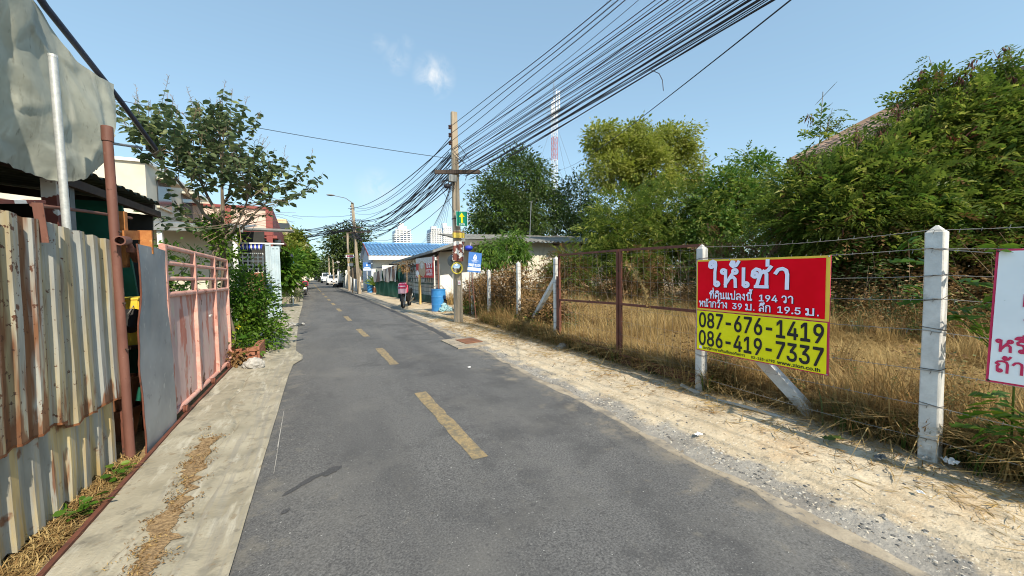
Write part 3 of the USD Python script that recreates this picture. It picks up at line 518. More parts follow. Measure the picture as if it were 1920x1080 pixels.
# open shed behind the fence: ribbed roof, back and side walls, green tarp end
sh = thing('open_shed', 'dark open shed with ribbed sheet roof behind the corrugated fence', 'shed', (-4, 3.5, 0))
def ribbed(x0, x1, y0, y1, z00, z10, period=0.2, dep=0.025, along='y'):
    """roof sheet between x0..x1 (height z00 -> z10), ribs running along x"""
    yy = np.arange(y0, y1, period/4); d = np.array([0, 0, dep, dep])[np.arange(len(yy)) % 4]
    P = np.zeros((2, len(yy), 3)); P[0, :, 0], P[1, :, 0] = x0, x1; P[:, :, 1] = yy; P[0, :, 2], P[1, :, 2] = z00+d, z10+d
    return P
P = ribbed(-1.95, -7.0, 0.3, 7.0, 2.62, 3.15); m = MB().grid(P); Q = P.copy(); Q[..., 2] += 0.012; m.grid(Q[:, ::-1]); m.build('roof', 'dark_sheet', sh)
for y in (0.5, 2.4, 4.4, 6.8): MB().bar((-1.98, y, 2.56), (-7, y, 3.09), 0.06, 0.09).build('rafter', 'dark_iron', sh)
for x, z in ((-2.0, 2.50), (-4.2, 2.72), (-6.8, 3.0)): MB().bar((x, 0.3, z), (x, 7.0, z), 0.06, 0.08).build('purlin', 'dark_iron', sh)
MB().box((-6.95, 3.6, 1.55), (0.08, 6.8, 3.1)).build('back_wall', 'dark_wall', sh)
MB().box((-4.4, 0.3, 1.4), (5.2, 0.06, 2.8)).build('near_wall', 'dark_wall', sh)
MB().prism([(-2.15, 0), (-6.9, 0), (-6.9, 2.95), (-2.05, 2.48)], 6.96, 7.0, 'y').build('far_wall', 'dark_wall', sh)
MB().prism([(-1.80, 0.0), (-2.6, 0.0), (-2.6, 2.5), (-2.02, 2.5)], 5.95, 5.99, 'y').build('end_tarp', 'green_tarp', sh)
for x, y in ((-2.05, 4.95), (-2.05, 1.0), (-2.3, 6.6)): MB().box((x, y, 1.3), (0.08, 0.08, 2.6)).build('post', 'grey_metal', sh)
q = A(100, 400, x=-1.98); MB().box((q[0], q[1], 1.3), (0.09, 0.09, 2.55)).build('post', 'plate_rust', sh)
# slanted canopy edge behind, with its dark pipes
cp = thing('canopy_frame', 'dark slanted pipe frame that carries the tarp above the fence', 'canopy frame', (-1.85, 5, 3.3))
MB().tube([A(60, -25, x=-1.86), A(85, 12, x=-1.86), A(228, 192, x=-1.86), A(292, 279, x=-1.86)], 0.026, 10).build('slanted_pipe', 'dark_pipe', cp, smooth=40)
MB().tube([A(205, 268, x=-1.9), A(266, 277, x=-1.9)], 0.014, 8).build('tie', 'grey_metal', cp, smooth=40)
MB().bar((-1.9, 1.2, 3.5), (-1.9, 4.4, 3.55), 0.05, 0.05).build('beam', 'dark_pipe', cp)
for y in (1.5, 3.0): MB().bar((-1.9, y, 2.5), (-1.9, y, 3.52), 0.05, 0.05).build('upright', 'dark_pipe', cp)
# the tarp: hung over the frame, creased, its far corner folded out into the sun
tp = thing('tarp', 'creased greyish translucent tarp draped over the shed above the rusty fence', 'tarp', (-1.8, 3.8, 3.0))
top = [(1.2, 3.72), (2.4, 3.86), (3.55, 3.92), (3.95, 3.88), (4.36, 3.72), (4.67, 3.50), (4.90, 3.48), (5.14, 3.52)]
bot = [(1.2, 2.50), (2.4, 2.56), (3.40, 2.53), (3.62, 2.50), (3.80, 2.47), (4.05, 2.44), (4.30, 2.40), (4.55, 2.47), (4.78, 2.62)]
def along(poly, k):
    poly = np.array(poly); d = np.concatenate([[0], np.cumsum(np.linalg.norm(np.diff(poly, axis=0), axis=1))]); d /= d[-1]
    return np.stack([np.interp(k, d, poly[:, 0]), np.interp(k, d, poly[:, 1])], -1)
nu, nv = 150, 70; ku = np.linspace(0, 1, nu)
T0, B0 = along(top, ku), along(bot, ku)
P = np.zeros((nv, nu, 3)); r_ = np.random.default_rng(5)
for i in range(nv):
    w = i/(nv-1); yz = T0*(1-w)+B0*w
    P[i, :, 1], P[i, :, 2] = yz[:, 0], yz[:, 1]
y, z = P[..., 1], P[..., 2]; wv = np.linspace(0, 1, nv)[:, None]
rid = lambda a, s: 1-np.abs(2*meshkit.noise(a, s)-1)
fold = (0.35+0.65*wv)
x = -1.86+0.05*np.sin(y*5.2+z*1.1+0.6)*(0.25+wv)+fold*(0.05*(rid(np.stack([y*1.9+z*0.5, z*0.7-y*0.3, y*0], -1), 3)-0.5)+0.04*rid(np.stack([y*2.6-z*1.9, z*1.9+y*.6, y*0], -1), 8)**5+0.04*rid(np.stack([y*1.4+z*2.2, z*1.3-y*1.5, y*0], -1), 15)**5+0.012*(meshkit.fbm(np.stack([y*5, z*5, y*0], -1), 2, 4)-0.5))
x = x+0.16*np.clip((y-4.45)/0.5, 0, 1)**1.2+0.05*np.sin(wv*3.1)+0.04*np.abs(np.sin(y*5.1+z*0.8))*(0.3+wv)+0.025*rid(np.stack([y*4+z*3.1, z*3.3-y*2, y*0], -1), 21)**4
from scipy.interpolate import LinearNDInterpolator
def facets(n, amp, seed, sy=1.0):
    q = np.random.default_rng(seed); pt = np.column_stack([0.8+4.8*q.random(n), (2.0+2.0*q.random(n))*sy]); pt = np.vstack([pt, [[-3, -9], [9, -9], [-3, 19], [9, 19]]])
    return LinearNDInterpolator(pt, np.concatenate([q.random(n)-.5, np.zeros(4)])*amp)(np.column_stack([y.ravel(), z.ravel()*sy])).reshape(y.shape)
x = -1.87+0.05*np.sin(y*4.2+z*0.6+0.6)*(0.25+wv)+(0.35+0.65*wv)*(facets(110, .25, 2, .5)+facets(420, .055, 3, .8))+0.13*np.clip((y-4.45)/0.5, 0, 1)**1.2+0.05*np.sin(wv*3.1)
P[..., 0] = x
P[-1, :, 2] += 0.02*(r_.random(nu)-0.5)
MB().grid(P).build('sheet', 'tarp', tp, smooth=True)
P2 = np.zeros((10, nu, 3)); k = np.linspace(0, 1, 10)[:, None]
P2[..., 0] = P[0, :, 0]-k*1.6; P2[..., 1] = P[0, :, 1][None]; P2[..., 2] = P[0, :, 2][None]+0.10*np.sin(k*1.5)-0.25*k+0.05*(rid(np.stack([P2[..., 0]*3, P2[..., 1]*2, P2[..., 0]*0], -1), 6)-0.5)*k
MB().grid(P2).build('top_fold', 'tarp', tp, smooth=True)

# things seen in the gap beside the grey panel
for i in range(3):
    c = thing('crate', ['lowest yellow crate in the gap beside the grey panel', 'middle yellow crate in the gap beside the grey panel', 'topmost yellow crate in the gap beside the grey panel'][i], 'crate', (-2.02, 5.62+0.02*i, 0.92+0.17*i))
    q = c.loc; m = MB()
    for s in (-1, 1): m.box(q+V(0, s*0.19, 0.07), (0.5, 0.012, 0.14)); m.box(q+V(s*0.25, 0, 0.07), (0.012, 0.37, 0.14))
    m.build('wall', 'crate_yellow', c); MB().box(q+V(0, 0, 0.006), (0.5, 0.38, 0.012)).build('bottom', 'crate_yellow', c); MB().box(q+V(0, 0, 0.15), (0.52, 0.41, 0.02)).build('rim', 'crate_yellow', c)
tb = thing('work_table', 'dark wooden table under the yellow crates behind the gap', 'table', (-2.05, 5.62, 0)); q = tb.loc
MB().box(q+V(0, 0, 0.90), (0.7, 0.5, 0.04)).build('tabletop', 'dark_iron', tb)
for s in (-1, 1):
    for s2 in (-1, 1): MB().box(q+V(s*0.31, s2*0.2, 0.44), (0.05, 0.05, 0.88)).build('leg', 'dark_iron', tb)
q = A(247, 603, y=5.15); bu = thing('bucket', 'black plastic bucket tilted in the gap by the pipe post', 'bucket', q)
m = MB().lathe([(0.0, -0.1), (0.055, -0.1), (0.085, 0.1), (0.08, 0.1), (0.052, -0.09), (0.0, -0.09)], (0, 0, 0), 18); m.xform(R=trimesh.transformations.rotation_matrix(-0.7, [1, 0, 0])[:3, :3], t=q); m.build('shell', 'black_rubber', bu, smooth=40)
MB().tube([q+V(0, -0.08, 0.08), q+V(0.02, 0, 0.16), q+V(0, 0.1, 0.06)], 0.004, 6).build('handle', 'wire_steel', bu)
for i in range(2):
    q = V(-1.88, 5.2, 0.02+0.30*i); c = thing('clay_pot', ['brown clay pot on the ground behind the gap', 'brown clay pot stacked on another behind the gap'][i], 'pot', q)
    MB().lathe([(0, 0), (0.12, 0), (0.17, 0.26), (0.15, 0.28), (0.0, 0.26)], q, 20).build('body', 'pot_brown', c, smooth=40); MB().lathe([(0.165, 0.25), (0.19, 0.25), (0.19, 0.31), (0.165, 0.31)], q, 20).build('rim', 'pot_brown', c, smooth=40)

# ------------------------------------------------------------------ plants
def frames(d, r, droop=0.0):
    """a frame (length, width, normal) for each direction in d"""
    d = d/(np.linalg.norm(d, axis=1, keepdims=True)+1e-9)
    ref = np.where(np.abs(d[:, 2:]) > 0.95, V(1, 0, 0), V(0, 0, 1)); w = np.cross(ref, d); w /= np.linalg.norm(w, axis=1, keepdims=True)
    nrm = np.cross(d, w); a = (r.random(len(d))*2-1)*0.9
    c, s = np.cos(a)[:, None], np.sin(a)[:, None]
    return np.stack([d, c*w+s*nrm, c*nrm-s*w], 2)
LEAF = (np.array([[0, 0, 0], [.45, -.27, .07], [1, 0, -.06], [.45, .27, .07]]), np.array([[0, 1, 2], [0, 2, 3]]))
NARROW = (np.array([[0, 0, 0], [.4, -.13, .05], [1, 0, -.14], [.4, .13, .05]]), np.array([[0, 1, 2], [0, 2, 3]]))
ROUND = (np.array([[0, 0, 0], [.25, -.28, .05], [.7, -.30, .05], [1, 0, -.08], [.7, .30, .05], [.25, .28, .05]]), np.array([[0, 1, 2], [0, 2, 3], [0, 3, 4], [0, 4, 5]]))
def frond(pairs=6, ang=1.0, plen=0.36, w=0.085, droop=0.28, tipleaf=True):
    """a feathered leaf: thin leaflets in pairs along a drooping rib"""
    v, f = [], []
    for k in range(pairs):
        x = 0.12+0.82*k/(pairs-1); z = -droop*x*x; L = plen*(1-0.45*abs(2*k/(pairs-1)-0.9))
        for s in (-1, 1):
            n = len(v); dx, dy = math.cos(ang)*L, s*math.sin(ang)*L
            v += [[x, 0, z], [x+dx*.5-w*.5*s*0.5, dy*.5, z+0.02], [x+dx, dy, z-0.10*L-0.03], [x+dx*.5+w, dy*.5, z+0.005]]
            f += [[n, n+1, n+2], [n, n+2, n+3]]
    n = len(v); v += [[0, -.006, 0], [0, .006, 0], [1, 0, -droop]]; f += [[n, n+1, n+2]]
    return np.array(v), np.array(f)
FROND = frond(5, 1.0, 0.36, 0.15, 0.28); FROND2 = frond(4, 0.9, 0.42, 0.18, 0.35)
COMPOUND = frond(4, 0.95, 0.55, 0.24, 0.30)
def scatter(tmpl, pos, d, size, r):
    """template copies at pos, pointing along d"""
    tv, tf = tmpl; R = frames(d, r); s = np.asarray(size)[:, None, None]
    v = np.einsum('nij,kj->nki', R, tv)*s+pos[:, None]
    f = tf[None]+(np.arange(len(pos))*len(tv))[:, None, None]
    return v.reshape(-1, 3), f.reshape(-1, 3)
def clump_points(ells, n, r, shell=0.5):
    """points through ellipsoids [(centre, radii)], more of them towards the outside"""
    vol = np.array([np.prod(e[1])**(2/3) for e in ells]); pick = r.choice(len(ells), n, p=vol/vol.sum())
    d = r.normal(size=(n, 3)); d /= np.linalg.norm(d, axis=1, keepdims=True)
    rad = shell+(1.0-shell)*r.random(n)**0.7
    C, Rr = np.array([e[0] for e in ells]), np.array([e[1] for e in ells])
    wob = 0.78+0.5*meshkit.noise(d*2.2+pick[:, None]*7.3, 5)
    return C[pick]+d*Rr[pick]*(rad*wob)[:, None], d
def foliage(ells, nclump, per, crad, tmpl, size, r, shell=0.5, droop=0.35, flat=0.8, up_=0.15, jitter=0.9):
    c, d = clump_points(ells, nclump, r, shell)
    o = r.normal(size=(nclump, per, 3))*np.array([1, 1, flat])*crad
    pos = (c[:, None]+o).reshape(-1, 3)
    dirs = (d[:, None]*0.7+o/crad*0.5+r.normal(size=o.shape)*jitter*0.5).reshape(-1, 3); dirs[:, 2] += up_-droop
    sz = size*(0.6+0.8*r.random(len(pos)))
    return scatter(tmpl, pos, dirs, sz, r), c, d
def limb(m, p0, p1, r0_, r1_, r, bend=0.15, n=7, sides=6):
    t = np.linspace(0, 1, n)[:, None]; p0, p1 = np.asarray(p0, float), np.asarray(p1, float)
    L = np.linalg.norm(p1-p0); off = r.normal(size=3)*bend*L
    p = p0*(1-t)+p1*t+off*(np.sin(np.pi*t)*0.5)+V(0, 0, 1)*L*0.12*(np.sin(np.pi*t))
    m.tube(p, r0_*(1-t[:, 0])+r1_*t[:, 0], sides)
def tree(name, label, cat, base, ells, nclump, per, crad, tmpl, size, leaf, seed, trunk_r=0.12, limbs=14, fork=0.45, group=None, shell=0.5, droop=0.35, flat=0.8, extra=(), bark='bark', trunks=None, lim_r=0.3, limb_mat=None):
    r = np.random.default_rng(seed); t = thing(name, label, cat, base, 0, group)
    (v, f), c, d = foliage(ells, nclump, per, crad, tmpl, size, r, shell, droop, flat)
    MB().add(v, f).build('crown', leaf, t)
    for (nm, lf, n2, p2, cr2, tm2, s2, ells2) in extra:
        (v, f), _, _ = foliage(ells2 or ells, n2, p2, cr2, tm2, s2, r, 0.75, droop+0.2, flat); MB().add(v, f).build(nm, lf, t, kind='stuff')
    b = np.asarray(base, float)
    cen = np.mean([e[0] for e in ells], 0)
    for k, bb in enumerate(trunks or [b]):
        bb = np.asarray(bb, float); top_ = bb+(cen-bb)*V(0.6, 0.6, fork)+V(*(r.random(2)-0.5)*0.3, 0)
        m = MB(); tt = np.linspace(0, 1, 8)[:, None]; off = r.normal(size=3)*0.12; off[2] = 0
        pts = bb*(1-tt)+top_*tt+off*np.sin(np.pi*tt); pts[0, 2] -= 0.1
        m.tube(pts, trunk_r*(1.15-0.5*tt[:, 0]), 9); m.build('trunk', bark, t, smooth=50)
    m = MB(); sel = r.choice(len(c), min(limbs, len(c)), replace=False)
    fpt = [top_, pts[-3], pts[-2]]
    for i, s in enumerate(sel): limb(m, fpt[i % 3], c[s], trunk_r*lim_r*(0.8+0.6*r.random()), 0.008, r)
    if limbs: m.build('limbs', limb_mat or bark, t, smooth=50)
    return t
def ell(px, py, rx, ry, dist=None, rd=None, x=None, y=None):
    """an ellipsoid that fills a pixel ellipse of the photograph at a distance"""
    p = A(px, py, x=x, y=y); s = depth(p)/FPX
    return (p, V(rx*s, rx*s if rd is None else rd, ry*s))

# left garden tree behind the gate
ELs = [ell(430, 265, 95, 55, x=-1.9+0.0), ]
Y0 = 8.7
EL = [ell(420, 270, 70, 48, y=8.6), ell(300, 262, 62, 45, y=8.0), ell(375, 330, 62, 42, y=8.4), ell(465, 320, 62, 45, y=8.8), ell(545, 352, 42, 20, y=9.2), ell(500, 372, 45, 20, y=9.0), ell(340, 245, 50, 38, y=8.2), ell(455, 245, 42, 35, y=8.7), ell(315, 375, 45, 35, y=8.2), ell(300, 400, 30, 25, y=8.2)]
gt = thing('garden_tree', 'garden tree with sprays of dark oval leaves rising behind the pink gate', 'tree', (-1.80, 8.55, 0))
r = np.random.default_rng(77); fk = A(408, 432, y=8.5)
m = MB(); m.tube([V(-1.86, 8.55, -.1), V(-1.84, 8.55, .6), A(404, 480, y=8.52), fk], [0.085, .07, .062, .055], 10); m.tube([V(-1.70, 8.5, 0), A(420, 520, y=8.5), A(418, 470, y=8.5), fk+V(.12, 0, .1)], [.05, .045, .04, .03], 8); m.build('trunk', 'bark', gt, smooth=50)
OUT = [(232, 215), (262, 232), (300, 225), (335, 240), (300, 290), (345, 300), (375, 230), (400, 212), (425, 210), (452, 222), (470, 240), (440, 280), (400, 290), (480, 300), (500, 330), (520, 315), (548, 345), (572, 362), (592, 350), (540, 380), (470, 350), (360, 345), (320, 340), (420, 330), (455, 315), (255, 275), (280, 255), (385, 260), (350, 265), (490, 365), (510, 395), (330, 392), (292, 405), (262, 395), (345, 400), (455, 395), (470, 412), (380, 385), (435, 385), (360, 425), (310, 425), (440, 360), (395, 350), (500, 402)]
tw, lp, ld, stalk = MB(), [], [], MB()
mains = []
for k, (px, py, dy, th) in enumerate([(285, 275, -.5, .034), (345, 265, .3, .036), (405, 262, -.2, .04), (455, 285, .4, .034), (520, 352, .1, .03), (475, 345, -.5, .026), (320, 375, .2, .022)]):
    q = A(px, py, y=8.5+dy); s0 = [fk, fk+V(.05, 0, -.12), fk+V(0, 0, -.25)][k % 3]; tt = np.linspace(0, 1, 9)[:, None]; mid = s0*.5+q*.5+V(r.normal()*.1, r.normal()*.1, -.22)
    pts = s0*(1-tt)**2+2*mid*tt*(1-tt)+q*tt**2+np.cumsum(r.normal(size=(9, 3))*.018, 0); pts[0] = s0; tw.tube(pts, np.linspace(th, .011, 9), 7, cap=False); mains.append(pts)
MP = np.vstack([p[3:] for p in mains])
for k in range(150):
    if k < len(OUT): px, py = OUT[k]
    else:
        (a_, b_), (c2, d2) = OUT[r.integers(0, 31)], OUT[r.integers(0, 31)]; f = r.random()*.5; px, py = a_*(1-f)+c2*f+r.normal()*9, b_*(1-f)+d2*f+r.normal()*9
    yy = 8.5+r.normal()*0.5-0.5*(px < 330); q = A(px, py, y=yy); dist = np.linalg.norm(MP-q, axis=1)+.6*np.maximum(0, MP[:, 2]-q[2]); s0 = MP[np.argsort(dist)[r.integers(0, 3)]]
    mid = s0*.5+q*.5+V(0, 0, -.10*np.linalg.norm(q-s0))+r.normal(size=3)*.05; tt = np.linspace(0, 1, 8)[:, None]; pts = s0*(1-tt)**2+2*mid*tt*(1-tt)+q*tt**2
    tw.tube(pts, np.linspace(.010, .0035, 8), 5, cap=False)
    d = pts[-1]-pts[-3]; d = d/np.linalg.norm(d)*.6+V(0, 0, .75); d /= np.linalg.norm(d); L = .22+.2*r.random(); e = q+d*L; tw.tube([q, e], [.0035, .002], 4, cap=False)
    n_ = int(14+12*r.random()) if py < 380 else int(9+8*r.random())
    for j in range(n_):
        f = j/n_; p = (pts[4]*(1-f*2)+pts[7]*f*2) if f < .5 else q+(e-q)*(f-.5)*1.9; a = j*2.4+r.random(); lp.append(p+r.normal(size=3)*.015); ld.append(V(math.cos(a), math.sin(a), .35-1.3*r.random()))
    if py < 330 and r.random() < .5:
        w = e+d*(.10+.12*r.random()); stalk.tube([e, w], [.003, .0015], 4)
        for j in range(6): s = e+(w-e)*j/6; stalk.tube([s, s+V(*(r.random(2)-.5)*.07, .03)], [.002, .003], 3)
tw.build('limbs', 'bark', gt, smooth=50); stalk.build('seed_stalks', 'twig', gt, kind='stuff')
MB().add(*scatter(ROUND, np.array(lp), np.array(ld), .085+.06*r.random(len(lp)), r)).build('crown', 'leaf_grey', gt)
m = MB()
for k in range(30):
    p = fk+r.normal(size=3)*.2; q = A(300+280*r.random(), 370+60*r.random(), y=8.5+r.normal()*.4); limb(m, p, q, .007, .002, r, .12, 6, 4)
m.build('twigs', 'twig', gt, kind='stuff')
cr_ = thing('yellow_creeper', 'yellow-green leafy creeper growing round the garden tree trunk', 'creeper', (-1.75, 8.5, 2.0))
(v, f), c, d = foliage([ell(400, 415, 26, 20, y=8.5), ell(425, 465, 20, 24, y=8.5), ell(395, 430, 16, 30, y=8.5), ell(432, 440, 14, 14, y=8.5)], 46, 22, 0.06, LEAF, 0.075, r, 0.2); MB().add(v, f).build('leaves', 'leaf_bright', cr_)
m = MB(); m.tube([V(-1.7, 8.5, 0.5), V(-1.68, 8.45, 1.5), A(400, 415, y=8.5)], 0.012, 6); m.build('stem', 'bark', cr_)
yb = [(V(-3.2, 9.6, 1.3), V(.7, .9, .8)), (V(-3.0, 8.2, 1.0), V(.5, .6, .7)), (V(-2.5, 10.6, 1.6), V(.5, .6, .6)), (V(-3.6, 10.4, 2.2), V(.6, .7, .5))]
tree('yard_bush', 'dark green bush in the yard seen through the rails of the pink gate', 'bush', (-3.1, 9.6, 0), yb, 90, 18, .16, LEAF, .13, 'leaf_mid', 105, trunk_r=.04, limbs=16, droop=.4)
# leafy shrub with its planter and the thin slanting stem beside it
EL = [ell(470, 545, 38, 40, y=9.6), ell(490, 590, 36, 45, y=10.2), ell(452, 590, 30, 42, y=9.4), ell(480, 625, 42, 28, y=9.6), ell(455, 560, 30, 45, y=10.0), ell(448, 632, 25, 18, y=9.2)]
sb = tree('shrub', 'dense bright green shrub between the pink gate and the blue-grey gate post', 'shrub', (-1.55, 9.7, 0), EL, 190, 26, 0.11, LEAF, 0.085, 'leaf_bright', 111, trunk_r=0.03, limbs=26, fork=0.5, shell=0.45, droop=0.2, trunks=[(-1.5, 9.6, 0), (-1.7, 9.9, 0), (-1.35, 10.1, 0)])
(v, f), c, d = foliage(EL, 120, 14, 0.12, LEAF, 0.085, r, 0.3); MB().add(v, f).build('inner_leaves', 'leaf_mid', sb)
p = A(447, 613, y=9.1); m = MB(); a5 = np.arange(5)*6.283/5
for a in a5: m.add(*scatter(ROUND, np.array([p]), np.array([[math.cos(a), -0.5, math.sin(a)]]), np.array([0.06]), r))
m.build('flower', 'flower_yellow', sb)
sl = thing('slanting_stem', 'thin bare slanting stem standing beside the pink gate end', 'sapling', (-1.5, 8.6, 0))
m = MB(); m.tube([A(440, 668, y=8.55), A(438, 620, y=8.55), A(425, 575, y=8.5), A(428, 520, y=8.5), A(418, 470, y=8.5)], [0.03, 0.028, 0.026, 0.022, 0.018], 8); m.build('stem', 'bark', sl, smooth=50)
(v, f), c, d = foliage([ell(445, 640, 22, 14, y=8.5), ell(470, 655, 22, 10, y=8.5)], 14, 12, 0.07, LEAF, 0.10, r, 0.2); MB().add(v, f).build('leaves', 'leaf_bright', sl)
def brick_course(t, x0, x1, y, z, n, mname, hb=0.07, db=0.11):
    w = (x1-x0)/n
    for k in range(n):
        j = rnd.random()*0.008; MB().box((x0+w*(k+.5), y+j, z+hb/2), (w-0.012, db, hb-0.01), rz=(rnd.random()-.5)*0.05).build('brick', mname, t)
pl = thing('planter', 'low brick planter with dead leaves under the green shrub', 'planter', (-1.35, 8.4, 0))
for k in range(4): brick_course(pl, -1.62+0.03*(k % 2), -1.12+0.03*(k % 2), 8.35, 0.03+0.075*k, 3, 'brick_red')
for k in range(4):
    for j in range(4): MB().box((-1.12, 8.5+0.21*j, 0.065+0.075*k), (0.11, 0.2, 0.065)).build('brick', 'brick_red', pl)
(v, f), c, d = foliage([(V(-1.38, 8.3, 0.2), V(0.3, 0.15, 0.14))], 14, 16, 0.07, LEAF, 0.10, r, 0.1, droop=0.6); MB().add(v, f).build('dead_leaves', 'leaf_dry', pl, kind='stuff')
for i, (px, py, s, lb) in enumerate([(478, 672, (0.13, 0.10, 0.12), 'broken grey-white concrete lump before the brick planter'), (464, 682, (0.08, 0.09, 0.08), 'pale painted stone lying left of the broken concrete lump'), (487, 664, (0.07, 0.07, 0.10), 'small pale stone at the right of the broken concrete lump')]):
    q = A(px, 690, z=0.05); q = V(q[0], q[1]+0.02*i, 0.03+s[2]*0.7); m = MB().ball(q, s, 2, 0.16, seed=i+3)
    tag(m.build('rubble_block', 'rubble').prim, lb, 'rubble')
# weeds under the sheet fence, each leaf its own piece
for i, (px, py, n, sz, lb) in enumerate([(217, 893, 16, 0.075, 'small green weed under the fence by the pipe post'), (152, 962, 18, 0.07, 'small green weed at the fence foot nearest the viewer')]):
    q = A(px, py+8, z=0.02); w = thing('weed', lb, 'weed', q); m = MB(); rr = np.random.default_rng(20+i)
    for k in range(n):
        a = rr.random()*6.28; h = 0.03+0.09*rr.random(); e = q+V(math.cos(a)*0.07*rr.random()*1.6, math.sin(a)*0.14*rr.random(), h); m.tube([q, (q+e)/2+V(0, 0, 0.02), e], 0.0025, 4)
        MB().add(*scatter(ROUND, np.array([e]), np.array([[math.cos(a)+0.4, math.sin(a), 0.2*rr.random()]]), np.array([sz*(0.6+0.6*rr.random())]), rr)).build('leaf', 'leaf_bright', w)
    m.build('stems', 'leaf_mid', w)

# ---- right side trees
T1 = [ell(970, 350, 62, 52, y=31), ell(930, 390, 48, 48, y=30), ell(1010, 395, 55, 48, y=31), ell(960, 420, 70, 35, y=30), ell(905, 430, 26, 28, y=30), ell(985, 315, 35, 26, y=31)]
tree('dark_tree', 'large round dark green tree behind the cream shed beyond the pole', 'tree', (17, 31, 0), T1, 620, 36, 0.42, LEAF, 0.26, 'leaf_dark', 201, trunk_r=0.3, limbs=30, shell=0.55, droop=0.5,
     extra=[('droopers', 'leaf_mid', 160, 26, 0.4, NARROW, 0.34, None)])
T2 = [ell(1078, 385, 40, 52, y=29), ell(1100, 420, 40, 45, y=28), ell(1060, 430, 28, 36, y=28)]
tree('dark_tree', 'smaller dark tree between the round dark tree and the tall yellow-green one', 'tree', (22, 28.5, 0), T2, 260, 34, 0.4, LEAF, 0.24, 'leaf_deep', 202, trunk_r=0.2, limbs=14, shell=0.5)
T3 = [ell(1130, 262, 34, 30, y=18.5), ell(1250, 270, 58, 30, y=18.5), ell(1190, 285, 45, 36, y=18), ell(1140, 320, 42, 45, y=18), ell(1215, 325, 60, 45, y=17.6), ell(1290, 320, 36, 38, y=17.6), ell(1190, 250, 26, 18, y=18.5)]
tree('tall_tree', 'tall yellow-green tree with feathery drooping leaves above the mesh gate', 'tree', (18.5, 18.0, 0), T3, 480, 46, 0.23, LEAF, 0.185, 'leaf_gold', 203, trunk_r=0.2, limbs=30, shell=0.45, droop=0.5, fork=0.6,
     extra=[('inner_leaves', 'leaf_yellowgreen', 200, 34, 0.32, LEAF, 0.22, [(e[0], e[1]*0.7) for e in T3])])
T3b = [ell(1165, 405, 62, 48, y=15.5), ell(1250, 395, 70, 50, y=15), ell(1130, 440, 42, 35, y=15), ell(1200, 445, 80, 34, y=14.8), ell(1290, 430, 52, 45, y=14.2), ell(1150, 488, 45, 26, y=14.6), ell(1240, 490, 60, 30, y=14), ell(1310, 480, 40, 34, y=13.4)]
tree('thicket_bush', 'big feathery light green bush below the tall yellow-green tree', 'bush', (15.5, 15, 0), T3b, 440, 12, 0.30, FROND2, 0.46, 'leaf_leucaena', 204, trunk_r=0.07, limbs=30, shell=0.4, droop=0.4, trunks=[(15, 15, 0), (16, 14.4, 0), (14.4, 15.6, 0)],
     extra=[('yellow_leaves', 'leaf_gold', 170, 12, 0.25, NARROW, 0.28, None)])
T4 = [ell(1375, 385, 55, 50, y=11.8), ell(1415, 335, 38, 42, y=12.3), ell(1475, 385, 48, 40, y=11.6), ell(1440, 420, 70, 45, y=11), ell(1345, 430, 45, 40, y=11.5), ell(1365, 350, 42, 30, y=12.3), ell(1330, 395, 35, 45, y=12.5)]
tree('creeper_mound', 'mound of trees smothered in dark green creeper behind the red sign', 'tree', (16, 12, 0), T4, 420, 26, 0.24, ROUND, 0.15, 'leaf_mid', 205, trunk_r=0.12, limbs=20, shell=0.6, droop=0.5, trunks=[(16, 12, 0), (16.8, 11.2, 0), (15, 12.5, 0)],
     extra=[('feathery_leaves', 'leaf_leucaena', 200, 10, 0.3, FROND2, 0.42, None), ('hanging_pods', 'leaf_gold', 150, 9, 0.2, NARROW, 0.24, None)])
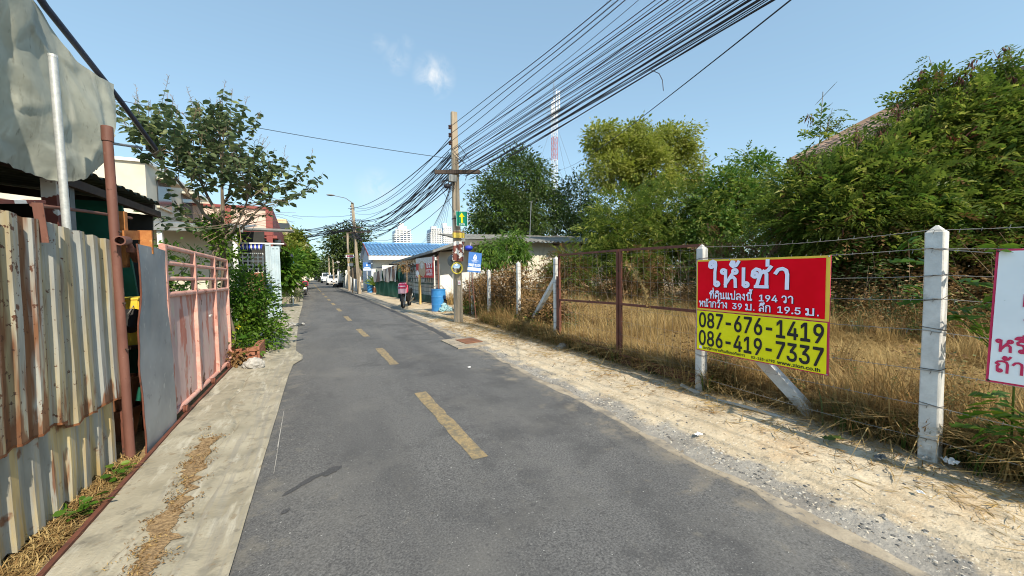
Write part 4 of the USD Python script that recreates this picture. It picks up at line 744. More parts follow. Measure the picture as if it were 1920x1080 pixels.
def leuc(lb, base, E, seed, n=260, yel=0.3):
    n = int(n*0.62)
    t = tree('thicket_tree', lb, 'tree', base, E, n, 12, 0.27, FROND, 0.44, 'leaf_leucaena', seed, trunk_r=0.055, limbs=34, fork=0.55, shell=0.35, droop=0.35, bark='bark', limb_mat='twig', lim_r=0.35,
         trunks=[V(*base), V(*base)+V(.6, .5, 0), V(*base)+V(-.5, .9, 0)],
         extra=[('pods', 'pod_brown', 20, 14, 0.14, NARROW, 0.22, None), ('seed_tips', 'leaf_gold', int(n*(yel+.30)), 10, 0.20, NARROW, 0.24, [(e[0]+V(-.15, -.1, .25)*e[1], e[1]*.95) for e in E]), ('dead_fronds', 'leaf_dry', 16, 12, 0.22, FROND2, 0.34, [(e[0]-V(.2, 0, .3)*e[1], e[1]*V(1, 1, .8)) for e in E]), ('inner_leaves', 'leaf_mid', int(n*0.5), 12, 0.32, FROND2, 0.45, [(e[0]+V(.5, 0, 0), e[1]*0.75) for e in E])])
    r = np.random.default_rng(seed+50); m = MB(); PP, DD, Q1, Q2 = [], [], [], []
    for k in range(26):   # thin shoots standing out of the top, hung with drooping leaves and dry pods
        e = E[k % len(E)]; a = r.random()*6.28; p = e[0]+e[1]*V(.75*math.cos(a)*r.random(), .75*math.sin(a)*r.random(), .7); q = p+V(r.normal()*.22, r.normal()*.28, .5+.6*r.random())
        m.tube([p, (p+q)/2+V(.03, .02, 0), q], [.012, .009, .004], 4)
        for j in range(9):
            s = p+(q-p)*(.3+.7*j/8); b = r.random()*6.28; PP.append(s); DD.append(V(math.cos(b), math.sin(b), .15-.5*r.random()))
        if r.random() < .5: Q1 += [q-(q-p)*.3*r.random()+r.normal(size=3)*.05 for _ in range(14)]; Q2 += [V(r.normal()*.25, r.normal()*.25, -1) for _ in range(14)]
    m.build('shoots', 'twig', t, kind='stuff'); MB().add(*scatter(FROND2, np.array(PP), np.array(DD), .25+.2*r.random(len(PP)), r)).build('shoot_leaves', 'leaf_leucaena', t, kind='stuff')
    if Q1: MB().add(*scatter(NARROW, np.array(Q1), np.array(Q2), .14+.08*r.random(len(Q1)), r)).build('dry_pods', 'pod_brown', t, kind='stuff')
    return t
leuc('feathery thicket tree at the left of the tiled roof with brown pods', (13.3, 8.2, 0), [ell(1560, 378, 60, 40, x=13.3), ell(1530, 425, 52, 50, x=13), ell(1612, 338, 42, 30, x=13.8), ell(1547, 275, 9, 20, x=14), ell(1595, 425, 55, 50, x=13), ell(1500, 385, 40, 50, x=13.3)], 301, 330, 0.5)
leuc('feathery thicket tree below the tiled roof ridge', (14.2, 6.4, 0), [ell(1665, 318, 55, 40, x=14.4), ell(1640, 390, 60, 55, x=14), ell(1712, 285, 34, 26, x=14.8), ell(1690, 410, 60, 55, x=13.8)], 302, 330, 0.4)
leuc('tall feathery thicket tree with thin shoots against the sky at right', (15.4, 5.0, 0), [ell(1760, 265, 55, 42, x=15.6), ell(1745, 205, 26, 32, x=16), ell(1775, 325, 62, 55, x=15.2), ell(1790, 400, 62, 60, x=15), ell(1810, 220, 40, 36, x=15.8)], 303, 330, 0.3)
leuc('tallest feathery thicket tree with red-brown pods at the right edge', (16.4, 3.8, 0), [ell(1870, 260, 62, 46, x=16.4), ell(1890, 180, 30, 30, x=16.8), ell(1850, 330, 60, 60, x=16), ell(1900, 400, 70, 60, x=15.8), ell(1935, 250, 60, 55, x=16.4), ell(1850, 210, 32, 30, x=16.8)], 304, 380, 0.25)
leuc('feathery thicket tree standing beyond the right edge of the field', (15.6, 1.4, 0), [(V(16.2, 1.0, 2.0), V(1.2, 0.9, 1.0)), (V(16.0, 0.0, 1.6), V(1.3, 1.2, 1.0))], 305, 200, 0.2)
# dry brown undergrowth at the thicket foot
for i, (x0, y0, s, lb) in enumerate([(12.6, 9.2, 1.5, 'dry brown undergrowth at the thicket foot behind the red sign'), (13.2, 6.4, 1.6, 'dry brown undergrowth at the thicket foot left of the bare post'), (14.0, 3.8, 1.6, 'dry brown undergrowth at the thicket foot right of the bare post'), (14.6, 0.8, 1.6, 'dry brown undergrowth at the right edge of the field'), (12.2, 13.4, 1.6, 'dry brown undergrowth seen through the near leaf of the mesh gate'), (9.8, 15.2, 1.5, 'dry brown undergrowth seen through the far leaf of the mesh gate')]):
    t = thing('undergrowth', lb, 'undergrowth', (x0, y0, 0)); rr = np.random.default_rng(400+i); m = MB()
    for k in range(95):
        p = V(x0+rr.normal()*0.7+0.3, y0+(rr.random()*2-1)*s, 0); q = p+V(rr.normal()*0.5, rr.normal()*0.6, 0.7+2.0*rr.random()); m.tube([p, (p+q)/2+V(*rr.normal(size=2)*0.15, 0.1), q], [0.010, 0.007, 0.003], 4, cap=False)
    m.build('stems', 'twig', t)
    (v, f), c, d = foliage([(V(x0+0.3, y0, 0.75), V(0.8, s, 0.85)), (V(x0+1.0, y0, 1.5), V(0.8, s, 0.9))], 130, 12, 0.22, FROND2, 0.34, rr, 0.3, droop=0.6); MB().add(v, f).build('dead_leaves', 'leaf_dry', t)
    (v, f), c, d = foliage([(V(x0+0.9, y0, 1.6), V(0.9, s, 1.0))], 60, 10, 0.25, FROND2, 0.40, rr, 0.3, droop=0.4); MB().add(v, f).build('leaves', 'leaf_leucaena', t)
# leafy vine hanging over the shed roof behind the blue sign
MV = [ell(945, 470, 34, 26, y=16.5), ell(925, 490, 26, 18, y=16), ell(965, 455, 22, 18, y=16.8), ell(978, 480, 16, 20, y=16.2), ell(912, 470, 18, 18, y=16.4)]
tree('leafy_vine', 'light green drooping-leaved tree before the shed behind the blue sign', 'tree', (8.6, 16.4, 0), MV, 110, 22, 0.16, NARROW, 0.24, 'leaf_mid', 210, trunk_r=0.04, limbs=16, shell=0.4, droop=0.9,
     extra=[('young_leaves', 'leaf_bright', 40, 16, 0.14, NARROW, 0.22, None)])
# dead creeper over the fence between pole and mesh gate
for i, (yc, ln, h, lb) in enumerate([(13.6, 1.8, 1.35, 'brown dead creeper on the fence behind the utility pole'), (11.0, 1.4, 1.6, 'brown dead creeper on the fence between the two white posts'), (8.7, 1.1, 0.75, 'low brown weeds below the slanting concrete brace')]):
    x0 = 5.35 if i < 2 else 5.2; t = thing('dead_creeper', lb, 'creeper', (x0, yc, 0)); rr = np.random.default_rng(420+i)
    E = [(V(x0, yc, h*0.55), V(0.32, ln, h*0.55)), (V(x0+0.1, yc-ln*.3, h*0.9), V(0.25, ln*0.6, 0.3))]
    (v, f), c, d = foliage(E, 230, 16, 0.13, LEAF, 0.085, rr, 0.3, droop=0.7); MB().add(v, f).build('dead_leaves', 'leaf_dry', t)
    (v, f), c, d = foliage([(V(x0, yc, 0.3), V(0.4, ln, 0.3))], 80, 16, 0.1, LEAF, 0.08, rr, 0.3, droop=0.4); MB().add(v, f).build('green_leaves', 'leaf_mid', t)
    m = MB()
    for k in range(170):
        p = V(x0+rr.normal()*0.2, yc+(rr.random()*2-1)*ln, 0); q = p+V(rr.normal()*0.25, rr.normal()*0.4, h*(0.5+0.6*rr.random())); m.tube([p, (p+q)/2+V(*rr.normal(size=2)*0.1, 0.1), q], [0.006, 0.005, 0.003], 3, cap=False)
    m.build('stems', 'straw_brown', t)

# ---- dry grass of the field, and loose straw, as instanced tufts
def tuft(n, h, spread, w, r, lean=0.5):
    v, f = [], []
    for k in range(n):
        a, b = r.random()*6.283, r.random()*6.283; p = V(math.cos(a), math.sin(a), 0)*spread*r.random(); L = h*(0.5+0.6*r.random()); ln = lean*(0.3+r.random())
        dvec = V(math.cos(b), math.sin(b), 0); side = V(-math.sin(b), math.cos(b), 0)*w*(0.6+0.8*r.random())
        q1 = p+V(0, 0, L*0.5)+dvec*L*ln*0.25; q2 = p+V(0, 0, L*(0.95-0.3*ln))+dvec*L*ln*0.9
        i = len(v); v += [p-side, p+side, q1-side*0.8, q1+side*0.8, q2]; f += [[i, i+1, i+3], [i, i+3, i+2], [i+2, i+3, i+4]]
    return np.array(v), np.array(f)
def instancer(name, label, cat, protos, pos, scl, r, kind='stuff', tilt=0.0):
    path = free('/World', name); pi = UsdGeom.PointInstancer.Define(stage, path); tag(pi.GetPrim(), label, cat, None, kind)
    tg = []
    for k, (vf, m) in enumerate(protos):
        p = f'{path}/tuft' + (f'_{k:03d}' if k else ''); usdkit.mesh(stage, p, trimesh.Trimesh(*vf, process=False), MATS[m]); tg.append(p)
    pi.CreatePrototypesRel().SetTargets([Sdf.Path(t) for t in tg]); n = len(pos)
    pi.CreateProtoIndicesAttr(Vt.IntArray.FromNumpy(r.integers(0, len(protos), n).astype(np.int32)))
    pi.CreatePositionsAttr(Vt.Vec3fArray.FromNumpy(np.asarray(pos, np.float32)))
    a = r.random(n)*np.pi
    pi.CreateOrientationsAttr(Vt.QuathArray([Gf.Quath(float(math.cos(x)), 0, 0, float(math.sin(x))) for x in a]))
    pi.CreateScalesAttr(Vt.Vec3fArray.FromNumpy(np.asarray(scl, np.float32)[:, None]*np.ones((1, 3), np.float32)))
    return path
r = np.random.default_rng(500)
def field_points(n, x0, x1, y0, y1): return np.column_stack([x0+(x1-x0)*r.random(n), y0+(y1-y0)*r.random(n)])
xy = np.vstack([field_points(2200, 4.75, 9, -1.5, 12), field_points(3000, 8, 18, -3, 24), field_points(500, 5.6, 9, 12, 22)])
dens = meshkit.fbm(np.column_stack([xy*0.55, xy[:, 0]*0]), 3, 51); keep = (dens > 0.40+0.06*r.random(len(xy))); xy = xy[keep]; dens = dens[keep]
pos = np.column_stack([xy, zfield(xy[:, 0], xy[:, 1])-0.01])
instancer('dry_grass', 'dry straw-coloured grass covering the vacant lot behind the fence', 'grass', [(tuft(46, 0.55, 0.16, 0.004, r, 0.9), 'straw'), (tuft(40, 0.8, 0.14, 0.004, r, 0.6), 'straw'), (tuft(46, 0.40, 0.22, 0.0045, r, 1.3), 'straw'), (tuft(40, 0.5, 0.16, 0.004, r, 1.0), 'straw_brown')], pos, 0.42+0.75*dens+0.35*r.random(len(pos)), r)
xy = np.vstack([field_points(2200, 4.6, 12, -1.5, 12), field_points(900, 8, 16, 0, 20)]); pos = np.column_stack([xy, zfield(xy[:, 0], xy[:, 1])])
instancer('flattened_straw', 'flattened pale straw lying on the vacant lot', 'straw', [(tuft(40, 0.45, 0.3, 0.004, r, 2.6), 'straw'), (tuft(40, 0.35, 0.3, 0.004, r, 2.8), 'straw')], pos, 0.7+0.5*r.random(len(pos)), r)
# scrub of the vacant lot: woody weeds, brown with some green, thickest behind the gate
def weed(n, h, r, lf):
    v, f = tuft(n, h, .12, .004, r, .7); P_, D_ = [], []
    for k in range(n*3): z = h*(.25+.75*r.random()); a = r.random()*6.28; P_.append(V(math.cos(a)*.35*h*r.random(), math.sin(a)*.35*h*r.random(), z)); D_.append(V(*r.normal(size=2), -.2+.6*r.random()))
    a, b = scatter(LEAF, np.array(P_), np.array(D_), .03+.035*r.random(len(P_)), r); return np.vstack([v, a]), np.vstack([f, b+len(v)])
xy = np.vstack([np.column_stack([7.5+5*r.random(420), 7.5+7.5*r.random(420)]), np.column_stack([4.8+5*r.random(230), 5+7*r.random(230)]), np.column_stack([4.7+1.6*r.random(150), -1+5*r.random(150)]), np.column_stack([10+5*r.random(300), -1+9*r.random(300)])])
ds = meshkit.fbm(np.column_stack([xy*.5, xy[:, 0]*0+4]), 3, 77); xy = xy[ds > .42]; ds = ds[ds > .42]
instancer('scrub', 'tangled brown and dull green scrub in the vacant lot behind the mesh gate', 'scrub', [(weed(26, .8, r, 0), 'leaf_dry'), (weed(26, .7, r, 0), 'straw_brown'), (weed(24, .75, r, 0), 'leaf_grey'), (weed(22, .6, r, 0), 'grass_green'), (weed(26, .9, r, 0), 'leaf_dry')], np.column_stack([xy, zfield(xy[:, 0], xy[:, 1])]), (.55+1.5*(ds-.42)/.3*.6+.3*r.random(len(xy)))*np.where(xy[:, 0] > 7.4, 1.25, .75), r)
# weeds along the fence foot: brown and some green
n = 1500; yy = -1.5+13*r.random(n); xx = 4.62+np.abs(r.normal(size=n))*0.22; pos = np.column_stack([xx, yy, zfield(xx, yy)])
instancer('fence_weeds', 'brown and green weeds along the foot of the wire fence', 'weeds', [(tuft(40, 0.42, 0.16, 0.004, r, 0.9), 'straw_brown'), (tuft(36, 0.36, 0.14, 0.005, r, 0.9), 'grass_green'), (tuft(40, 0.5, 0.14, 0.004, r, 1.0), 'straw'), (tuft(40, 0.45, 0.16, 0.004, r, 1.2), 'straw')], pos, (0.65+0.8*r.random(n)**1.5)*np.where((yy > 1.9) & (yy < 3.1), 0.55, 1.0), r)
xy = np.vstack([np.column_stack([3.6+1.0*r.random(520)**0.6, -0.5+14*r.random(520)]), np.column_stack([3.2+1.4*r.random(300), 8+8*r.random(300)])])
pos = np.column_stack([xy, zverge(xy[:, 0], xy[:, 1])+0.004])
def lying(n, L, spread, w, r):
    v, f = [], []
    for k in range(n):
        p = V((r.random()-.5)*spread, (r.random()-.5)*spread, .002+.006*r.random()); a = r.random()*6.28; d = V(math.cos(a), math.sin(a), 0)*L*(.4+.6*r.random())*.5; s = V(-math.sin(a), math.cos(a), 0)*w
        i = len(v); v += [p-d-s, p-d+s, p+s+V(0, 0, .008*r.random()), p-s+V(0, 0, .008*r.random()), p+d+V(0, 0, .012*r.random())]; f += [[i, i+2, i+1], [i, i+3, i+2], [i+2, i+3, i+4]]
    return np.array(v), np.array(f)
instancer('loose_straw', 'bits of loose straw scattered over the sandy verge', 'straw', [(lying(16, 0.14, 0.32, 0.0020, r), 'straw'), (lying(12, 0.2, 0.36, 0.0018, r), 'straw'), (lying(12, 0.10, 0.34, 0.002, r), 'straw_brown')], pos, 0.6+0.9*r.random(len(pos)), r)
xy = np.column_stack([-1.66+0.16*r.random(300), 2.6+1.9*r.random(300)]); pos = np.column_stack([xy, 0.02+0*xy[:, 0]])
instancer('fence_straw', 'dead straw and dry leaves under the foot of the rusty sheet fence', 'straw', [(tuft(12, 0.10, 0.07, 0.003, r, 2.0), 'straw'), (tuft(12, 0.09, 0.08, 0.004, r, 2.4), 'straw_brown')], pos, 0.6+0.8*r.random(len(pos)), r)
# chaff spilling out of the broken joint of the slab
cc = np.array(LIT.exterior.coords); xy = cc[r.integers(0, len(cc), 70)]+r.normal(size=(70, 2))*.02; xy = np.vstack([xy, np.array([[-1.03, 3.0]])+r.normal(size=(25, 2))*np.array([[.04, .8]])])
instancer('chaff', 'dry leaf chaff spilling out of the broken joint in the slab', 'chaff', [(lying(14, .022, .08, .003, r), 'straw_brown'), (lying(12, .03, .08, .002, r), 'straw'), (lying(12, .02, .09, .003, r), 'leaf_dry')], np.column_stack([xy, zapron(xy[:, 0], xy[:, 1])+.006]), .7+.6*r.random(len(xy)), r)
# stones of the verge
xy = np.vstack([np.column_stack([2.98+0.30*r.random(1200)**1.6, 0.2+9*r.random(1200)**1.3]), np.column_stack([3.2+1.3*r.random(800), 0.2+12*r.random(800)**1.2])])
pos = np.column_stack([xy, zverge(xy[:, 0], xy[:, 1])])
st_ = []
for k, mn in enumerate(('stone_dark', 'pebble', 'rubble', 'stone_dark')):
    m = MB().ball((0, 0, 0), (0.011, 0.0085, 0.006), 1, 0.3, seed=k); st_.append(((m.v[0], m.f[0]), mn))
instancer('gravel', 'loose stones and chippings along the road edge and verge', 'gravel', st_, pos, 0.35+1.1*r.random(len(pos))**3, r)

# ------------------------------------------------------------------ lettering drawn as strokes
def O(x, y, r=0.115): return [(x+r*math.cos(a), y+r*math.sin(a)) for a in np.linspace(0, 6.283, 13)]
TH = {  # looped Thai letters: width, strokes (x right, y up, baseline 0, letter height 1)
 'ใ': (.62, [O(.12, 1.22), [(.02, 1.25), (.05, 1.42), (.2, 1.5), (.36, 1.42), (.38, 1.25), (.33, .8), (.33, .12)], O(.45, .12)]),
 'ไ': (.55, [[(.08, 1.45), (.2, 1.3), (.33, 1.5), (.33, .12)], O(.45, .12)]),
 'โ': (.6, [[(.1, 1.35), (.2, 1.5), (.45, 1.45), (.3, 1.3), (.3, .12)], O(.42, .12)]),
 'ห': (.98, [O(.14, .86), [(.26, .9), (.26, 0)], [(.27, .12), (.66, .78)], O(.76, .86), [(.5, .48), (.66, .55), (.78, .42), (.8, 0)]]),
 'เ': (.48, [[(.17, 1), (.17, .12)], O(.29, .12)]),
 'แ': (.86, [[(.17, 1), (.17, .12)], O(.29, .12), [(.57, 1), (.57, .12)], O(.69, .12)]),
 'ช': (1.0, [O(.2, .66), [(.08, .66), (.1, .86), (.25, .99), (.42, .93), (.48, .76), (.40, .5), (.30, .1), (.30, .03)], [(.24, .03), (.76, .03)], [(.74, .03), (.74, .72), (.6, .86)], [(.6, .82), (.8, .9), (.92, 1.08)]]),
 'า': (.72, [[(.1, .78), (.2, .95), (.38, 1), (.54, .9), (.58, .7), (.58, 0)]]),
 'ท': (.94, [O(.14, .86), [(.26, .9), (.26, 0)], [(.27, .35), (.5, .9), (.66, .98), (.78, .85), (.78, 0)]]),
 'ด': (.92, [O(.38, .42), [(.28, .36), (.22, .03)], [(.22, .03), (.1, .4), (.13, .78), (.32, .98), (.58, .98), (.75, .8), (.78, .5), (.78, 0)]]),
 'น': (.95, [O(.14, .86), [(.26, .86), (.26, .02)], [(.26, .04), (.5, .06), (.66, .14)], O(.76, .12), [(.68, 1), (.68, .2)]]),
 'ป': (.92, [O(.14, .86), [(.26, .86), (.26, .04), (.76, .04)], [(.76, .04), (.76, 1.42)]]),
 'ฝ': (.96, [O(.33, .86), [(.2, .86), (.17, .5), (.17, .04), (.47, .5), (.77, .04), (.77, 1.42)]]),
 'ล': (.92, [[(.12, .8), (.25, .97), (.5, 1), (.72, .88), (.77, .65), (.77, 0)], O(.22, .12), [(.11, .14), (.14, .38), (.32, .5), (.6, .46), (.76, .34)]]),
 'ง': (.72, [O(.36, .86), [(.48, .86), (.48, .02), (.06, .46)]]),
 'ว': (.72, [[(.1, .78), (.2, .95), (.38, 1), (.54, .88), (.58, .65), (.58, .12)], O(.46, .12)]),
 'ก': (.9, [[(.15, 0), (.15, .55), (.27, .68), (.1, .76), (.2, .94), (.45, 1), (.68, .93), (.76, .72), (.76, 0)]]),
 'ถ': (.92, [O(.33, .12), [(.2, .10), (.17, .5), (.27, .68), (.1, .76), (.2, .94), (.45, 1), (.68, .93), (.76, .72), (.76, 0)]]),
 'ม': (.95, [O(.14, .86), [(.26, .86), (.26, .14)], O(.15, .13), [(.24, .08), (.5, .04), (.78, .04)], [(.78, 1), (.78, .04)]]),
 'ร': (.72, [O(.36, .12), [(.48, .12), (.48, .5), (.38, .64), (.14, .68), (.12, .84), (.25, .98), (.58, .94)]]),
 'อ': (.9, [O(.24, .62), [(.12, .62), (.12, .18), (.3, .02), (.58, .02), (.75, .2), (.75, .75), (.58, .97), (.3, .97), (.14, .84)]]),
 'ย': (.9, [O(.26, .86), [(.15, .84), (.12, .66), (.3, .56), (.14, .45), (.14, .06), (.76, .04)], [(.76, 1), (.76, .04)]]),
 'ข': (.86, [O(.22, .84), [(.1, .84), (.2, .99), (.32, .9), (.34, .7), (.22, .04), (.72, .04)], [(.72, 1), (.72, .04)]]),
 'จ': (.8, [[(.1, .78), (.25, .97), (.48, .98), (.64, .78), (.64, .3), (.5, .02), (.3, .1)], O(.3, .4), [(.3, .28), (.5, .02)]])}
MK = {  # marks over a letter, drawn from the letter's right edge
 '่': [[(-.22, 1.2), (-.22, 1.42)]], '้': [O(-.36, 1.26, .07), [(-.43, 1.3), (-.38, 1.42), (-.28, 1.4), (-.28, 1.28), (-.33, 1.14), (-.15, 1.2), (-.04, 1.4)]],
 'ิ': [[(-.72, 1.14), (-.62, 1.28), (-.4, 1.33), (-.2, 1.25), (-.14, 1.12), (-.72, 1.14)]], 'ี': [[(-.72, 1.14), (-.62, 1.28), (-.4, 1.33), (-.2, 1.25), (-.14, 1.12), (-.72, 1.14)], [(-.14, 1.12), (-.14, 1.45)]],
 'ึ': [[(-.72, 1.14), (-.62, 1.28), (-.4, 1.33), (-.2, 1.25), (-.14, 1.12), (-.72, 1.14)], O(-.12, 1.32, .08)], 'ื': [[(-.72, 1.14), (-.62, 1.28), (-.4, 1.33), (-.2, 1.25), (-.14, 1.12), (-.72, 1.14)], [(-.14, 1.12), (-.14, 1.45)], [(-.3, 1.2), (-.3, 1.45)]],
 'ู': [[(-.4, -.12), (-.2, -.12), (-.2, -.4), (-.05, -.4), (-.05, -.12)]], 'ุ': [[(-.35, -.12), (-.2, -.12), (-.2, -.4)]]}
def thai(text, h, wt=0.15, gap=0.06):
    """outline (shapely) and width of a line of Thai, letter height h"""
    x, parts, hi = 0.0, [], 0
    def put(strokes, dx, dy=0):
        for s in strokes: parts.append(LineString([(a+dx, b+dy) for a, b in s]).buffer(wt/2, cap_style='square' if len(s) != 13 else 'round', quad_segs=3))
    for ch in text:
        if ch == ' ': x += .45; hi = 0
        elif ch in MK: put(MK[ch], x-gap, .36 if (ch in '่้' and hi) else 0); hi = ch in 'ิีึื'
        elif ch in TH: put(TH[ch][1], x); x += TH[ch][0]+gap; hi = 0
    from shapely import affinity
    return affinity.scale(unary_union(parts), h, h, origin=(0, 0)), x*h
def latin(text, h, bold=True): return meshkit.text_mesh(text, h, 0.002, bold)
class Board:
    """a flat printed board: u to the right, v up from its lower left corner, in the plane spanned by right and up"""
    def __init__(s, o, right, upv):
        s.o, s.r, s.u = np.asarray(o, float), np.asarray(right, float), np.asarray(upv, float); s.n = np.cross(s.r, s.u)
    def put(s, m2, u, v, lift=0.003, w=None, sx=1.0):
        """a mesh lying in the xy plane, moved to (u, v); w stretches it to that width"""
        vv = np.array(m2.vertices if hasattr(m2, 'vertices') else m2[0], float); f = np.array(m2.faces if hasattr(m2, 'faces') else m2[1])
        if w: sx = w/np.ptp(vv[:, 0])
        x = vv[:, 0]*sx+u; y = vv[:, 1]+v; return s.o+x[:, None]*s.r+y[:, None]*s.u+(vv[:, 2]+lift)[:, None]*s.n, f
    def poly(s, pg, d0, d1):
        mb = MB(); mb.prism(pg, d0, d1); vv = np.vstack(mb.v); return s.o+vv[:, :1]*s.r+vv[:, 1:2]*s.u+vv[:, 2:3]*s.n, np.vstack(mb.f)
    def rect(s, u0, v0, u1, v1, d0, d1): return s.poly([(u0, v0), (u1, v0), (u1, v1), (u0, v1)], d0, d1)
def plane_text(bd, parent, name, m, text, u, v, h, w=None, th=True, wt=0.15, bold=True, lift=0.004):
    if th:
        g_, wd = thai(text, h, wt); mb = MB().prism(g_, 0, 0.0015); mm = (np.vstack(mb.v), np.vstack(mb.f))
    else: mm = latin(text, h, bold)
    return MB().add(*bd.put(mm, u, v, lift, w)).build(name, m, parent)

# ------------------------------------------------------------------ right: fence posts, wires, mesh gate
FX = 4.47
def chamfer(w, c): return [(-w+c, -w), (w-c, -w), (w, -w+c), (w, w-c), (w-c, w), (-w+c, w), (-w, w-c), (-w, -w+c)]
def cpost(name, label, base, h, w=0.052, group=None):
    t = thing(name, label, 'fence post', base, 0, group); b = np.asarray(base, float); ring = np.array(chamfer(w, 0.008)); k = len(ring); m = MB()
    zs = [-0.1, 0.0, h*0.33, h*0.66, h-0.07, h-0.012]; sc = [1.06, 1.06, 1.03, 1.0, 1.0, 0.12]
    r_ = np.random.default_rng(int(abs(b[1]*100))+int(h*7))
    P = np.array([[[b[0]+x*s+0.004*math.sin(3*z+b[1]), b[1]+y*s+0.003*math.sin(4*z), b[2]+z] for x, y in np.vstack([ring, ring[:1]])] for z, s in zip(zs, sc)])
    m.grid(P.transpose(1, 0, 2)[::-1]); m.build('shaft', 'post_concrete', t)
    for z in (0.22, 0.5, 0.8, 1.13, 1.38, 1.57, 1.78, 1.92):
        if z < h-0.08 and r_.random() < 0.8:
            e = w+0.006; m = MB(); dz = (r_.random()-.5)*0.05; m.tube([b+V(-e, -e, z), b+V(e, -e, z+dz), b+V(e, e, z), b+V(-e, e, z-dz), b+V(-e, -e, z)], 0.0026, 5, cap=False); m.build('tie_wire', 'dark_iron', t)
    return t
cpost('fence_post', 'bare pale concrete fence post standing alone right of the red and yellow sign', (4.50, 1.27, 0), 1.985, 0.056)
cpost('fence_post', 'concrete fence post that carries the left side of the red and yellow sign', (4.51, 3.43, 0), 1.975)
cpost('fence_post', 'concrete fence post at the far side of the rusty mesh gate', (4.70, 7.24, 0), 1.97)
cpost('fence_post', 'white concrete fence post left of the slanting brace', (5.10, 9.85, 0), 1.93)
cpost('fence_post', 'white concrete fence post in the dead creeper left of the slanting brace', (4.98, 11.75, 0), 1.72, 0.05)
cpost('fence_post', 'white concrete fence post just right of the utility pole behind the blue sign', (5.2, 13.9, 0), 1.75, 0.05)
cpost('fence_post', 'white concrete fence post leaning left of the utility pole by the blue barrel', (4.9, 14.6, 0), 1.9, 0.05)
cpost('fence_post', 'concrete fence post beyond the white warning sign at the right edge', (4.48, -0.9, 0), 1.98)
def brace(label, p0, p1, w=0.095):
    t = thing('concrete_brace', label, 'brace', p0); MB().bar(np.asarray(p0)-V(0, 0, 0.05), p1, w, w).build('strut', 'post_concrete', t); return t
brace('slanting concrete brace sunk in the grass under the red and yellow sign', (4.72, 2.12, 0), (4.58, 3.33, 1.15), 0.11)
brace('slanting concrete brace leaning left from the far gate post', (5.12, 9.45, 0), (4.74, 7.34, 1.45))
for i, (z, nm) in enumerate([(1.93, 'topmost barbed wire'), (1.78, 'second barbed wire from the top'), (1.57, 'plain third wire'), (1.38, 'fourth wire from the top'), (1.11, 'fifth wire from the top'), (0.79, 'sixth wire from the top'), (0.5, 'seventh wire, half hidden'), (0.22, 'lowest wire near the ground')]):
    t = thing('barbed_wire', f'{nm} of the fence right of the red sign', 'barbed wire', (FX-0.035, 1.3, z)); m = MB(); rr = np.random.default_rng(600+i)
    for a, b in ((-3.0, -0.9), (-0.9, 1.27), (1.27, 3.43)):
        m.tube(sag((FX-0.035, a, z+(rr.random()-.5)*.02), (FX-0.035, b, z), 0.02+0.02*rr.random(), 8), 0.0028, 4, cap=False)
    m.build('strand', 'wire_steel', t); m = MB()
    if i != 2:
        for y in np.arange(-2.9, 3.4, 0.13):
            p = V(FX-0.035, y+0.02*rr.random(), z-0.015); a = rr.random()*3.14
            for a2 in (a, a+1.6): q = V(math.cos(a2)*0.3, 0.3*math.cos(a2+1), math.sin(a2))*0.016; m.tube([p-q, p+q], 0.0022, 3, cap=False)
        m.build('barbs', 'wire_steel', t, kind='stuff')
for i, (x0, y0, x1, y1) in enumerate([(4.7, 7.24, 5.1, 9.85), (5.1, 9.85, 4.98, 11.75), (4.98, 11.75, 5.2, 13.9)]):
    for j, z in enumerate((1.75, 1.5, 1.2, 0.9)):
        t = thing('plain_wire', 'thin slack fence wire strung between the concrete posts left of the mesh gate', 'wire', (x0-0.055, y0, z), group='wires of the left fence'); m = MB()
        m.tube(sag((x0-0.055, y0, z), (x1-0.055, y1, min(z, 1.65)), 0.03, 8), 0.0028, 4, cap=False).build('strand', 'wire_steel', t)
def mesh_leaf(label, y0, y1, x0, x1, z0, zt0, zt1, zm0, zm1, seed):
    t = thing('mesh_gate', label, 'gate', (x0, (y0+y1)/2, 0)); B = lambda a, b, w=0.038: MB().bar(a, b, w, w)
    B((x0, y0, z0), (x0, y0, zt0+0.02)).build('stile', 'rust_frame', t); B((x1, y1, z0), (x1, y1, zt1+0.02)).build('stile', 'rust_frame', t)
    B((x0, y0, zt0), (x1, y1, zt1)).build('top_rail', 'rust_frame', t); B((x0, y0, zm0), (x1, y1, zm1)).build('middle_rail', 'rust_frame', t); B((x0, y0, z0+0.02), (x1, y1, z0+0.02)).build('bottom_rail', 'rust_frame', t)
    m = MB(); L = np.hypot(y1-y0, x1-x0); rr = np.random.default_rng(seed)
    for k in range(1, int(L/0.14)):
        f = k*0.14/L; p = V(x0+(x1-x0)*f-0.012, y0+(y1-y0)*f, 0); m.tube([p+V(0, 0, z0), p+V(.006*rr.normal(), 0.006*rr.normal(), 1.0), p+V(0, 0, zt0+(zt1-zt0)*f)], 0.0014, 4, cap=False)
    for z in np.arange(z0+0.12, zt0, 0.23):
        s = (zt1-zt0); m.tube([(x0-0.012, y0, z), ((x0+x1)/2-0.012, (y0+y1)/2, z+s/2-0.008), (x1-0.012, y1, z+s)], 0.0013, 4, cap=False)
    m.build('wire_mesh', 'wire_steel', t); return t
mesh_leaf('near leaf of the rusty mesh gate beside the red sign post', 3.50, 5.02, 4.53, 4.56, 0.17, 1.955, 1.975, 1.07, 1.06, 1)
mesh_leaf('far leaf of the rusty mesh gate left of the gate middle', 5.10, 7.0, 4.56, 4.62, 0.20, 1.975, 1.975, 1.06, 1.01, 2)
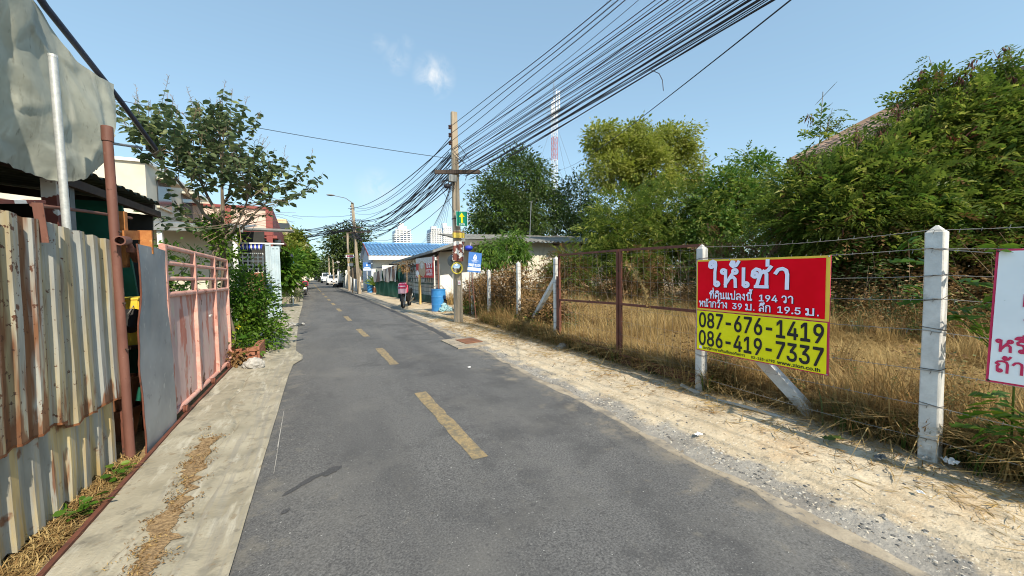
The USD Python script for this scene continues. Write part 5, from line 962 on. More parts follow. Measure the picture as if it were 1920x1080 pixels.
gpst = thing('gate_post', 'dark red steel gate post standing at the far concrete post', 'gate post', (4.65, 7.06, 0)); MB().box((4.65, 7.07, 0.76), (0.075, 0.075, 1.52)).build('tube', 'rust_frame', gpst); MB().box((4.60, 7.06, 1.3), (0.05, 0.03, 0.05)).build('hinge', 'dark_iron', gpst); MB().box((4.60, 7.06, 0.4), (0.05, 0.03, 0.05)).build('hinge', 'dark_iron', gpst)
sill = thing('gate_sill', 'rusty steel beam lying along the ground under the mesh gate', 'beam', (4.56, 5, 0.05)); m = MB(); m.bar((4.52, 3.5, 0.13), (4.60, 5.6, 0.06), 0.05, 0.07); m.build('beam', 'rust_frame', sill); MB().bar((4.545, 3.5, 0.185), (4.62, 5.6, 0.115), 0.09, 0.008).build('flange', 'rust_frame', sill)
vine = thing('dry_vine', 'pale dry vine hanging in a curve on the near leaf of the mesh gate', 'vine', (4.5, 4.8, 1.5)); pts = [A(px, py, x=4.49) for px, py in [(1172, 492), (1188, 508), (1201, 528), (1210, 548), (1214, 575)]]; m = MB(); m.tube(pts, 0.008, 6); m.build('stem', 'straw', vine)
rr = np.random.default_rng(31); pp_ = np.array([pts[i % 4]+(pts[i % 4+1]-pts[i % 4])*rr.random() for i in range(110)]); MB().add(*scatter(LEAF, pp_+rr.normal(size=pp_.shape)*0.012, rr.normal(size=pp_.shape), 0.04+0.04*rr.random(110), rr)).build('leaves', 'straw', vine)

# ------------------------------------------------------------------ the red and yellow board
SX = 4.385
bd = Board((SX, 3.41, 0.585), (0, -1, 0), (0, 0, 1))     # u runs to the right as the viewer sees it, normal towards the road
sg = thing('rent_sign', 'red and yellow printed board with large phone numbers wired to the fence post', 'sign', (SX, 2.68, 1.17)); W_, H_ = 1.465, 1.172
v, f = bd.rect(0, 0, W_, H_, -0.012, 0); MB().add(v, f).build('backing', 'sign_crimson', sg)
vsp = 0.530
def sheet(u0, v0, u1, v1, d):
    nu_, nv_ = 40, 24; P = np.zeros((nu_, nv_, 3))
    for i, u in enumerate(np.linspace(u0, u1, nu_)):
        for j, vv in enumerate(np.linspace(v0, v1, nv_)): P[i, j] = bd.o+u*bd.r+vv*bd.u+bd.n*(d+0.0006*math.sin(u*9+vv*4)+0.0022*(meshkit.fbm(V(u*4, vv*5, 1), 3, 5)-.5))
    return MB().grid(P)
sheet(0, vsp, W_, H_, 0.003).build('upper_border', 'sign_gold', sg, smooth=True); sheet(0.018, vsp+0.022, W_-0.035, H_-0.022, 0.006).build('red_panel', 'sign_red', sg, smooth=True)
sheet(0.012, 0.012, W_-0.014, vsp-0.012, 0.006).build('yellow_panel', 'sign_yellow', sg, smooth=True)
# rows: text, left u, baseline v, height, width
def ttx(name, text, u, v, h, w, mcol, wt=0.17, shadow=True):
    if shadow: plane_text(bd, sg, name+'_shadow', 'sign_black', text, u+0.006, v-0.006, h, w, True, wt, lift=0.0082)
    plane_text(bd, sg, name, mcol, text, u, v, h, w, True, wt, lift=0.0095)
ttx('headline', 'ให้เช่า', 0.185, 0.845, 0.205, 0.94, 'sign_lilac', 0.17)
def mixed(segs, v, h, sh=True):
    for text, u0, u1, th in segs:
        if th: ttx('lettering', text, u0, v, h, u1-u0, 'sign_lilac', 0.17)
        else:
            plane_text(bd, sg, 'numerals_shadow', 'sign_black', text, u0+0.004, v-0.004, h, u1-u0, False, lift=0.0082); plane_text(bd, sg, 'numerals', 'sign_lilac', text, u0, v, h, u1-u0, False, lift=0.0095)
mixed([('ที่ดินแปลงนี้', 0.19, 0.735, True), ('194', 0.79, 0.985, False), ('วา', 1.035, 1.15, True)], 0.690, 0.070)
mixed([('หน้ากว้าง', 0.045, 0.43, True), ('39', 0.485, 0.605, False), ('ม', 0.65, 0.725, True), ('.', 0.735, 0.748, False), ('ลึก', 0.80, 0.925, True), ('19.5', 0.985, 1.21, False), ('ม', 1.265, 1.345, True), ('.', 1.36, 1.375, False)], 0.578, 0.068)
for name, text, v in (('phone_number', '087-676-1419', 0.312), ('phone_number', '086-419-7337', 0.082)):
    plane_text(bd, sg, name, 'sign_black', text, 0.03, v, 0.183, 1.385, False, bold=True, lift=0.0085)
plane_text(bd, sg, 'small_print', 'sign_black', 'ไถกกุ้ฝากขายกินเขียนอกิลกาว', 0.10, 0.032, 0.024, 0.55, True, 0.16, lift=0.0085)
plane_text(bd, sg, 'small_print', 'sign_black', '02-115-6792', 0.72, 0.028, 0.028, 0.255, False, lift=0.0085); plane_text(bd, sg, 'small_print', 'sign_black', 'www.zion.co.th', 1.00, 0.026, 0.034, 0.40, False, lift=0.0085)
MB().add(*bd.rect(0.05, 0.03, 0.085, 0.065, 0.006, 0.0085)).build('emblem', 'sign_lilac', sg)
m = MB()
for u, vv in ((0.01, H_-0.01), (W_-0.012, H_-0.01), (0.45, H_-0.008), (W_-0.01, 0.012), (0.012, 0.3)): q = bd.o+u*bd.r+vv*bd.u; m.ball(q+bd.n*0.008, 0.008, 1)
m.build('nails', 'chrome', sg)
for z in (0.66, 1.70): MB().bar((SX+0.03, 3.40, z), (SX+0.03, 1.97, z), 0.03, 0.03).build('batten', 'bark', sg)
# white warning board at the right edge
b2 = Board((4.31, 0.945, 0.80), V(0, -1, 0)*1.0, V(-0.02, -0.03, 1)/np.linalg.norm(V(-0.02, -0.03, 1)))
ws = thing('warning_sign', 'white board with red Thai lettering and red edge at the right border', 'sign', (4.31, 0.5, 1.2)); W2, H2 = 1.1, 0.955
MB().add(*b2.rect(0, 0, W2, H2, -0.006, 0)).build('backing', 'sign_crimson', ws); MB().add(*b2.rect(0.014, 0.014, W2-0.014, H2-0.014, -0.005, 0.0035)).build('panel', 'sign_white', ws)
for text, u, v, h in (('หรือ', 0.035, 0.235, 0.082), ('ถ้าฝ่า', 0.035, 0.085, 0.078), ('เปิ', 0.13, 0.555, 0.082), ('ท้', 0.15, 0.40, 0.078)):
    g_, wd = thai(text, h, 0.17); mb = MB().prism(g_, 0, 0.0015); MB().add(*b2.put((np.vstack(mb.v), np.vstack(mb.f)), u, v, 0.005)).build('lettering', 'sign_crimson', ws)
m = MB()
for u, vv in ((0.012, 0.012), (0.012, H2-0.012)): m.ball(b2.o+u*b2.r+vv*b2.u, 0.009, 1)
m.build('nails', 'dark_iron', ws); MB().bar((4.35, 0.8, 0.9), (4.35, -0.15, 0.9), 0.03, 0.03).build('batten', 'bark', ws); MB().bar((4.35, 0.8, 1.68), (4.35, -0.15, 1.68), 0.03, 0.03).build('batten', 'bark', ws)
MB().tube([(4.33, 0.94, 1.73), (4.45, 1.27, 1.78)], 0.003, 5).build('tie_wire', 'wire_steel', ws)
# loose bits on the verge
pv = thing('plastic_pipe', 'grey plastic pipe lying on the ground before the red and yellow sign', 'pipe', (4.3, 3, 0.03)); zz = lambda x, y: float(zverge(np.array(x), np.array(y)))
MB().tube([(x, y, zz(x, y)+0.012+0.012*math.sin(x*50+y*3)) for x, y in ((4.33, 3.22), (4.29, 3.05), (4.27, 2.75), (4.30, 2.45), (4.36, 2.2))], 0.017, 10).build('pipe', 'pvc', pv, smooth=40)
pe = thing('pipe_elbow', 'short white plastic pipe with elbow at the foot of the sign post', 'pipe', (4.32, 3.4, 0.04)); MB().tube([(4.36, 3.62, 0.06), (4.34, 3.5, 0.05), (4.31, 3.37, 0.045), (4.33, 3.31, 0.03)], [0.024, 0.024, 0.028, 0.028], 10).build('pipe', 'pvc', pe, smooth=40)
def crumple(name, m_, label, cat, p, s, seed, rz=0.0):
    rr = np.random.default_rng(seed); n_ = 7; P = np.zeros((n_, n_, 3))
    for i in range(n_):
        for j in range(n_): a, b = (i/(n_-1)-.5)*s[0], (j/(n_-1)-.5)*s[1]; P[i, j] = (a*math.cos(rz)-b*math.sin(rz)+rr.normal()*0.004, a*math.sin(rz)+b*math.cos(rz)+rr.normal()*0.004, 0.008+s[2]*rr.random())
    tag(MB().grid(P+np.asarray(p)).build(name, m_).prim, label, cat)
for i, (px, py, m_, s, lb) in enumerate([(1310, 820, 'litter_white', (.07, .05, .02), 'small white paper scrap on the sunny verge'), (1780, 878, 'litter_white', (.09, .06, .05), 'white crumpled scrap at the foot of the bare post'), (1737, 868, 'post_concrete', (.05, .05, .03), 'grey scrap lying beside the bare fence post'), (1650, 865, 'stone_dark', (.12, .05, .02), 'dark flat scrap in the shade before the bare post'), (1347, 734, 'blue_plastic', (.07, .06, .05), 'blue plastic scrap beside the sign post foot'), (1269, 708, 'sign_green', (.06, .05, .06), 'small green can-like scrap by the gate sill'), (1560, 830, 'grass_green', (.18, .08, .02), 'pale green palm scrap on the verge edge'), (1725, 935, 'litter_white', (.04, .03, .015), 'tiny white scrap on the sand near the right edge'), (1105, 603, 'litter_white', (.12, .10, .08), 'white plastic bag in the dry grass behind the gate'), (880, 690, 'litter_white', (.05, .04, .02), 'tiny white scrap on the verge left of the gate')]):
    q = A(px, py, z=0.02 if i != 8 else 0.25)
    if i == 8: q = V(6.2, 9.6, 0.5)
    crumple('litter', m_, lb, 'litter', (q[0], q[1], 0.02+max(0, zz(q[0], q[1])) if i != 8 else 0.45), s, 700+i, i)
q = A(1650, 820, z=0.08); crumple('plastic_bag', 'litter_white', 'pale plastic bag caught in weeds left of the bare post', 'bag', (4.75, 1.75, 0.1), (.16, .14, .14), 720)
for i, (px, py, s, mt, lb) in enumerate([(942, 614, (.16, .12, .07), 'stone_dark', 'dark stone by the white post foot'), (1055, 652, (.12, .08, .07), 'rubble', 'pale stone at the far gate post foot'), (1085, 645, (.10, .09, .06), 'rubble', 'pale stone under the far gate leaf'), (1130, 668, (.13, .07, .05), 'rubble', 'flat pale stone before the gate middle'), (1155, 675, (.12, .08, .07), 'pebble', 'brown-grey stone left of the gate middle'), (1240, 610, (.16, .16, .16), 'stone_dark', 'dark round stone in the dry grass behind the gate')]):
    q = A(px, py, z=0.03) if i < 5 else V(6.6, 6.9, 0.1); tag(MB().ball((q[0], q[1], q[2]+s[2]*0.4), s, 2, 0.18, seed=i+40).build('stone', mt).prim, lb, 'stone')
# two leafy sprays near the bare post
for i, (x, y, z, lb) in enumerate([(4.62, 0.65, 0.0, 'green leafy spray growing under the white warning sign'), (4.75, 0.9, 0.0, 'tall green leafy stem behind the white warning sign')]):
    t = thing('leafy_sprout', lb, 'sprout', (x, y, z)); rr = np.random.default_rng(800+i); m = MB(); P_ = []; D_ = []
    for k in range(5): e = V(x+rr.normal()*0.10-0.05, y+0.25+rr.normal()*0.25, (0.35+0.55*rr.random()) if i == 0 else (1.25+0.65*rr.random())); pts = [V(x, y, 0), V(x, y, e[2]*0.6), e]; m.tube(pts, [0.008, 0.006, 0.003], 5); P_ += [e, e-(e-pts[1])*0.3, e-(e-pts[1])*.5]; D_ += [V(*rr.normal(size=2), 0.1) for _ in range(3)]
    m.build('stems', 'leaf_mid', t); MB().add(*scatter(COMPOUND, np.array(P_), np.array(D_), np.full(len(P_), 0.30), rr)).build('leaves', 'leaf_bright', t)

# ------------------------------------------------------------------ utility poles and what hangs on them
def upole(name, label, base, h, wb=0.24, wt_=0.17, lean=(0, 0)):
    t = thing(name, label, 'utility pole', base); b = np.asarray(base, float); P = []
    for k in range(9):
        f = k/8; w = (wb*(1-f)+wt_*f)/2; ring = np.array(chamfer(w, w*0.18)); ring = np.vstack([ring, ring[:1]])
        P.append([[b[0]+x+lean[0]*f, b[1]+y*0.8+lean[1]*f, b[2]-0.1+(h+0.1)*f] for x, y in ring])
    P.append([[b[0]+lean[0], b[1]+lean[1], h] for _ in range(9)])
    MB().grid(np.array(P).transpose(1, 0, 2)[::-1]).build('shaft', 'pole_concrete', t); return t
PB = A(860, 606, z=0); PB = V(PB[0], PB[1], 0.0)
p1 = upole('utility_pole', 'nearest weathered utility pole with a crossarm and signs on it', PB, 6.62, 0.26, 0.18, (-0.02, 0))
px_, py_ = PB[0]-0.01, PB[1]
m = MB(); m.bar((px_-0.70, py_-0.14, 4.68), (px_+0.76, py_-0.14, 4.83), 0.09, 0.11); m.build('crossarm', 'dark_iron', p1)
MB().bar((px_-0.14, py_-0.13, 5.45), (px_-0.14, py_-0.13, 6.2), 0.03, 0.03).build('rack', 'dark_iron', p1)
for z in (5.62, 5.86, 6.10):
    MB().lathe([(0, -0.05), (0.05, -0.05), (0.05, -0.02), (0.032, 0), (0.05, 0.02), (0.05, 0.05), (0, 0.05)], (px_-0.19, py_-0.13, z), 12).build('insulator', 'porcelain', p1)
MB().box((px_-0.17, py_-0.2, 4.52), (0.24, 0.16, 0.2)).build('junction_box', 'grey_metal', p1)
for k in range(5):
    r_ = 0.10+0.03*k; a = np.linspace(0, 6.283, 22); MB().tube(np.stack([px_-0.30+r_*np.cos(a), py_-0.16-0.012*k+0*a, 4.38-0.02*k+r_*0.8*np.sin(a)], 1), 0.008, 5, cap=False).build('cable_coil', 'cable_black', p1)
MB().ball((px_-0.33, py_-0.2, 4.28), (0.11, 0.08, 0.08), 2, 0.1).build('splice_case', 'cable_black', p1)
for k, (z0_, z1_) in enumerate([(5.4, 4.6), (5.2, 4.7), (5.6, 4.5)]): MB().tube([(px_+0.1*k-0.1, py_-0.14, z0_), (px_+0.28+0.1*k, py_-0.2, (z0_+z1_)/2), (px_+0.1*k+0.05, py_-0.2, z1_)], 0.009, 5).build('jumper', 'cable_black', p1)
for z in (3.32, 2.85, 2.2, 1.7): MB().box((px_, py_, z), (0.27-0.012*z, 0.235, 0.03)).build('band', 'dark_iron', p1)
def plate(t, name, m_, c, w, h, yaw, roll=0.0, th=0.006):
    """a plate facing the viewer side; yaw 0 faces -y"""
    R = rot(yaw) @ trimesh.transformations.rotation_matrix(roll, [0, 1, 0])[:3, :3]; return Board(np.asarray(c)-R[:, 0]*w/2-R[:, 2]*h/2, R[:, 0], R[:, 2])
def bput(b, name, m_, t, u0, v0, u1, v1, d0, d1): return MB().add(*b.rect(u0, v0, u1, v1, d0, d1)).build(name, m_, t)
c = A(866, 410, y=py_-0.2); t = thing('direction_sign', 'green direction sign with yellow arrow pointing up on the nearest utility pole', 'sign', c)
b = plate(t, '', '', c, 0.40, 0.47, 0.12, -0.03); bput(b, 'border', 'sign_white', t, 0, 0, .40, .47, -0.004, 0); bput(b, 'panel', 'sign_green', t, .012, .012, .388, .458, -0.003, .004)
MB().add(*b.poly([(.165, .10), (.235, .10), (.235, .29), (.30, .29), (.20, .42), (.10, .29), (.165, .29)], .004, .007)).build('arrow', 'sign_arrow', t)
g_, wd = thai('ทางวน', 0.05, 0.2); mb = MB().prism(g_, 0, 0.0015); MB().add(*b.put((np.vstack(mb.v), np.vstack(mb.f)), 0.10, 0.035, .0045, 0.2)).build('lettering', 'sign_white', t); MB().bar(c+V(-.14, .02, 0), c+V(0.05, .02, 0), 0.03).build('clamp', 'dark_iron', t)
c = A(860, 440, y=py_-0.17); t = thing('name_plate', 'weathered yellow metal plate strapped round the nearest pole under the arrow sign', 'plate', c); b = plate(t, '', '', c, 0.40, 0.20, 0.05, 0.0)
bput(b, 'plate', 'plate_yellow', t, 0, 0, .4, .16, 0, .008); bput(b, 'upper_edge', 'pot_brown', t, 0.02, .165, .4, .20, 0, .01)
c = A(859, 471, y=py_-0.18); t = thing('flaked_sign', 'rusty white sign with paint flaked off on the nearest utility pole', 'sign', c); b = plate(t, '', '', c, 0.35, 0.62, 0.0, 0.06); bput(b, 'plate', 'plate_rust', t, 0, 0, .35, .62, 0, .008)
m = MB(); [m.ball(b.o+b.r*u+b.u*v+b.n*.008, .012, 1) for u, v in ((.17, .05), (.17, .57))]; m.build('bolts', 'dark_iron', t)
def cmirror(label, c, R_, yaw, rim, face=True):
    t = thing('convex_mirror', label, 'mirror', c); Rm = rot(yaw); m = MB().lathe([(R_*k, 0.05*(1-k*k)) for k in np.linspace(0, 1, 7)], (0, 0, 0), 24); Rz_ = np.stack([Rm[:, 0], Rm[:, 2], -Rm[:, 1]], 1)
    m.xform(R=Rz_, t=c); m.build('dome', 'mirror_glass' if face else 'grey_metal', t, smooth=True)
    m = MB().lathe([(R_*0.97, 0.0), (R_*1.05, 0.03), (R_*1.13, 0.015), (R_*1.13, -0.015), (R_, -0.03), (0, -0.06)], (0, 0, 0), 24); m.xform(R=Rz_, t=c); m.build('rim', rim, t, smooth=40); MB().bar(np.asarray(c)+Rm[:, 1]*0.05, np.asarray(c)+Rm[:, 1]*0.17, 0.03).build('arm', 'dark_iron', t); return t
cmirror('round traffic mirror with yellow rim on the nearest utility pole', A(857, 503, y=py_-0.24), 0.165, 0.0, 'mirror_yellow')
cmirror('dark back of a traffic mirror half hidden behind the yellow mirror', A(850, 489, y=py_+0.12), 0.18, 2.4, 'grey_metal', False)
c = A(861, 530, y=py_-0.125); t = thing('notice', 'small white notice pasted low on the nearest utility pole', 'notice', c); b = plate(t, '', '', c, 0.09, 0.14, 0); bput(b, 'paper', 'litter_white', t, 0, 0, .09, .14, 0, .002); bput(b, 'print', 'bike_pink', t, .015, .03, .075, .1, .002, .003)
# water-company board on its rusty rod, and the blue buoy above it
c = A(890, 492, y=12.0); t = thing('blue_sign', 'tilted blue board with white drop emblem on a rusty rod right of the nearest pole', 'sign', c); b = plate(t, '', '', c, 0.47, 0.66, 0.05, 0.10)
bput(b, 'panel', 'sign_blue', t, 0, 0.0, .47, .66, -.004, 0.004); bput(b, 'lower_band', 'sign_white', t, 0.0, .055, .47, .155, 0, .006)
d = [(.235+.055*math.sin(a)*math.sin(a/2), .50+.075*math.cos(a)) for a in np.linspace(0, 6.283, 24)[:-1]]
MB().add(*b.poly(Polygon(d).buffer(0.02).difference(Polygon(d).buffer(-0.012)), .004, .007)).build('drop_emblem', 'sign_white', t); MB().add(*b.poly(Polygon(blob(.235, .48, .02, .025)), .004, .007)).build('drop_core', 'sign_white', t)
for text, v, h, w in (('ทอมปุก รน ลวก', .20, .075, .42), ('กวางมาลวงา', .38, .022, .24), ('วาลกมาร', .335, .022, .18)):
    g_, wd = thai(text, h, 0.2); mb = MB().prism(g_, 0, 0.0015); MB().add(*b.put((np.vstack(mb.v), np.vstack(mb.f)), (.47-w)/2, v, .0045, w)).build('lettering', 'sign_white', t)
g_, wd = thai('มกราวลงกวา', .03, 0.2); mb = MB().prism(g_, 0, 0.0015); MB().add(*b.put((np.vstack(mb.v), np.vstack(mb.f)), .08, .085, .0065, .3)).build('band_lettering', 'banner_grey', t)
MB().tube([A(883, 470, y=12.03), A(886, 530, y=12.03), A(893, 603, y=12.03)*V(1, 1, 0)], 0.016, 8).build('rod', 'rust_pipe', t)
c = A(879, 465, y=13.2); t = thing('blue_helmet', 'royal blue rounded plastic cover stuck on a rod behind the flaked sign', 'cover', c); MB().ball(c, (0.15, 0.12, 0.095), 2, 0.05).build('shell', 'royal_blue', t, smooth=50); MB().tube([c+V(.05, 0, -.05), c+V(.09, 0, .2)], 0.01, 6).build('rod', 'cloth_white', t); MB().tube([c, V(c[0], c[1], 0)], 0.012, 6).build('stake', 'rust_pipe', t)
PB2 = V(2.68, 32.4, 0)
p2 = upole('utility_pole', 'second utility pole with street lamp arm at the far bend', PB2, 7.1, 0.26, 0.2, (-0.32, 0))
for z in np.arange(5.7, 7.0, 0.22): MB().lathe([(0, -0.05), (0.05, -0.05), (0.035, 0), (0.05, 0.05), (0, 0.05)], (2.22, 32.25, z), 8).build('insulator', 'porcelain', p2)
MB().bar((1.9, 32.2, 4.75), (3.6, 32.2, 4.9), 0.09, 0.11).build('crossarm', 'dark_iron', p2); MB().bar((2.3, 32.2, 5.2), (3.1, 32.2, 5.2), 0.08, 0.1).build('crossarm', 'dark_iron', p2)
a = A(664, 384, y=32.3); e = A(623, 366, y=31.5); MB().tube([a-V(0, 0, .4), a+V(-.05, 0, 0.1), a*.6+e*.4+V(0, 0, 0.22), e], [0.03, .03, .025, .022], 8).build('lamp_arm', 'grey_metal', p2); MB().ball(e+V(-.12, 0, 0), (.28, .12, .07), 2).build('lamp_head', 'grey_metal', p2, smooth=50)
for k in range(3): MB().ball((2.55+.15*k, 32.1, 4.6-.2*k), (.14, .1, .12), 1, .2, seed=k).build('cable_bundle', 'cable_black', p2)
for i, (px, py0, py1, y, lb) in enumerate([(655, 436, 543, 39, 'old thin wooden pole behind the yellow notice boards'), (641, 470, 532, 52, 'thin far pole beside the white saloon car'), (618, 478, 525, 72, 'farthest thin pole before the trees at the road end'), (626, 465, 529, 60, 'far pole with a curved lamp arm over the parked cars')]):
    b0 = A(px, py1, y=y); b0[2] = 0; tpz = A(px, py0, y=y)[2]; t = upole('far_pole', lb, b0, tpz, 0.22, 0.16)
    if i == 3: MB().tube([b0+V(0, 0, tpz-.2), b0+V(-.6, -.3, tpz+.5), b0+V(-2.0, -.6, tpz+.8)], 0.04, 6).build('lamp_arm', 'grey_metal', t)
    else: MB().bar(b0+V(-.4, 0, tpz-.4), b0+V(.4, 0, tpz-.4), 0.08).build('crossarm', 'dark_iron', t)
# overhead cables
rr = np.random.default_rng(900)
def cable(pts, r, label, group):
    t = MB().tube(pts, r, 5, cap=False).build('overhead_cable', 'cable_black'); tag(t.prim, label, 'cable', group)
near = [(1148, 6.10, -.2, .008), (1160, 5.88, -.2, .008), (1172, 5.64, -.2, .008)]
for k in range(35):
    f = k/34; px = 1198+254*f**0.62+rr.normal()*2.5; near.append((px, 5.5-0.92*f**.7+rr.normal()*.05, -.1+.45*f+rr.normal()*.07, [.0045, .0075, .0055, .010, .005][k % 5]*(1+.15*(f > .6))))
for px, z, dx, r_ in near:
    xw = px_+float(np.interp(px, [1148, 1185, 1300, 1450], [0.0, 0.55, 0.9, 1.2])); q = A(px, 0, x=xw); y1 = -22.0; t0 = (py_-q[1])/(py_-y1); s = 0.5; z1 = z+(q[2]-z+4*s*t0*(1-t0))/t0; t = np.concatenate([np.linspace(0, .3, 16), np.linspace(.33, .7, 8)])
    pts = np.stack([px_+dx+(xw-px_-dx)*t/t0*(1-0.15*np.clip(t/t0-1, 0, 3)), py_-0.1+(y1-py_)*t, z+(z1-z)*t-4*s*t*(1-t)], 1)
    pts[:, 2] += 0.012*np.sin(t*40+px)*np.clip(t*8, 0, 1); nm = {1148: 'uppermost black line from the highest side insulator of the nearest pole', 1160: 'second black line, from the middle side insulator of the nearest pole to the picture top', 1172: 'third black line, from the lowest side insulator of the nearest pole to the picture top'}.get(px); cable(pts, r_, nm or 'black overhead cable running from the nearest pole up out of the top of the picture', None if nm else 'overhead cables from the nearest pole to the top of the picture')
for i in range(26):
    z0_ = 4.45+1.2*rr.random() if i > 3 else 5.6+.16*i; z1_ = 4.6+1.3*rr.random() if i > 3 else 6.3+.15*i; dx = rr.normal()*0.2
    cable(sag((px_+dx-0.05, py_+0.1, z0_), (2.5+rr.normal()*.35, 32.2, z1_), 0.25+1.15*rr.random(), 18), .009+.009*rr.random(), 'black overhead cable hanging between the nearest pole and the second pole', 'overhead cables between the first two poles')
for i in range(17):
    p = V(2.4+rr.normal()*.15, 32.3, 4.8+1.1*rr.random()); q = A(500, 424+42*rr.random(), y=37+4*rr.random())
    cable(sag(p, q, 0.1+0.3*rr.random(), 12), .014+.010*rr.random(), 'black overhead cable crossing the road from the second pole to the left', 'overhead cables crossing the road from the second pole')
for i in range(10):
    cable(sag((2.4+rr.normal()*.25, 32.5, 4.6+1.2*rr.random()), A(655-30*rr.random(), 470+12*rr.random(), y=55), .5+.4*rr.random(), 12), .01, 'black overhead cable running from the second pole down the far road', 'overhead cables along the far road')
cable(sag(A(150, 172, x=-6), V(px_-.1, py_-.1, 5.15), .12, 18), .009, 'single thin cable crossing the sky from the left garden tree to the nearest pole', None)
cable(sag(A(1500, -14, y=2.0), A(1045, 318, y=34), .42, 30), .008, 'single thin cable sagging from the top right corner towards the radio mast', None)
cable(sag(A(548, 404, y=33), V(2.25, 32.2, 6.1), .12, 12), .012, 'uppermost cable crossing the road from the second pole alone', None)
cable(np.array([A(1218, 130, x=3.9), A(1236, 138, x=3.9), A(1242, 150, x=3.9), A(1244, 170, x=3.9)]), .005, 'loose frayed cable end hanging below the cable bundle', None)
for i in range(8):
    z = 4.6+1.0*i/8; cable(sag((px_+.05, py_+.1, z), (9.0+i*.4, 40, 4.4+.2*i), .5, 12), .008, 'thin cable running from the nearest pole behind the blue roof', 'thin cables towards the blue roof')
cable(np.array([A(826, 352, y=py_), A(838, 372, y=py_), A(852, 398, y=py_-.1)]), .007, 'short slack wire from the crossarm end to the pole above the arrow sign', None)

# ------------------------------------------------------------------ buildings on the right
def wall(m, x0, x1, y0, y1, z0, z1): return m.box(((x0+x1)/2, (y0+y1)/2, (z0+z1)/2), (abs(x1-x0), abs(y1-y0), abs(z1-z0)))
def sheet_roof(x0, x1, y0, y1, za, zb, per=0.15, dep=0.03, th=0.012, zs=0.0):
    """corrugated sheet: ribs run along y, heights za at y0 and zb at y1, zs rise along x"""
    xs = np.arange(x0, x1, per/6); d = dep*0.5*np.sin(xs*2*np.pi/per)+zs*(xs-x0); P = np.zeros((len(xs), 2, 3)); P[:, 0], P[:, 1] = np.stack([xs, xs*0+y0, za+d], 1), np.stack([xs, xs*0+y1, zb+d], 1)
    m = MB().grid(P); Q = P+V(0, 0, th); m.grid(Q[:, ::-1]); return m
ev = A(1000, 455, y=21.1); shd = thing('cream_shed', 'long cream-walled shed with corrugated roof edge behind the vacant lot', 'shed', (13, 23, 0)); ez = ev[2]
m = MB(); wall(m, 8.2, 19, 22.0, 22.15, -0.1, ez+0.1); m.build('front_wall', 'cream_wall', shd); m = MB(); wall(m, 8.2, 8.35, 22.15, 27, -0.1, ez+0.1); wall(m, 18.85, 19, 22.15, 27, -0.1, ez+0.1); m.build('side_walls', 'cream_wall', shd)
sheet_roof(7.6, 19.4, 21.1, 27.5, ez, ez+1.0, 0.30, 0.09, zs=0.012).build('roof', 'roof_metal', shd, smooth=40)
for k, x in enumerate((9.0, 11.6, 14.0, 16.4)): MB().bar((x, 21.2, ez-0.10), (x, 22.0, ez+0.0), 0.09, 0.12).build('rafter', 'dark_iron', shd)
for x in (9.6, 12.35, 15.1, 17.2): MB().box((x, 21.985, ez/2), (0.03, 0.03, ez)).build('wall_joint', 'cloth_white', shd)
t = thing('thin_mast', 'thin bare mast standing on the cream shed roof', 'mast', (12.2, 22.5, ez)); MB().tube([A(993, 452, y=22.3), A(996, 378, y=22.3)], 0.025, 6).build('tube', 'grey_metal', t); MB().tube([A(992, 378, y=22.3), A(999, 379, y=22.3)], 0.02, 6).build('tip', 'grey_metal', t)
t = thing('rubble_heap', 'grey rubble heap against the cream shed wall', 'rubble heap', (11.5, 20.5, 0))
for k in range(26): MB().ball((10.6+2.2*rr.random(), 20.6+rr.normal()*.4, 0.25+0.75*rr.random()), (.12+.2*rr.random(), .15, .08+.1*rr.random()), 1, .25, seed=k).build('block', ('rubble', 'stone_dark')[k % 3 == 0], t)
# blue roofed house
bh = thing('blue_roof_house', 'white house with blue tiled roof beyond the second pole', 'house', (7, 36, 0)); c0 = A(692, 480, y=33.4); r0_ = A(681, 457, y=37.5); X0, X1 = c0[0], 13.5
m = MB(); wall(m, X0+.35, X1, 34.0, 34.15, 0, c0[2]-.05); m.build('front_wall', 'white_paint', bh)
MB().prism([(34.0, 0), (41.2, 0), (41.2, c0[2]-.1), (37.5, r0_[2]-.15), (34.0, c0[2]-.1)], X0+.2, X0+.35, 'x').build('gable_wall', 'blue_white_wall', bh)
rows = 9
for i in range(rows):
    f0, f1 = i/rows, (i+1)/rows; y0_, y1_ = 33.3+(37.5-33.3)*f0, 33.3+(37.5-33.3)*f1+.05; z0_, z1_ = c0[2]+(r0_[2]-c0[2])*f0+.05, c0[2]+(r0_[2]-c0[2])*f1+.02
    sheet_roof(X0-.05, X1, y0_, y1_, z0_, z1_, .32, .07, .02).build('tile_row', 'blue_tile', bh, smooth=50)
sheet_roof(X0-.05, X1, 37.5, 41.8, r0_[2], c0[2], .32, .05).build('back_slope', 'blue_tile', bh)
MB().bar((X0-.1, 37.5, r0_[2]+.09), (X1, 37.5, r0_[2]+.09), .2, .12).build('ridge', 'blue_tile', bh)
m = MB(); wall(m, X0-.05, X1, 33.22, 33.28, c0[2]-.32, c0[2]+.02); m.build('fascia', 'white_paint', bh); m = MB(); wall(m, X0+.35, X1, 33.3, 34.0, c0[2]-.33, c0[2]-.30); m.build('soffit', 'white_paint', bh)
MB().bar((X0-.06, 33.25, c0[2]+.02), (X0-.06, 37.5, r0_[2]+.04), .05, .16).build('barge_board', 'maroon_trim', bh)
for x in (5.2, 6.8, 8.6): m = MB(); wall(m, x, x+.9, 33.96, 34.0, 1.3, 2.4); w = m.build('window', 'window_dark', bh); m = MB(); wall(m, x-.06, x+.96, 33.93, 33.96, 1.24, 1.3); m.build('sill', 'white_paint', w)
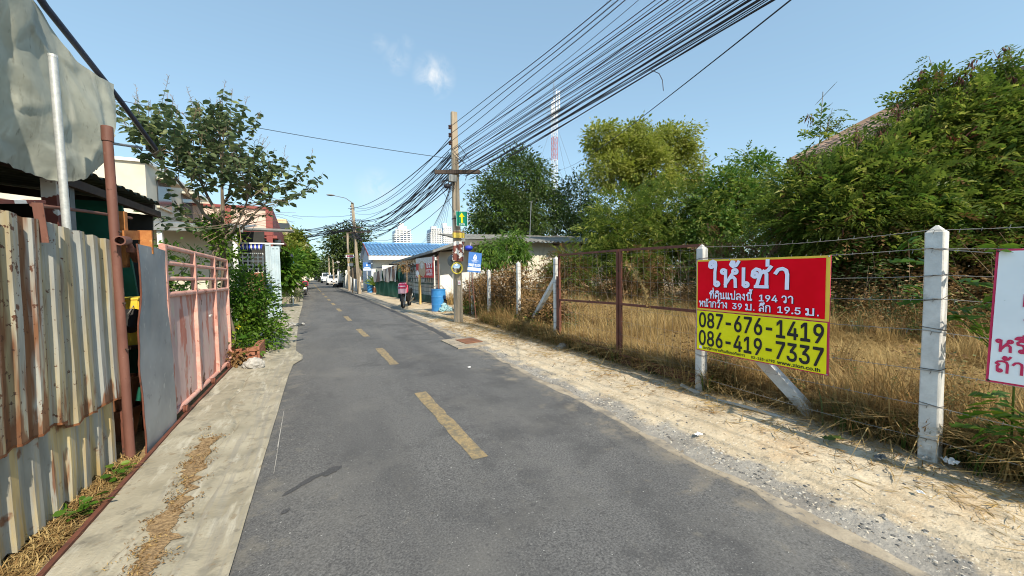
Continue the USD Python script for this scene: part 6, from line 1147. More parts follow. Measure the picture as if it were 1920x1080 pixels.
m = MB(); wall(m, 4.2, 4.95, 33.96, 34.0, 0.02, 2.1); m.build('door', 'grey_metal', bh)
b0 = A(730, 503, y=33.0); t = thing('white_board', 'white sign board under the blue roof eave', 'sign', b0); MB().box(b0, (1.15, .04, .5)).build('panel', 'white_paint', t); MB().tube([b0-V(0, 0, .2), V(b0[0], b0[1]+.1, 0)], .03, 6).build('leg', 'grey_metal', t)
# roadside annex: tin roof, iron-bar fence, banner, green sheet fence
an = thing('roadside_annex', 'low roadside annex with tin roof edge and white end wall behind the barrel', 'annex', (6, 20, 0)); za = A(812, 470, x=4.75)[2]
e0, e1, e2 = A(735, 493, x=4.55), A(812, 471, x=4.75), A(872, 450, y=17.6)
m = MB(); m.bar(e0, e1, .05, .12); m.bar(e1, e2, .05, .12); m.build('roof_edge', 'grey_metal', an)
P = np.array([[e0, V(9, 26, e0[2]+.6)], [e1, V(9, 19.5, e1[2]+.5)], [e2, V(9.2, 17.6, e2[2]+.15)]]); m = MB().grid(P); m.grid((P+V(0, 0, .03))[::-1]); m.build('roof', 'roof_metal', an)
m = MB(); wall(m, 5.4, 9.0, 19.2, 19.35, 0, e1[2]+.1); m.build('end_wall', 'white_paint', an); m = MB(); wall(m, 6.2, 6.35, 19.35, 30, 0, 2.3); m.build('back_wall', 'white_paint', an)
for k in range(24):
    pass
gw = thing('grid_wall', 'white wall of square blocks behind the green iron bars', 'wall', (5.7, 22, 0)); m = MB(); m.bar((4.78, 24.9, 1.05), (5.22, 18.5, 1.05), .04, 2.1); m.build('backing', 'grey_metal', gw)
for i in range(34):
    for j in range(8): MB().box((5.17-.069*.2*i, 18.62+.186*i, .28+.225*j), (.05, .155, .195)).build('block', 'white_paint', gw) if i*8+j < 272 else None
pa = A(845, 500, y=17.9); t = thing('black_sheet', 'black plastic sheet slung over the annex roof by the flaked sign', 'sheet', pa); P = np.zeros((12, 8, 3)); qs = [A(818, 478, y=18.4), A(832, 462, y=18.6), A(850, 457, y=18.2), A(873, 460, y=17.7)]
for i in range(12):
    f = i/11*2.999; k = int(f); q = qs[k]*(1-f+k)+qs[k+1]*(f-k)
    for j in range(8): P[i, j] = q+V(.15*j, .55*j, -.02*j+.03*math.sin(i+j))
m = MB().grid(P); P3 = np.stack([P[:, 0], P[:, 0]*V(1, 1, 0)+V(0, 0, 1)*np.minimum(P[:, 0, 2:3], e1[2]+.02)], 1); m.grid(P3); m.build('sheet', 'dark_wall', t)
for i, (ya, yb, xa, xb, lb) in enumerate([(24.9, 22.0, 4.47, 4.66, 'green iron-bar fence panel behind the red and white motorcycle'), (21.6, 18.6, 4.68, 4.88, 'green iron-bar fence panel with arches below the red banner')]):
    t = thing('iron_fence', lb, 'fence', ((xa+xb)/2, (ya+yb)/2, 0)); z1_ = 1.95; n_ = 15; hz = 1.0 if i else 1.95
    for k in range(n_+1):
        f = k/n_; MB().bar((xa+(xb-xa)*f, ya+(yb-ya)*f, .1), (xa+(xb-xa)*f, ya+(yb-ya)*f, 1.95 if i == 0 or k % 5 == 0 else 1.15), .018).build('bar', 'green_iron', t)
    for z in ((.15, 1.95, 1.1) if i == 0 else (.15, 1.05, 1.95)): MB().bar((xa, ya, z), (xb, yb, z), .035, .045).build('rail', 'green_iron', t)
    for k in range(5):
        f = (k+.5)/5; cc = V(xa+(xb-xa)*f, ya+(yb-ya)*f, 1.15); L = abs(yb-ya)/5*.42; a = np.linspace(0, np.pi, 9); MB().tube(np.stack([cc[0]+0*a, cc[1]+L*np.cos(a), cc[2]+L*1.1*np.sin(a)], 1), .014, 5).build('arch', 'green_iron', t)
    MB().bar((xa+.03, ya, .3), (xb+.03, yb, .3), .02, .36).build('kick_plate', 'green_iron', t)
for i, (px, pyb, y, mt, lb, h, w) in enumerate([(787, 572, 19.6, 'post_yellow', 'yellow wooden post in front of the iron-bar fence', 1.5, .1), (763, 560, 22.6, 'bark', 'brown post with dry climber left of the red banner', 2.3, .09), (815, 575, 18.3, 'white_paint', 'thin white post at the right end of the red banner', 2.45, .05), (822, 575, 18.0, 'rust_pipe', 'thin rusty post at the annex corner beside the barrel', 2.4, .05)]):
    x = A(px, 530, y=y)[0]; t = thing('timber_post', lb, 'post', (x, y, 0)); MB().box((x, y, h/2), (w, w, h)).build('shaft', mt, t); MB().box((x, y, h), (w*1.3, w*1.3, .03)).build('cap', mt, t)
    if i == 1: (v, f), c, d = foliage([(V(x, y, 2.0), V(.5, .9, .3))], 30, 14, .12, NARROW, .14, rr, .3, droop=.8); MB().add(v, f).build('dry_climber', 'leaf_dry', t, kind='stuff')
c0, c1 = A(782, 485, x=4.55), A(815, 483, x=4.72); c2 = A(782, 520, x=4.55); t = thing('red_banner', 'red and grey printed banner with tan picture hung on the iron-bar fence', 'banner', (c0+c1)/2); R_ = (c1-c0)/np.linalg.norm(c1-c0); b = Board(V(c0[0]-.05, c0[1], c2[2]), V(R_[0], R_[1], 0)/np.hypot(R_[0], R_[1]), (0, 0, 1)); BW = float(np.linalg.norm((c1-c0)[:2])); BH = float(c0[2]-c2[2])
bput(b, 'panel', 'banner_red', t, 0, 0, BW, BH, 0, .01); bput(b, 'grey_top', 'banner_grey', t, 0, BH*.72, BW*.95, BH, .01, .014)
MB().add(*b.poly(Polygon(blob(BW*.38, BH*.45, BW*.2, BH*.42, seed=3)), .014, .018)).build('tan_picture', 'banner_tan', t); MB().add(*b.poly(Polygon(blob(BW*.38, BH*.62, BW*.09, BH*.16, seed=4)), .018, .021)).build('pale_patch', 'banner_grey', t); MB().add(*b.poly(Polygon(blob(BW*.1, BH*.2, BW*.09, BH*.18, seed=5)), .012, .016)).build('white_patch', 'sign_white', t)
for text, u, v, h, w in (('บรว' if 0 else 'ปรว', .62, .50, .24, .30), ('กวาม', .62, .30, .10, .30), ('ลงมก', .62, .12, .12, .3)):
    g_, wd = thai(text, h*BH, .2); mb = MB().prism(g_, 0, .002); MB().add(*b.put((np.vstack(mb.v), np.vstack(mb.f)), u*BW, v*BH, .011, w*BW)).build('lettering', 'sign_white', t)
gf = thing('green_sheet_fence', 'dark green sheet fence at the roadside with striped cloth over it', 'fence', (4, 28, 0)); q0, q1 = A(705, 553, z=0), A(748, 560, z=0); z0_, z1_ = A(705, 512, x=q0[0])[2], A(748, 497, x=q1[0])[2]
P = np.zeros((30, 10, 3))
for i in range(30):
    f = i/29
    for j in range(10): P[i, j] = q0*(1-f)+q1*f+V(-.05*math.sin(i*1.1)*(.4+.6*j/9)+.03*math.sin(i*.37+j), 0, .05+(z0_*(1-f)+z1_*f-.05)*j/9)
m = MB().grid(P); m.grid((P+V(.02, 0, 0))[::-1]); m.build('sheet', 'green_tarp', gf, smooth=40)
for f in (0, .5, 1): q = q0*(1-f)+q1*f; MB().box((q[0]+.06, q[1], .95), (.06, .06, 1.95)).build('post', 'green_iron', gf)
P = np.zeros((10, 10, 3)); e = q1+V(3.0, .4, 0)
m = MB(); m.box(((q1[0]+e[0])/2, q1[1]+.1, z1_/2), (3.0, .04, z1_)); m.build('return_panel', 'green_tarp', gf)
for k, (fa, fb, lb) in enumerate([(.0, .42, 'pale checked cloth hung at the left end of the green sheet fence'), (.46, 1.0, 'striped brown and white cloth hung over the green sheet fence')]):
    t = thing('hung_cloth', lb, 'cloth', q0*(1-fa)+q1*fa+V(-.1, 0, 1.5)); ns = 3 if k == 0 else 7
    for s in range(ns):
        P = np.zeros((4, 8, 3))
        for i in range(4):
            f = fa+(fb-fa)*(s+i/3)/ns; q = q0*(1-f)+q1*f; zt_ = (z0_*(1-f)+z1_*f)+.03; dr = .55+.55*(f if k else 0.3)+.06*math.sin(s)
            for j in range(8): P[i, j] = q+V(-.11-.04*math.sin(f*30+j*.5)-.02*j/7, 0, zt_-dr*j/7)
        MB().grid(P).build('stripe', ('cloth_white', 'cloth_brown')[s % 2], t, smooth=40)
bq = A(827, 586, z=0); t = thing('blue_barrel', 'blue plastic barrel standing by the annex corner left of the nearest pole', 'barrel', V(bq[0], bq[1]+.3, 0)); bb = t.loc
MB().lathe([(0, 0), (.27, 0), (.29, .05), (.29, .3), (.30, .32), (.29, .34), (.29, .62), (.30, .64), (.29, .66), (.28, .9), (.25, .93), (.25, .88), (0, .88)], bb, 26).build('body', 'blue_plastic', t, smooth=40); MB().lathe([(.265, .9), (.29, .9), (.29, .95), (.265, .95)], bb, 26).build('rim', 'blue_plastic', t, smooth=40)
a = np.linspace(0, np.pi, 12); t = thing('wire_hoops', 'thin pale hoops standing in the blue barrel', 'hoops', bb+V(0, 0, .9))
for k in range(2): MB().tube(np.stack([bb[0]+.24*np.cos(a), bb[1]+.08*k+0*a, bb[2]+.9+(.22-.05*k)*np.sin(a)], 1), .01, 5).build('hoop', 'bark', t)
q = A(828, 585, z=0); t = thing('plastic_bundle', 'bundle of light blue plastic bags at the foot of the blue barrel', 'bags', V(q[0]+.1, q[1]-.1, 0))
for k in range(7): crm = V(q[0]+.1+rr.normal()*.12, q[1]-.15+rr.normal()*.08, .1+.08*k*rr.random()); MB().ball(crm, (.12, .10, .12), 2, .3, seed=60+k).build('bag', ('light_blue_bag', 'light_blue_bag', 'black_rubber')[k % 3], t)
q = A(697, 547, z=0); q = V(4.0, 33.0, 0); t = thing('potted_palm', 'potted palm beside the left end of the green sheet fence', 'potted plant', q)
MB().lathe([(0, 0), (.22, 0), (.3, .45), (.26, .45), (0, .4)], q, 16).build('pot', 'pot_brown', t); P_ = np.repeat([q+V(0, 0, .5)], 60, 0); D_ = rr.normal(size=(60, 3)); D_[:, 2] = np.abs(D_[:, 2])+.5; MB().add(*scatter((LEAF[0]*V(1, .18, 1), LEAF[1]), P_, D_, .9+.4*rr.random(60), rr)).build('leaves', 'leaf_mid', t)
q = V(3.6, 33.4, 0); t = thing('blue_bin', 'blue plastic bin beside the second pole under the small blue sign', 'bin', q); MB().lathe([(0, 0), (.25, 0), (.28, .9), (0, .92)], q, 16).build('body', 'blue_plastic', t, smooth=40); MB().lathe([(.26, .85), (.31, .85), (.31, .93), (.26, .93)], q, 16).build('rim', 'blue_plastic', t)
c = A(688, 500, y=33.6); t = thing('blue_sign', 'small far blue board with white emblem beside the second pole', 'sign', c); b = plate(t, '', '', c, .58, .7, 0); bput(b, 'panel', 'sign_blue', t, 0, 0, .58, .7, 0, .01); bput(b, 'lower_band', 'sign_white', t, 0, .04, .58, .2, .01, .014); MB().add(*b.poly([(.22, .45), (.29, .6), (.36, .45), (.29, .38)], .01, .014)).build('emblem', 'sign_white', t); bput(b, 'lettering', 'sign_white', t, .08, .26, .5, .31, .01, .013); MB().tube([c+V(0, .03, -.3), V(c[0], c[1]+.03, 0)], .03, 6).build('post', 'white_paint', t)
for i, (px, py, w, h, mt, lb) in enumerate([(656, 479, .62, .36, 'crate_yellow', 'yellow topped white notice board on the thin pole left of the second pole'), (657, 495, .42, .36, 'post_yellow', 'small pale yellow board below the yellow topped notice board')]):
    c = A(px, py, y=33.9); t = thing('notice_board', lb, 'sign', c); b = plate(t, '', '', c, w, h, 0); bput(b, 'panel', 'sign_white' if i == 0 else 'cloth_white', t, 0, 0, w, h, 0, .01); bput(b, 'band', mt, t, 0, h*.68, w, h, .01, .013)
    if i == 0: bput(b, 'print', 'sign_crimson', t, .06, h*.2, w-.06, h*.5, .01, .012)
    MB().tube([c+V(.12, .05, .2), V(c[0]+.12, c[1]+.05, 0 if i == 0 else c[2]-.2)], .05, 6).build('post', 'bark', t)
cm = A(667, 512, y=33.2); t = cmirror('brown back of a round traffic mirror beside the second pole', cm, .42, 2.9, 'bark', False); MB().tube([cm+V(.1, .1, 0), V(cm[0]+.1, cm[1]+.1, 0)], .04, 8).build('post', 'grey_metal', t)
# pale fence walls and low shop further on
fw_ = thing('pillared_wall', 'pale roadside wall with pillars along the far right side', 'wall', (2.9, 44, 0))
for k in range(9):
    y = 35.5+2.6*k; x = xR(y)+.75; MB().box((x, y, 1.0), (.3, .3, 2.0)).build('pillar', 'white_paint', fw_); x2 = xR(y+1.3)+.78; MB().bar((x, y+.15, .75), (x2, y+2.45, .75), .12, 1.5).build('panel', ('blue_white_wall', 'white_paint')[k % 2], fw_)
sp = thing('low_shop', 'low brown-fronted shop beyond the parked cars', 'shop', (8, 74, 0)); m = MB(); wall(m, 2.8, 14, 72, 84, 0, 3.4); m.build('wall', 'cloth_brown', sp); m = MB(); wall(m, 2.2, 14, 70.5, 84, 3.4, 3.75); m.build('roof', 'banner_grey', sp)
for k in range(5): m = MB(); wall(m, 3.2+1.5*k, 4.3+1.5*k, 71.93, 72.0, .5, 2.6); m.build('opening', 'window_dark', sp)
t = thing('far_gate', 'white wall at the far end where the road bends out of sight', 'wall', (-4, 108, 0)); m = MB(); wall(m, -8, 1.5, 108, 108.3, 0, 3.4); m.build('wall', 'pale_wall', t); m = MB(); wall(m, -1.6, .4, 107.9, 108, 0, 2.6); m.build('opening', 'window_dark', t)
t = thing('far_building', 'small pale building above the white wall at the road end', 'building', (-5, 116, 0)); m = MB(); wall(m, -12, -2.5, 114, 122, 0, 9.5); m.build('wall', 'pale_wall', t)
for k in range(3): m = MB(); wall(m, -10+2.6*k, -8.6+2.6*k, 113.9, 114, 6, 7.6); m.build('window', 'window_dark', t)
# far trees along the road
tree('street_tree', 'big dark tree behind the second pole', 'tree', (3.6, 47, 0), [ell(652, 455, 36, 26, y=47), ell(630, 465, 18, 16, y=46), ell(672, 450, 18, 22, y=47), ell(655, 488, 26, 24, y=47), ell(640, 445, 16, 14, y=47)], 190, 30, .5, LEAF, .34, 'leaf_dark', 220, trunk_r=.25, limbs=10, droop=.4)
tree('street_tree', 'low rounded tree at the far right of the road end', 'tree', (-.5, 88, 0), [ell(612, 498, 22, 16, y=86), ell(630, 503, 18, 15, y=84), ell(600, 505, 12, 16, y=88)], 120, 26, .7, LEAF, .5, 'leaf_dark', 221, trunk_r=.25, limbs=6)
for i, (E, y, lf, lb, b_) in enumerate([([ell(542, 500, 16, 22, y=27), ell(556, 488, 10, 16, y=29)], 30, 'leaf_bright', 'light green drooping shrub beyond the blue-grey gate', (-2.6, 27.5, 0)), ([ell(572, 492, 14, 18, y=44), ell(560, 470, 12, 15, y=43), ell(580, 506, 8, 10, y=48)], 42, 'leaf_mid', 'green tree overhanging the left road edge near the parked motorcycle', (-3.2, 42, 0)), ([ell(586, 498, 8, 14, y=70), ell(578, 490, 9, 13, y=68)], 62, 'leaf_dark', 'dark tree at the left road end above the white van', (-4.5, 62, 0)), ([ell(531, 516, 9, 20, y=21), ell(527, 500, 8, 12, y=20.5)], 21, 'leaf_bright', 'green leafy plant hanging by the blue awning', (-2.1, 21, 0)), ([ell(545, 475, 14, 14, y=34), ell(555, 450, 8, 12, y=36)], 34, 'leaf_yellowgreen', 'yellowish creeper below the yellow balcony house', (-4.4, 34, 0))]):
    tree('street_bush', lb, 'bush', b_, E, 110, 22, .14+.004*y, LEAF, .16+.004*y, lf, 230+i, trunk_r=.08, limbs=10, droop=.6)

# ------------------------------------------------------------------ buildings on the left
hw = thing('white_house', 'white flat-roofed two-storey house behind the garden tree', 'house', (-10, 26, 0)); zr = A(272, 305, x=-6)[2]
m = MB(); wall(m, -14, -6, 19.9, 32, 0, zr); m.build('wall', 'pale_wall', hw); m = MB(); wall(m, -14.1, -5.9, 19.8, 32.1, zr, zr+.12); m.build('parapet', 'white_paint', hw)
for k in range(3): m = MB(); wall(m, -6.0, -5.96, 21+3.2*k, 22.6+3.2*k, zr-1.5, zr-.4); w = m.build('window', 'window_dark', hw); m = MB(); wall(m, -6.0, -5.9, 20.9+3.2*k, 22.7+3.2*k, zr-1.58, zr-1.5); m.build('sill', 'pale_wall', w); m = MB(); wall(m, -6.0, -5.5, 20.9+3.2*k, 22.7+3.2*k, zr-.4, zr-.3); m.build('awning', 'pale_wall', w)
pkh = thing('pink_townhouse', 'pink townhouse with maroon trim beyond the garden tree', 'house', (-6, 30, 0)); pa, pb = A(340, 372, y=26), A(506, 394, y=26); pc = A(520, 430, y=27); zt_ = pb[2]+.05; xe = pb[0]
m = MB(); wall(m, pa[0], xe-.9, 26.6, 38, 0, zt_-.1); m.build('wall', 'pink_wall', pkh); m = MB(); wall(m, pa[0], xe, 26, 26.5, zt_-1.45, zt_); m.build('parapet', 'pink_wall', pkh)
m = MB(); wall(m, pa[0]-.02, xe+.1, 25.9, 26.0, zt_-.02, zt_+.12); wall(m, pa[0]-.02, xe+.1, 25.9, 26.0, zt_-1.5, zt_-1.25); m.build('trim_band', 'maroon_trim', pkh)
for f in (.02, .5, .985): x = pa[0]*(1-f)+xe*f; m = MB(); wall(m, x-.15, x+.15, 25.92, 26.0, 0.2, zt_-.04); m.build('pilaster', 'maroon_trim', pkh)
MB().prism([(26, zt_+.1), (26, zt_-1.5), (33, zt_-1.5), (33, zt_-.9)], xe, xe+.12, 'x').build('side_fascia', 'maroon_trim', pkh); MB().prism([(26.0, zt_-1.5), (33, zt_-1.5), (33, zt_-1.65), (26, zt_-1.65)], xe-.9, xe+.3, 'x').build('canopy', 'maroon_trim', pkh)
for k in range(3): x = pa[0]+.7+1.4*k; m = MB(); wall(m, x, x+.9, 26.54, 26.6, zt_-2.9, zt_-1.7); w = m.build('window', 'window_dark', pkh); m = MB(); wall(m, x-.08, x+.98, 26.48, 26.54, zt_-2.98, zt_-2.9); m.build('sill', 'maroon_trim', w)
yh = thing('yellow_house', 'weathered yellow house with balconies beyond the pink townhouse', 'house', (-7, 42, 0)); qa, qb = A(520, 418, y=40), A(548, 430, y=40); m = MB(); wall(m, qa[0]-4, qb[0], 40, 50, 0, qa[2]-.4); m.build('wall', 'yellow_wall', yh); m = MB(); wall(m, qa[0]-4, qb[0]-.5, 41, 49, qa[2]-.4, qa[2]+.5); m.build('upper_block', 'yellow_wall', yh)
for k in range(3): z = qa[2]-1.1-1.3*k; m = MB(); wall(m, qa[0]-4, qb[0]+.5, 39.3, 40, z, z+.5); b_ = m.build('balcony', 'yellow_wall', yh); m = MB(); wall(m, qa[0]-.2, qb[0]-.2, 39.95, 40, z+.55, z+1.1); m.build('window', 'window_dark', yh)
rh = thing('red_roof_house', 'far house with red-brown roof beyond the yellow house', 'house', (-5.5, 56, 0)); ra, rb_ = A(556, 458, y=54), A(577, 470, y=54); m = MB(); wall(m, ra[0]-3, rb_[0]-.3, 55, 64, 0, rb_[2]); m.build('wall', 'pale_wall', rh); MB().prism([(ra[0]-3.3, rb_[2]), (rb_[0]+.2, rb_[2]), (rb_[0]-.5, ra[2]), (ra[0]-3.3, ra[2])], 54.5, 64, 'y').build('roof', 'red_roof', rh)
# garden structures between: tin eave, lattice wall, blue-grey gate leaves, awnings
te = thing('tin_eave', 'low tin-roofed lean-to behind the garden tree', 'lean-to', (-4, 13, 0)); a, b = A(262, 418, y=12.5), A(352, 427, y=12.5)
sheet_roof(a[0]-1, b[0]+1.2, 12.3, 15.5, a[2]-.05, a[2]+.35, .2, .04).build('roof', 'grey_metal', te); m = MB(); wall(m, a[0]-1, b[0]+1.2, 12.28, 12.3, a[2]-.18, a[2]); m.build('fascia', 'grey_metal', te); m = MB(); wall(m, a[0]-1, b[0]+.8, 13.6, 13.7, 0, a[2]); m.build('wall', 'pale_wall', te)
for x in (a[0]+.4, b[0]+1.0): MB().box((x, 12.4, a[2]/2), (.1, .1, a[2])).build('post', 'white_paint', te)
lw = thing('lattice_wall', 'white square lattice wall behind the green shrub', 'lattice', (-2.6, 14, 0)); a, b = A(448, 478, y=14), A(494, 508, y=14); x0, x1, z0, z1 = a[0]-1.2, b[0], b[2]-.05, a[2]+.05
for k in range(15): x = x0+(x1-x0)*k/14; MB().bar((x, 14, z0), (x, 14, z1), .03).build('upright', 'white_paint', lw)
for k in range(6): z = z0+(z1-z0)*k/5; MB().bar((x0, 13.985, z), (x1, 13.985, z), .03).build('crossbar', 'white_paint', lw)
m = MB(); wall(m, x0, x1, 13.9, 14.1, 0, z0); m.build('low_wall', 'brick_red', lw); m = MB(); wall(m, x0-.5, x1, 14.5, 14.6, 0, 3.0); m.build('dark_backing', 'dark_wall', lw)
a = A(445, 462, y=13.8); b = A(490, 466, y=13.8); t = thing('bunting', 'blue and white scalloped valance over the white lattice', 'valance', a)
for k in range(12): x = a[0]+(b[0]-a[0])*k/12; MB().prism([(x, a[2]+.08), (x+.09, a[2]+.08), (x+.045, a[2]-.12)], 13.8, 13.81, 'y').build('flag', ('white_paint', 'royal_blue')[k % 2], t)
MB().bar((a[0]-.2, 13.8, a[2]+.1), (b[0]+.6, 13.8, a[2]+.1), .04).build('rail', 'white_paint', t)
MB().bar((a[0]-.8, 13.0, a[2]+.45), (b[0]+.9, 13.0, a[2]+.42), .5, .05).build('canopy_edge', 'grey_metal', t)
bg = thing('blue_grey_gate', 'tall blue-grey metal gate leaves standing beyond the green shrub', 'gate', (-1.6, 16.6, 0))
for i, (px0, px1, ptop, y) in enumerate([(509, 523, 462, 16.6), (486, 506, 455, 15.0)]):
    c0, c1 = A(px0, ptop, y=y), A(px1, ptop+4, y=y); h = c0[2]; w = c1[0]-c0[0]; MB().box(((c0[0]+c1[0])/2, y, h/2), (w, .05, h)).build('leaf', 'blue_grey_paint', bg)
    for k in range(3): MB().box((c0[0]+w*k/2, y-.04, h/2), (.05, .04, h-.02)).build('stile', 'blue_grey_paint', bg)
    for z in (.1, h*.55, h-.05): MB().box(((c0[0]+c1[0])/2, y-.035, z), (w+.05, .03, .06)).build('rail', 'blue_grey_paint', bg)
    MB().tube([(c0[0]+w*.75, y-.07, h*.4), (c0[0]+w*.75, y-.1, h*.44), (c0[0]+w*.75, y-.07, h*.48)], .012, 5).build('handle', 'grey_metal', bg)
aw = thing('dark_awning', 'dark grey sheet awning over the road beyond the blue-grey gate', 'awning', (-2, 20, 2.6)); c0, c1 = A(500, 452, y=18.5), A(547, 476, y=19.5); P = np.array([[V(-5, 18.6, c0[2]+.5), V(-5, 20.6, c0[2]+.5)], [V(c0[0], 18.6, c0[2]), V(c0[0], 20.6, c0[2])], [V(c1[0], 19.4, c1[2]), V(c1[0], 20.6, c1[2])]]); m = MB().grid(P); m.grid((P-V(0, 0, .05))[::-1]); m.build('sheet', 'grey_metal', aw); MB().bar(P[2, 0]-V(.02, 0, .06), P[2, 1]-V(.02, 0, .06), .04, .12).build('valance', 'dark_pipe', aw)
for y in (18.8, 19.8): MB().box((c1[0]-.6, y+.6, 1.2), (.07, .07, 2.5)).build('post', 'blue_grey_paint', aw)
t = thing('blue_awning', 'bright blue striped awning below the dark awning', 'awning', (-1.9, 23, 2)); c0, c1 = A(522, 484, y=23), A(551, 492, y=23); P = np.array([[V(c0[0]-1, 23, c0[2]+.2), V(c0[0]-1, 23.9, c0[2]+.25)], [V(c1[0], 23, c1[2]), V(c1[0], 23.9, c1[2]+.05)]]); m = MB().grid(P); m.grid((P-V(0, 0, .04))[::-1]); m.build('sheet', 'blue_plastic', t); MB().box((c1[0]-.1, 23.1, c1[2]/2), (.05, .05, c1[2])).build('post', 'white_paint', t)
q = A(540, 569, z=0); t = thing('stone_planter', 'round pale planter with shrubs at the left road edge beyond the gate', 'planter', V(q[0], q[1], 0)); MB().lathe([(0, 0), (.55, 0), (.65, .35), (.5, .4), (0, .35)], t.loc, 16).build('bowl', 'apron_concrete', t); MB().ball(t.loc+V(.2, .3, .75), (.45, .3, .55), 2, .15).build('rock', 'dusty_concrete', t)
(v, f), c, d = foliage([(t.loc+V(0, -.1, .45), V(.65, .5, .3))], 40, 16, .12, NARROW, .2, rr, .3); MB().add(v, f).build('shrubs', 'leaf_grey', t, kind='stuff')
for i, (px, py, lb) in enumerate([(498, 590, 'dead leaves and rubble swept together beside the blue-grey gate'), (530, 610, 'crumbled pale stones on the apron beyond the green shrub')]):
    q = A(px+15, py, z=0.03); t = thing('rubble_scatter', lb, 'rubble', q)
    for k in range(9): MB().ball(q+V(rr.normal()*.15, rr.normal()*.5, .03), (.05+.05*rr.random(),)*2+(.04,), 1, .25, seed=k).build('stone', 'rubble', t)

# ------------------------------------------------------------------ vehicles
def motorcycle(label, loc, rz, body, body2, cover):
    t = thing('motorcycle', label, 'motorcycle', (0, 0, 0)); # built facing -y, wheels on z = 0
    def wheel(y, nm):
        w = MB().lathe([(.24, -.05), (.29, -.045), (.30, 0), (.29, .045), (.24, .05), (.235, 0), (.24, -.05)], (0, y, .30), 22, 'x').build('tyre', 'black_rubber', t, smooth=40); MB().lathe([(.20, -.03), (.24, -.03), (.24, .03), (.20, .03), (.20, -.03)], (0, y, .30), 22, 'x').build('rim', 'chrome', t); m = MB()
        for k in range(6): a = k*1.047; m.bar((0, y, .30), (0, y+.21*math.cos(a), .30+.21*math.sin(a)), .02)
        m.lathe([(0, -.05), (.05, -.05), (.05, .05), (0, .05)], (0, y, .3), 12, 'x'); m.build('spokes', 'chrome', t)
    wheel(-.62, 'f'); wheel(.62, 'r')
    for s in (-1, 1): MB().tube([(s*.09, -.62, .30), (s*.09, -.52, .72), (s*.06, -.45, .95)], .022, 8).build('fork', 'chrome', t)
    m = MB(); a = np.linspace(.1, 2.6, 9); m.grid(np.array([[(x, -.62-.33*math.cos(q), .30+.33*math.sin(q)) for q in a] for x in (-.07, 0, .07)])); m.build('front_fender', body, t)
    MB().prism(Polygon([(-.50, .55), (-.36, .98), (-.30, 1.0), (-.22, .60), (0, .45), (.1, .40), (.08, .32), (-.3, .36)]).buffer(.02), -.15, .15, 'x').build('leg_shield', body, t)
    MB().prism(Polygon([(-.56, .72), (-.44, 1.03), (-.34, 1.05), (-.38, .74)]).buffer(.02), -.19, .19, 'x').build('front_cowl', body2, t)
    MB().ball((0, -.56, .96), (.10, .07, .09), 2).build('headlight', 'lamp_clear', t, smooth=50)
    MB().prism(Polygon([(.0, .45), (.75, .62), (.85, .78), (.1, .72), (-.05, .55)]).buffer(.02), -.13, .13, 'x').build('body', body, t); MB().prism(Polygon([(0, .74), (.72, .80), (.75, .86), (.4, .84), (.05, .81)]).buffer(.015), -.14, .14, 'x').build('seat', 'black_rubber', t)
    MB().prism(Polygon([(-.15, .28), (.3, .28), (.35, .45), (-.1, .46)]), -.12, .12, 'x').build('engine', 'dark_iron', t)
    for s in (-1, 1):
        MB().tube([(0, -.42, 1.02), (s*.18, -.42, 1.06), (s*.36, -.34, 1.04)], .014, 8).build('handlebar', 'black_rubber', t); MB().tube([(s*.24, -.4, 1.06), (s*.28, -.44, 1.22)], .007, 6).build('mirror_stalk', 'chrome', t); MB().ball((s*.29, -.45, 1.25), (.06, .02, .045), 1).build('mirror', 'black_rubber', t)
        MB().ball((s*.14, -.54, .92), (.035, .03, .03), 1).build('indicator', 'crate_yellow', t); MB().tube([(s*.1, .62, .3), (s*.11, .5, .7)], .02, 6).build('shock', 'chrome', t)
    MB().tube([(.14, 0, .26), (.15, .5, .3), (.15, .85, .36)], [.03, .045, .045], 10).build('exhaust', 'chrome', t)
    MB().ball((0, .86, .74), (.10, .05, .06), 2).build('tail_lamp', 'lamp_red', t, smooth=50); MB().box((0, .92, .56), (.2, .01, .16)).build('number_plate', 'litter_white', t); MB().bar((0, .8, .62), (0, .93, .45), .16, .02).build('rear_guard', 'black_rubber', t)
    MB().tube([(-.1, .05, .28), (-.26, -.02, .02)], .012, 6).build('stand', 'dark_iron', t)
    if cover: MB().prism(Polygon([(-.80, .70), (-.58, .72), (-.50, 1.0), (-.62, 1.12), (-.78, 1.0)]).buffer(.03), -.17, .17, 'x').build('front_cover', 'bike_pink', t); MB().prism(Polygon([(-.80, .92), (-.56, .98), (-.60, 1.13), (-.76, 1.03)]).buffer(.03), -.15, .175, 'x').build('cover_patch', 'bike_red', t)
    x = UsdGeom.Xform(t.prim); x.GetOrderedXformOps()[0].Set(Gf.Vec3d(*map(float, loc))); x.GetOrderedXformOps()[1].Set(float(math.degrees(rz))); return t
q = A(767, 578, z=0); motorcycle('red, pink and black motorcycle parked facing the viewer before the iron-bar fence', (q[0], q[1]+.6, .02), -.42, 'black_rubber', 'bike_red', True)
q = A(569, 551, z=0); motorcycle('black motorcycle with red tail lamp parked at the left road edge', (q[0]+.05, q[1]-6, 0), math.pi+.05-math.pi, 'black_rubber', 'bike_red', False) if 0 else motorcycle('black motorcycle with red tail lamp parked at the left road edge', (-1.12, 34.0, .0), math.pi, 'black_rubber', 'bike_red', False)
motorcycle('second dark motorcycle behind the one with the red tail lamp', (-1.55, 36.2, 0), math.pi-.25, 'dark_iron', 'royal_blue', False)
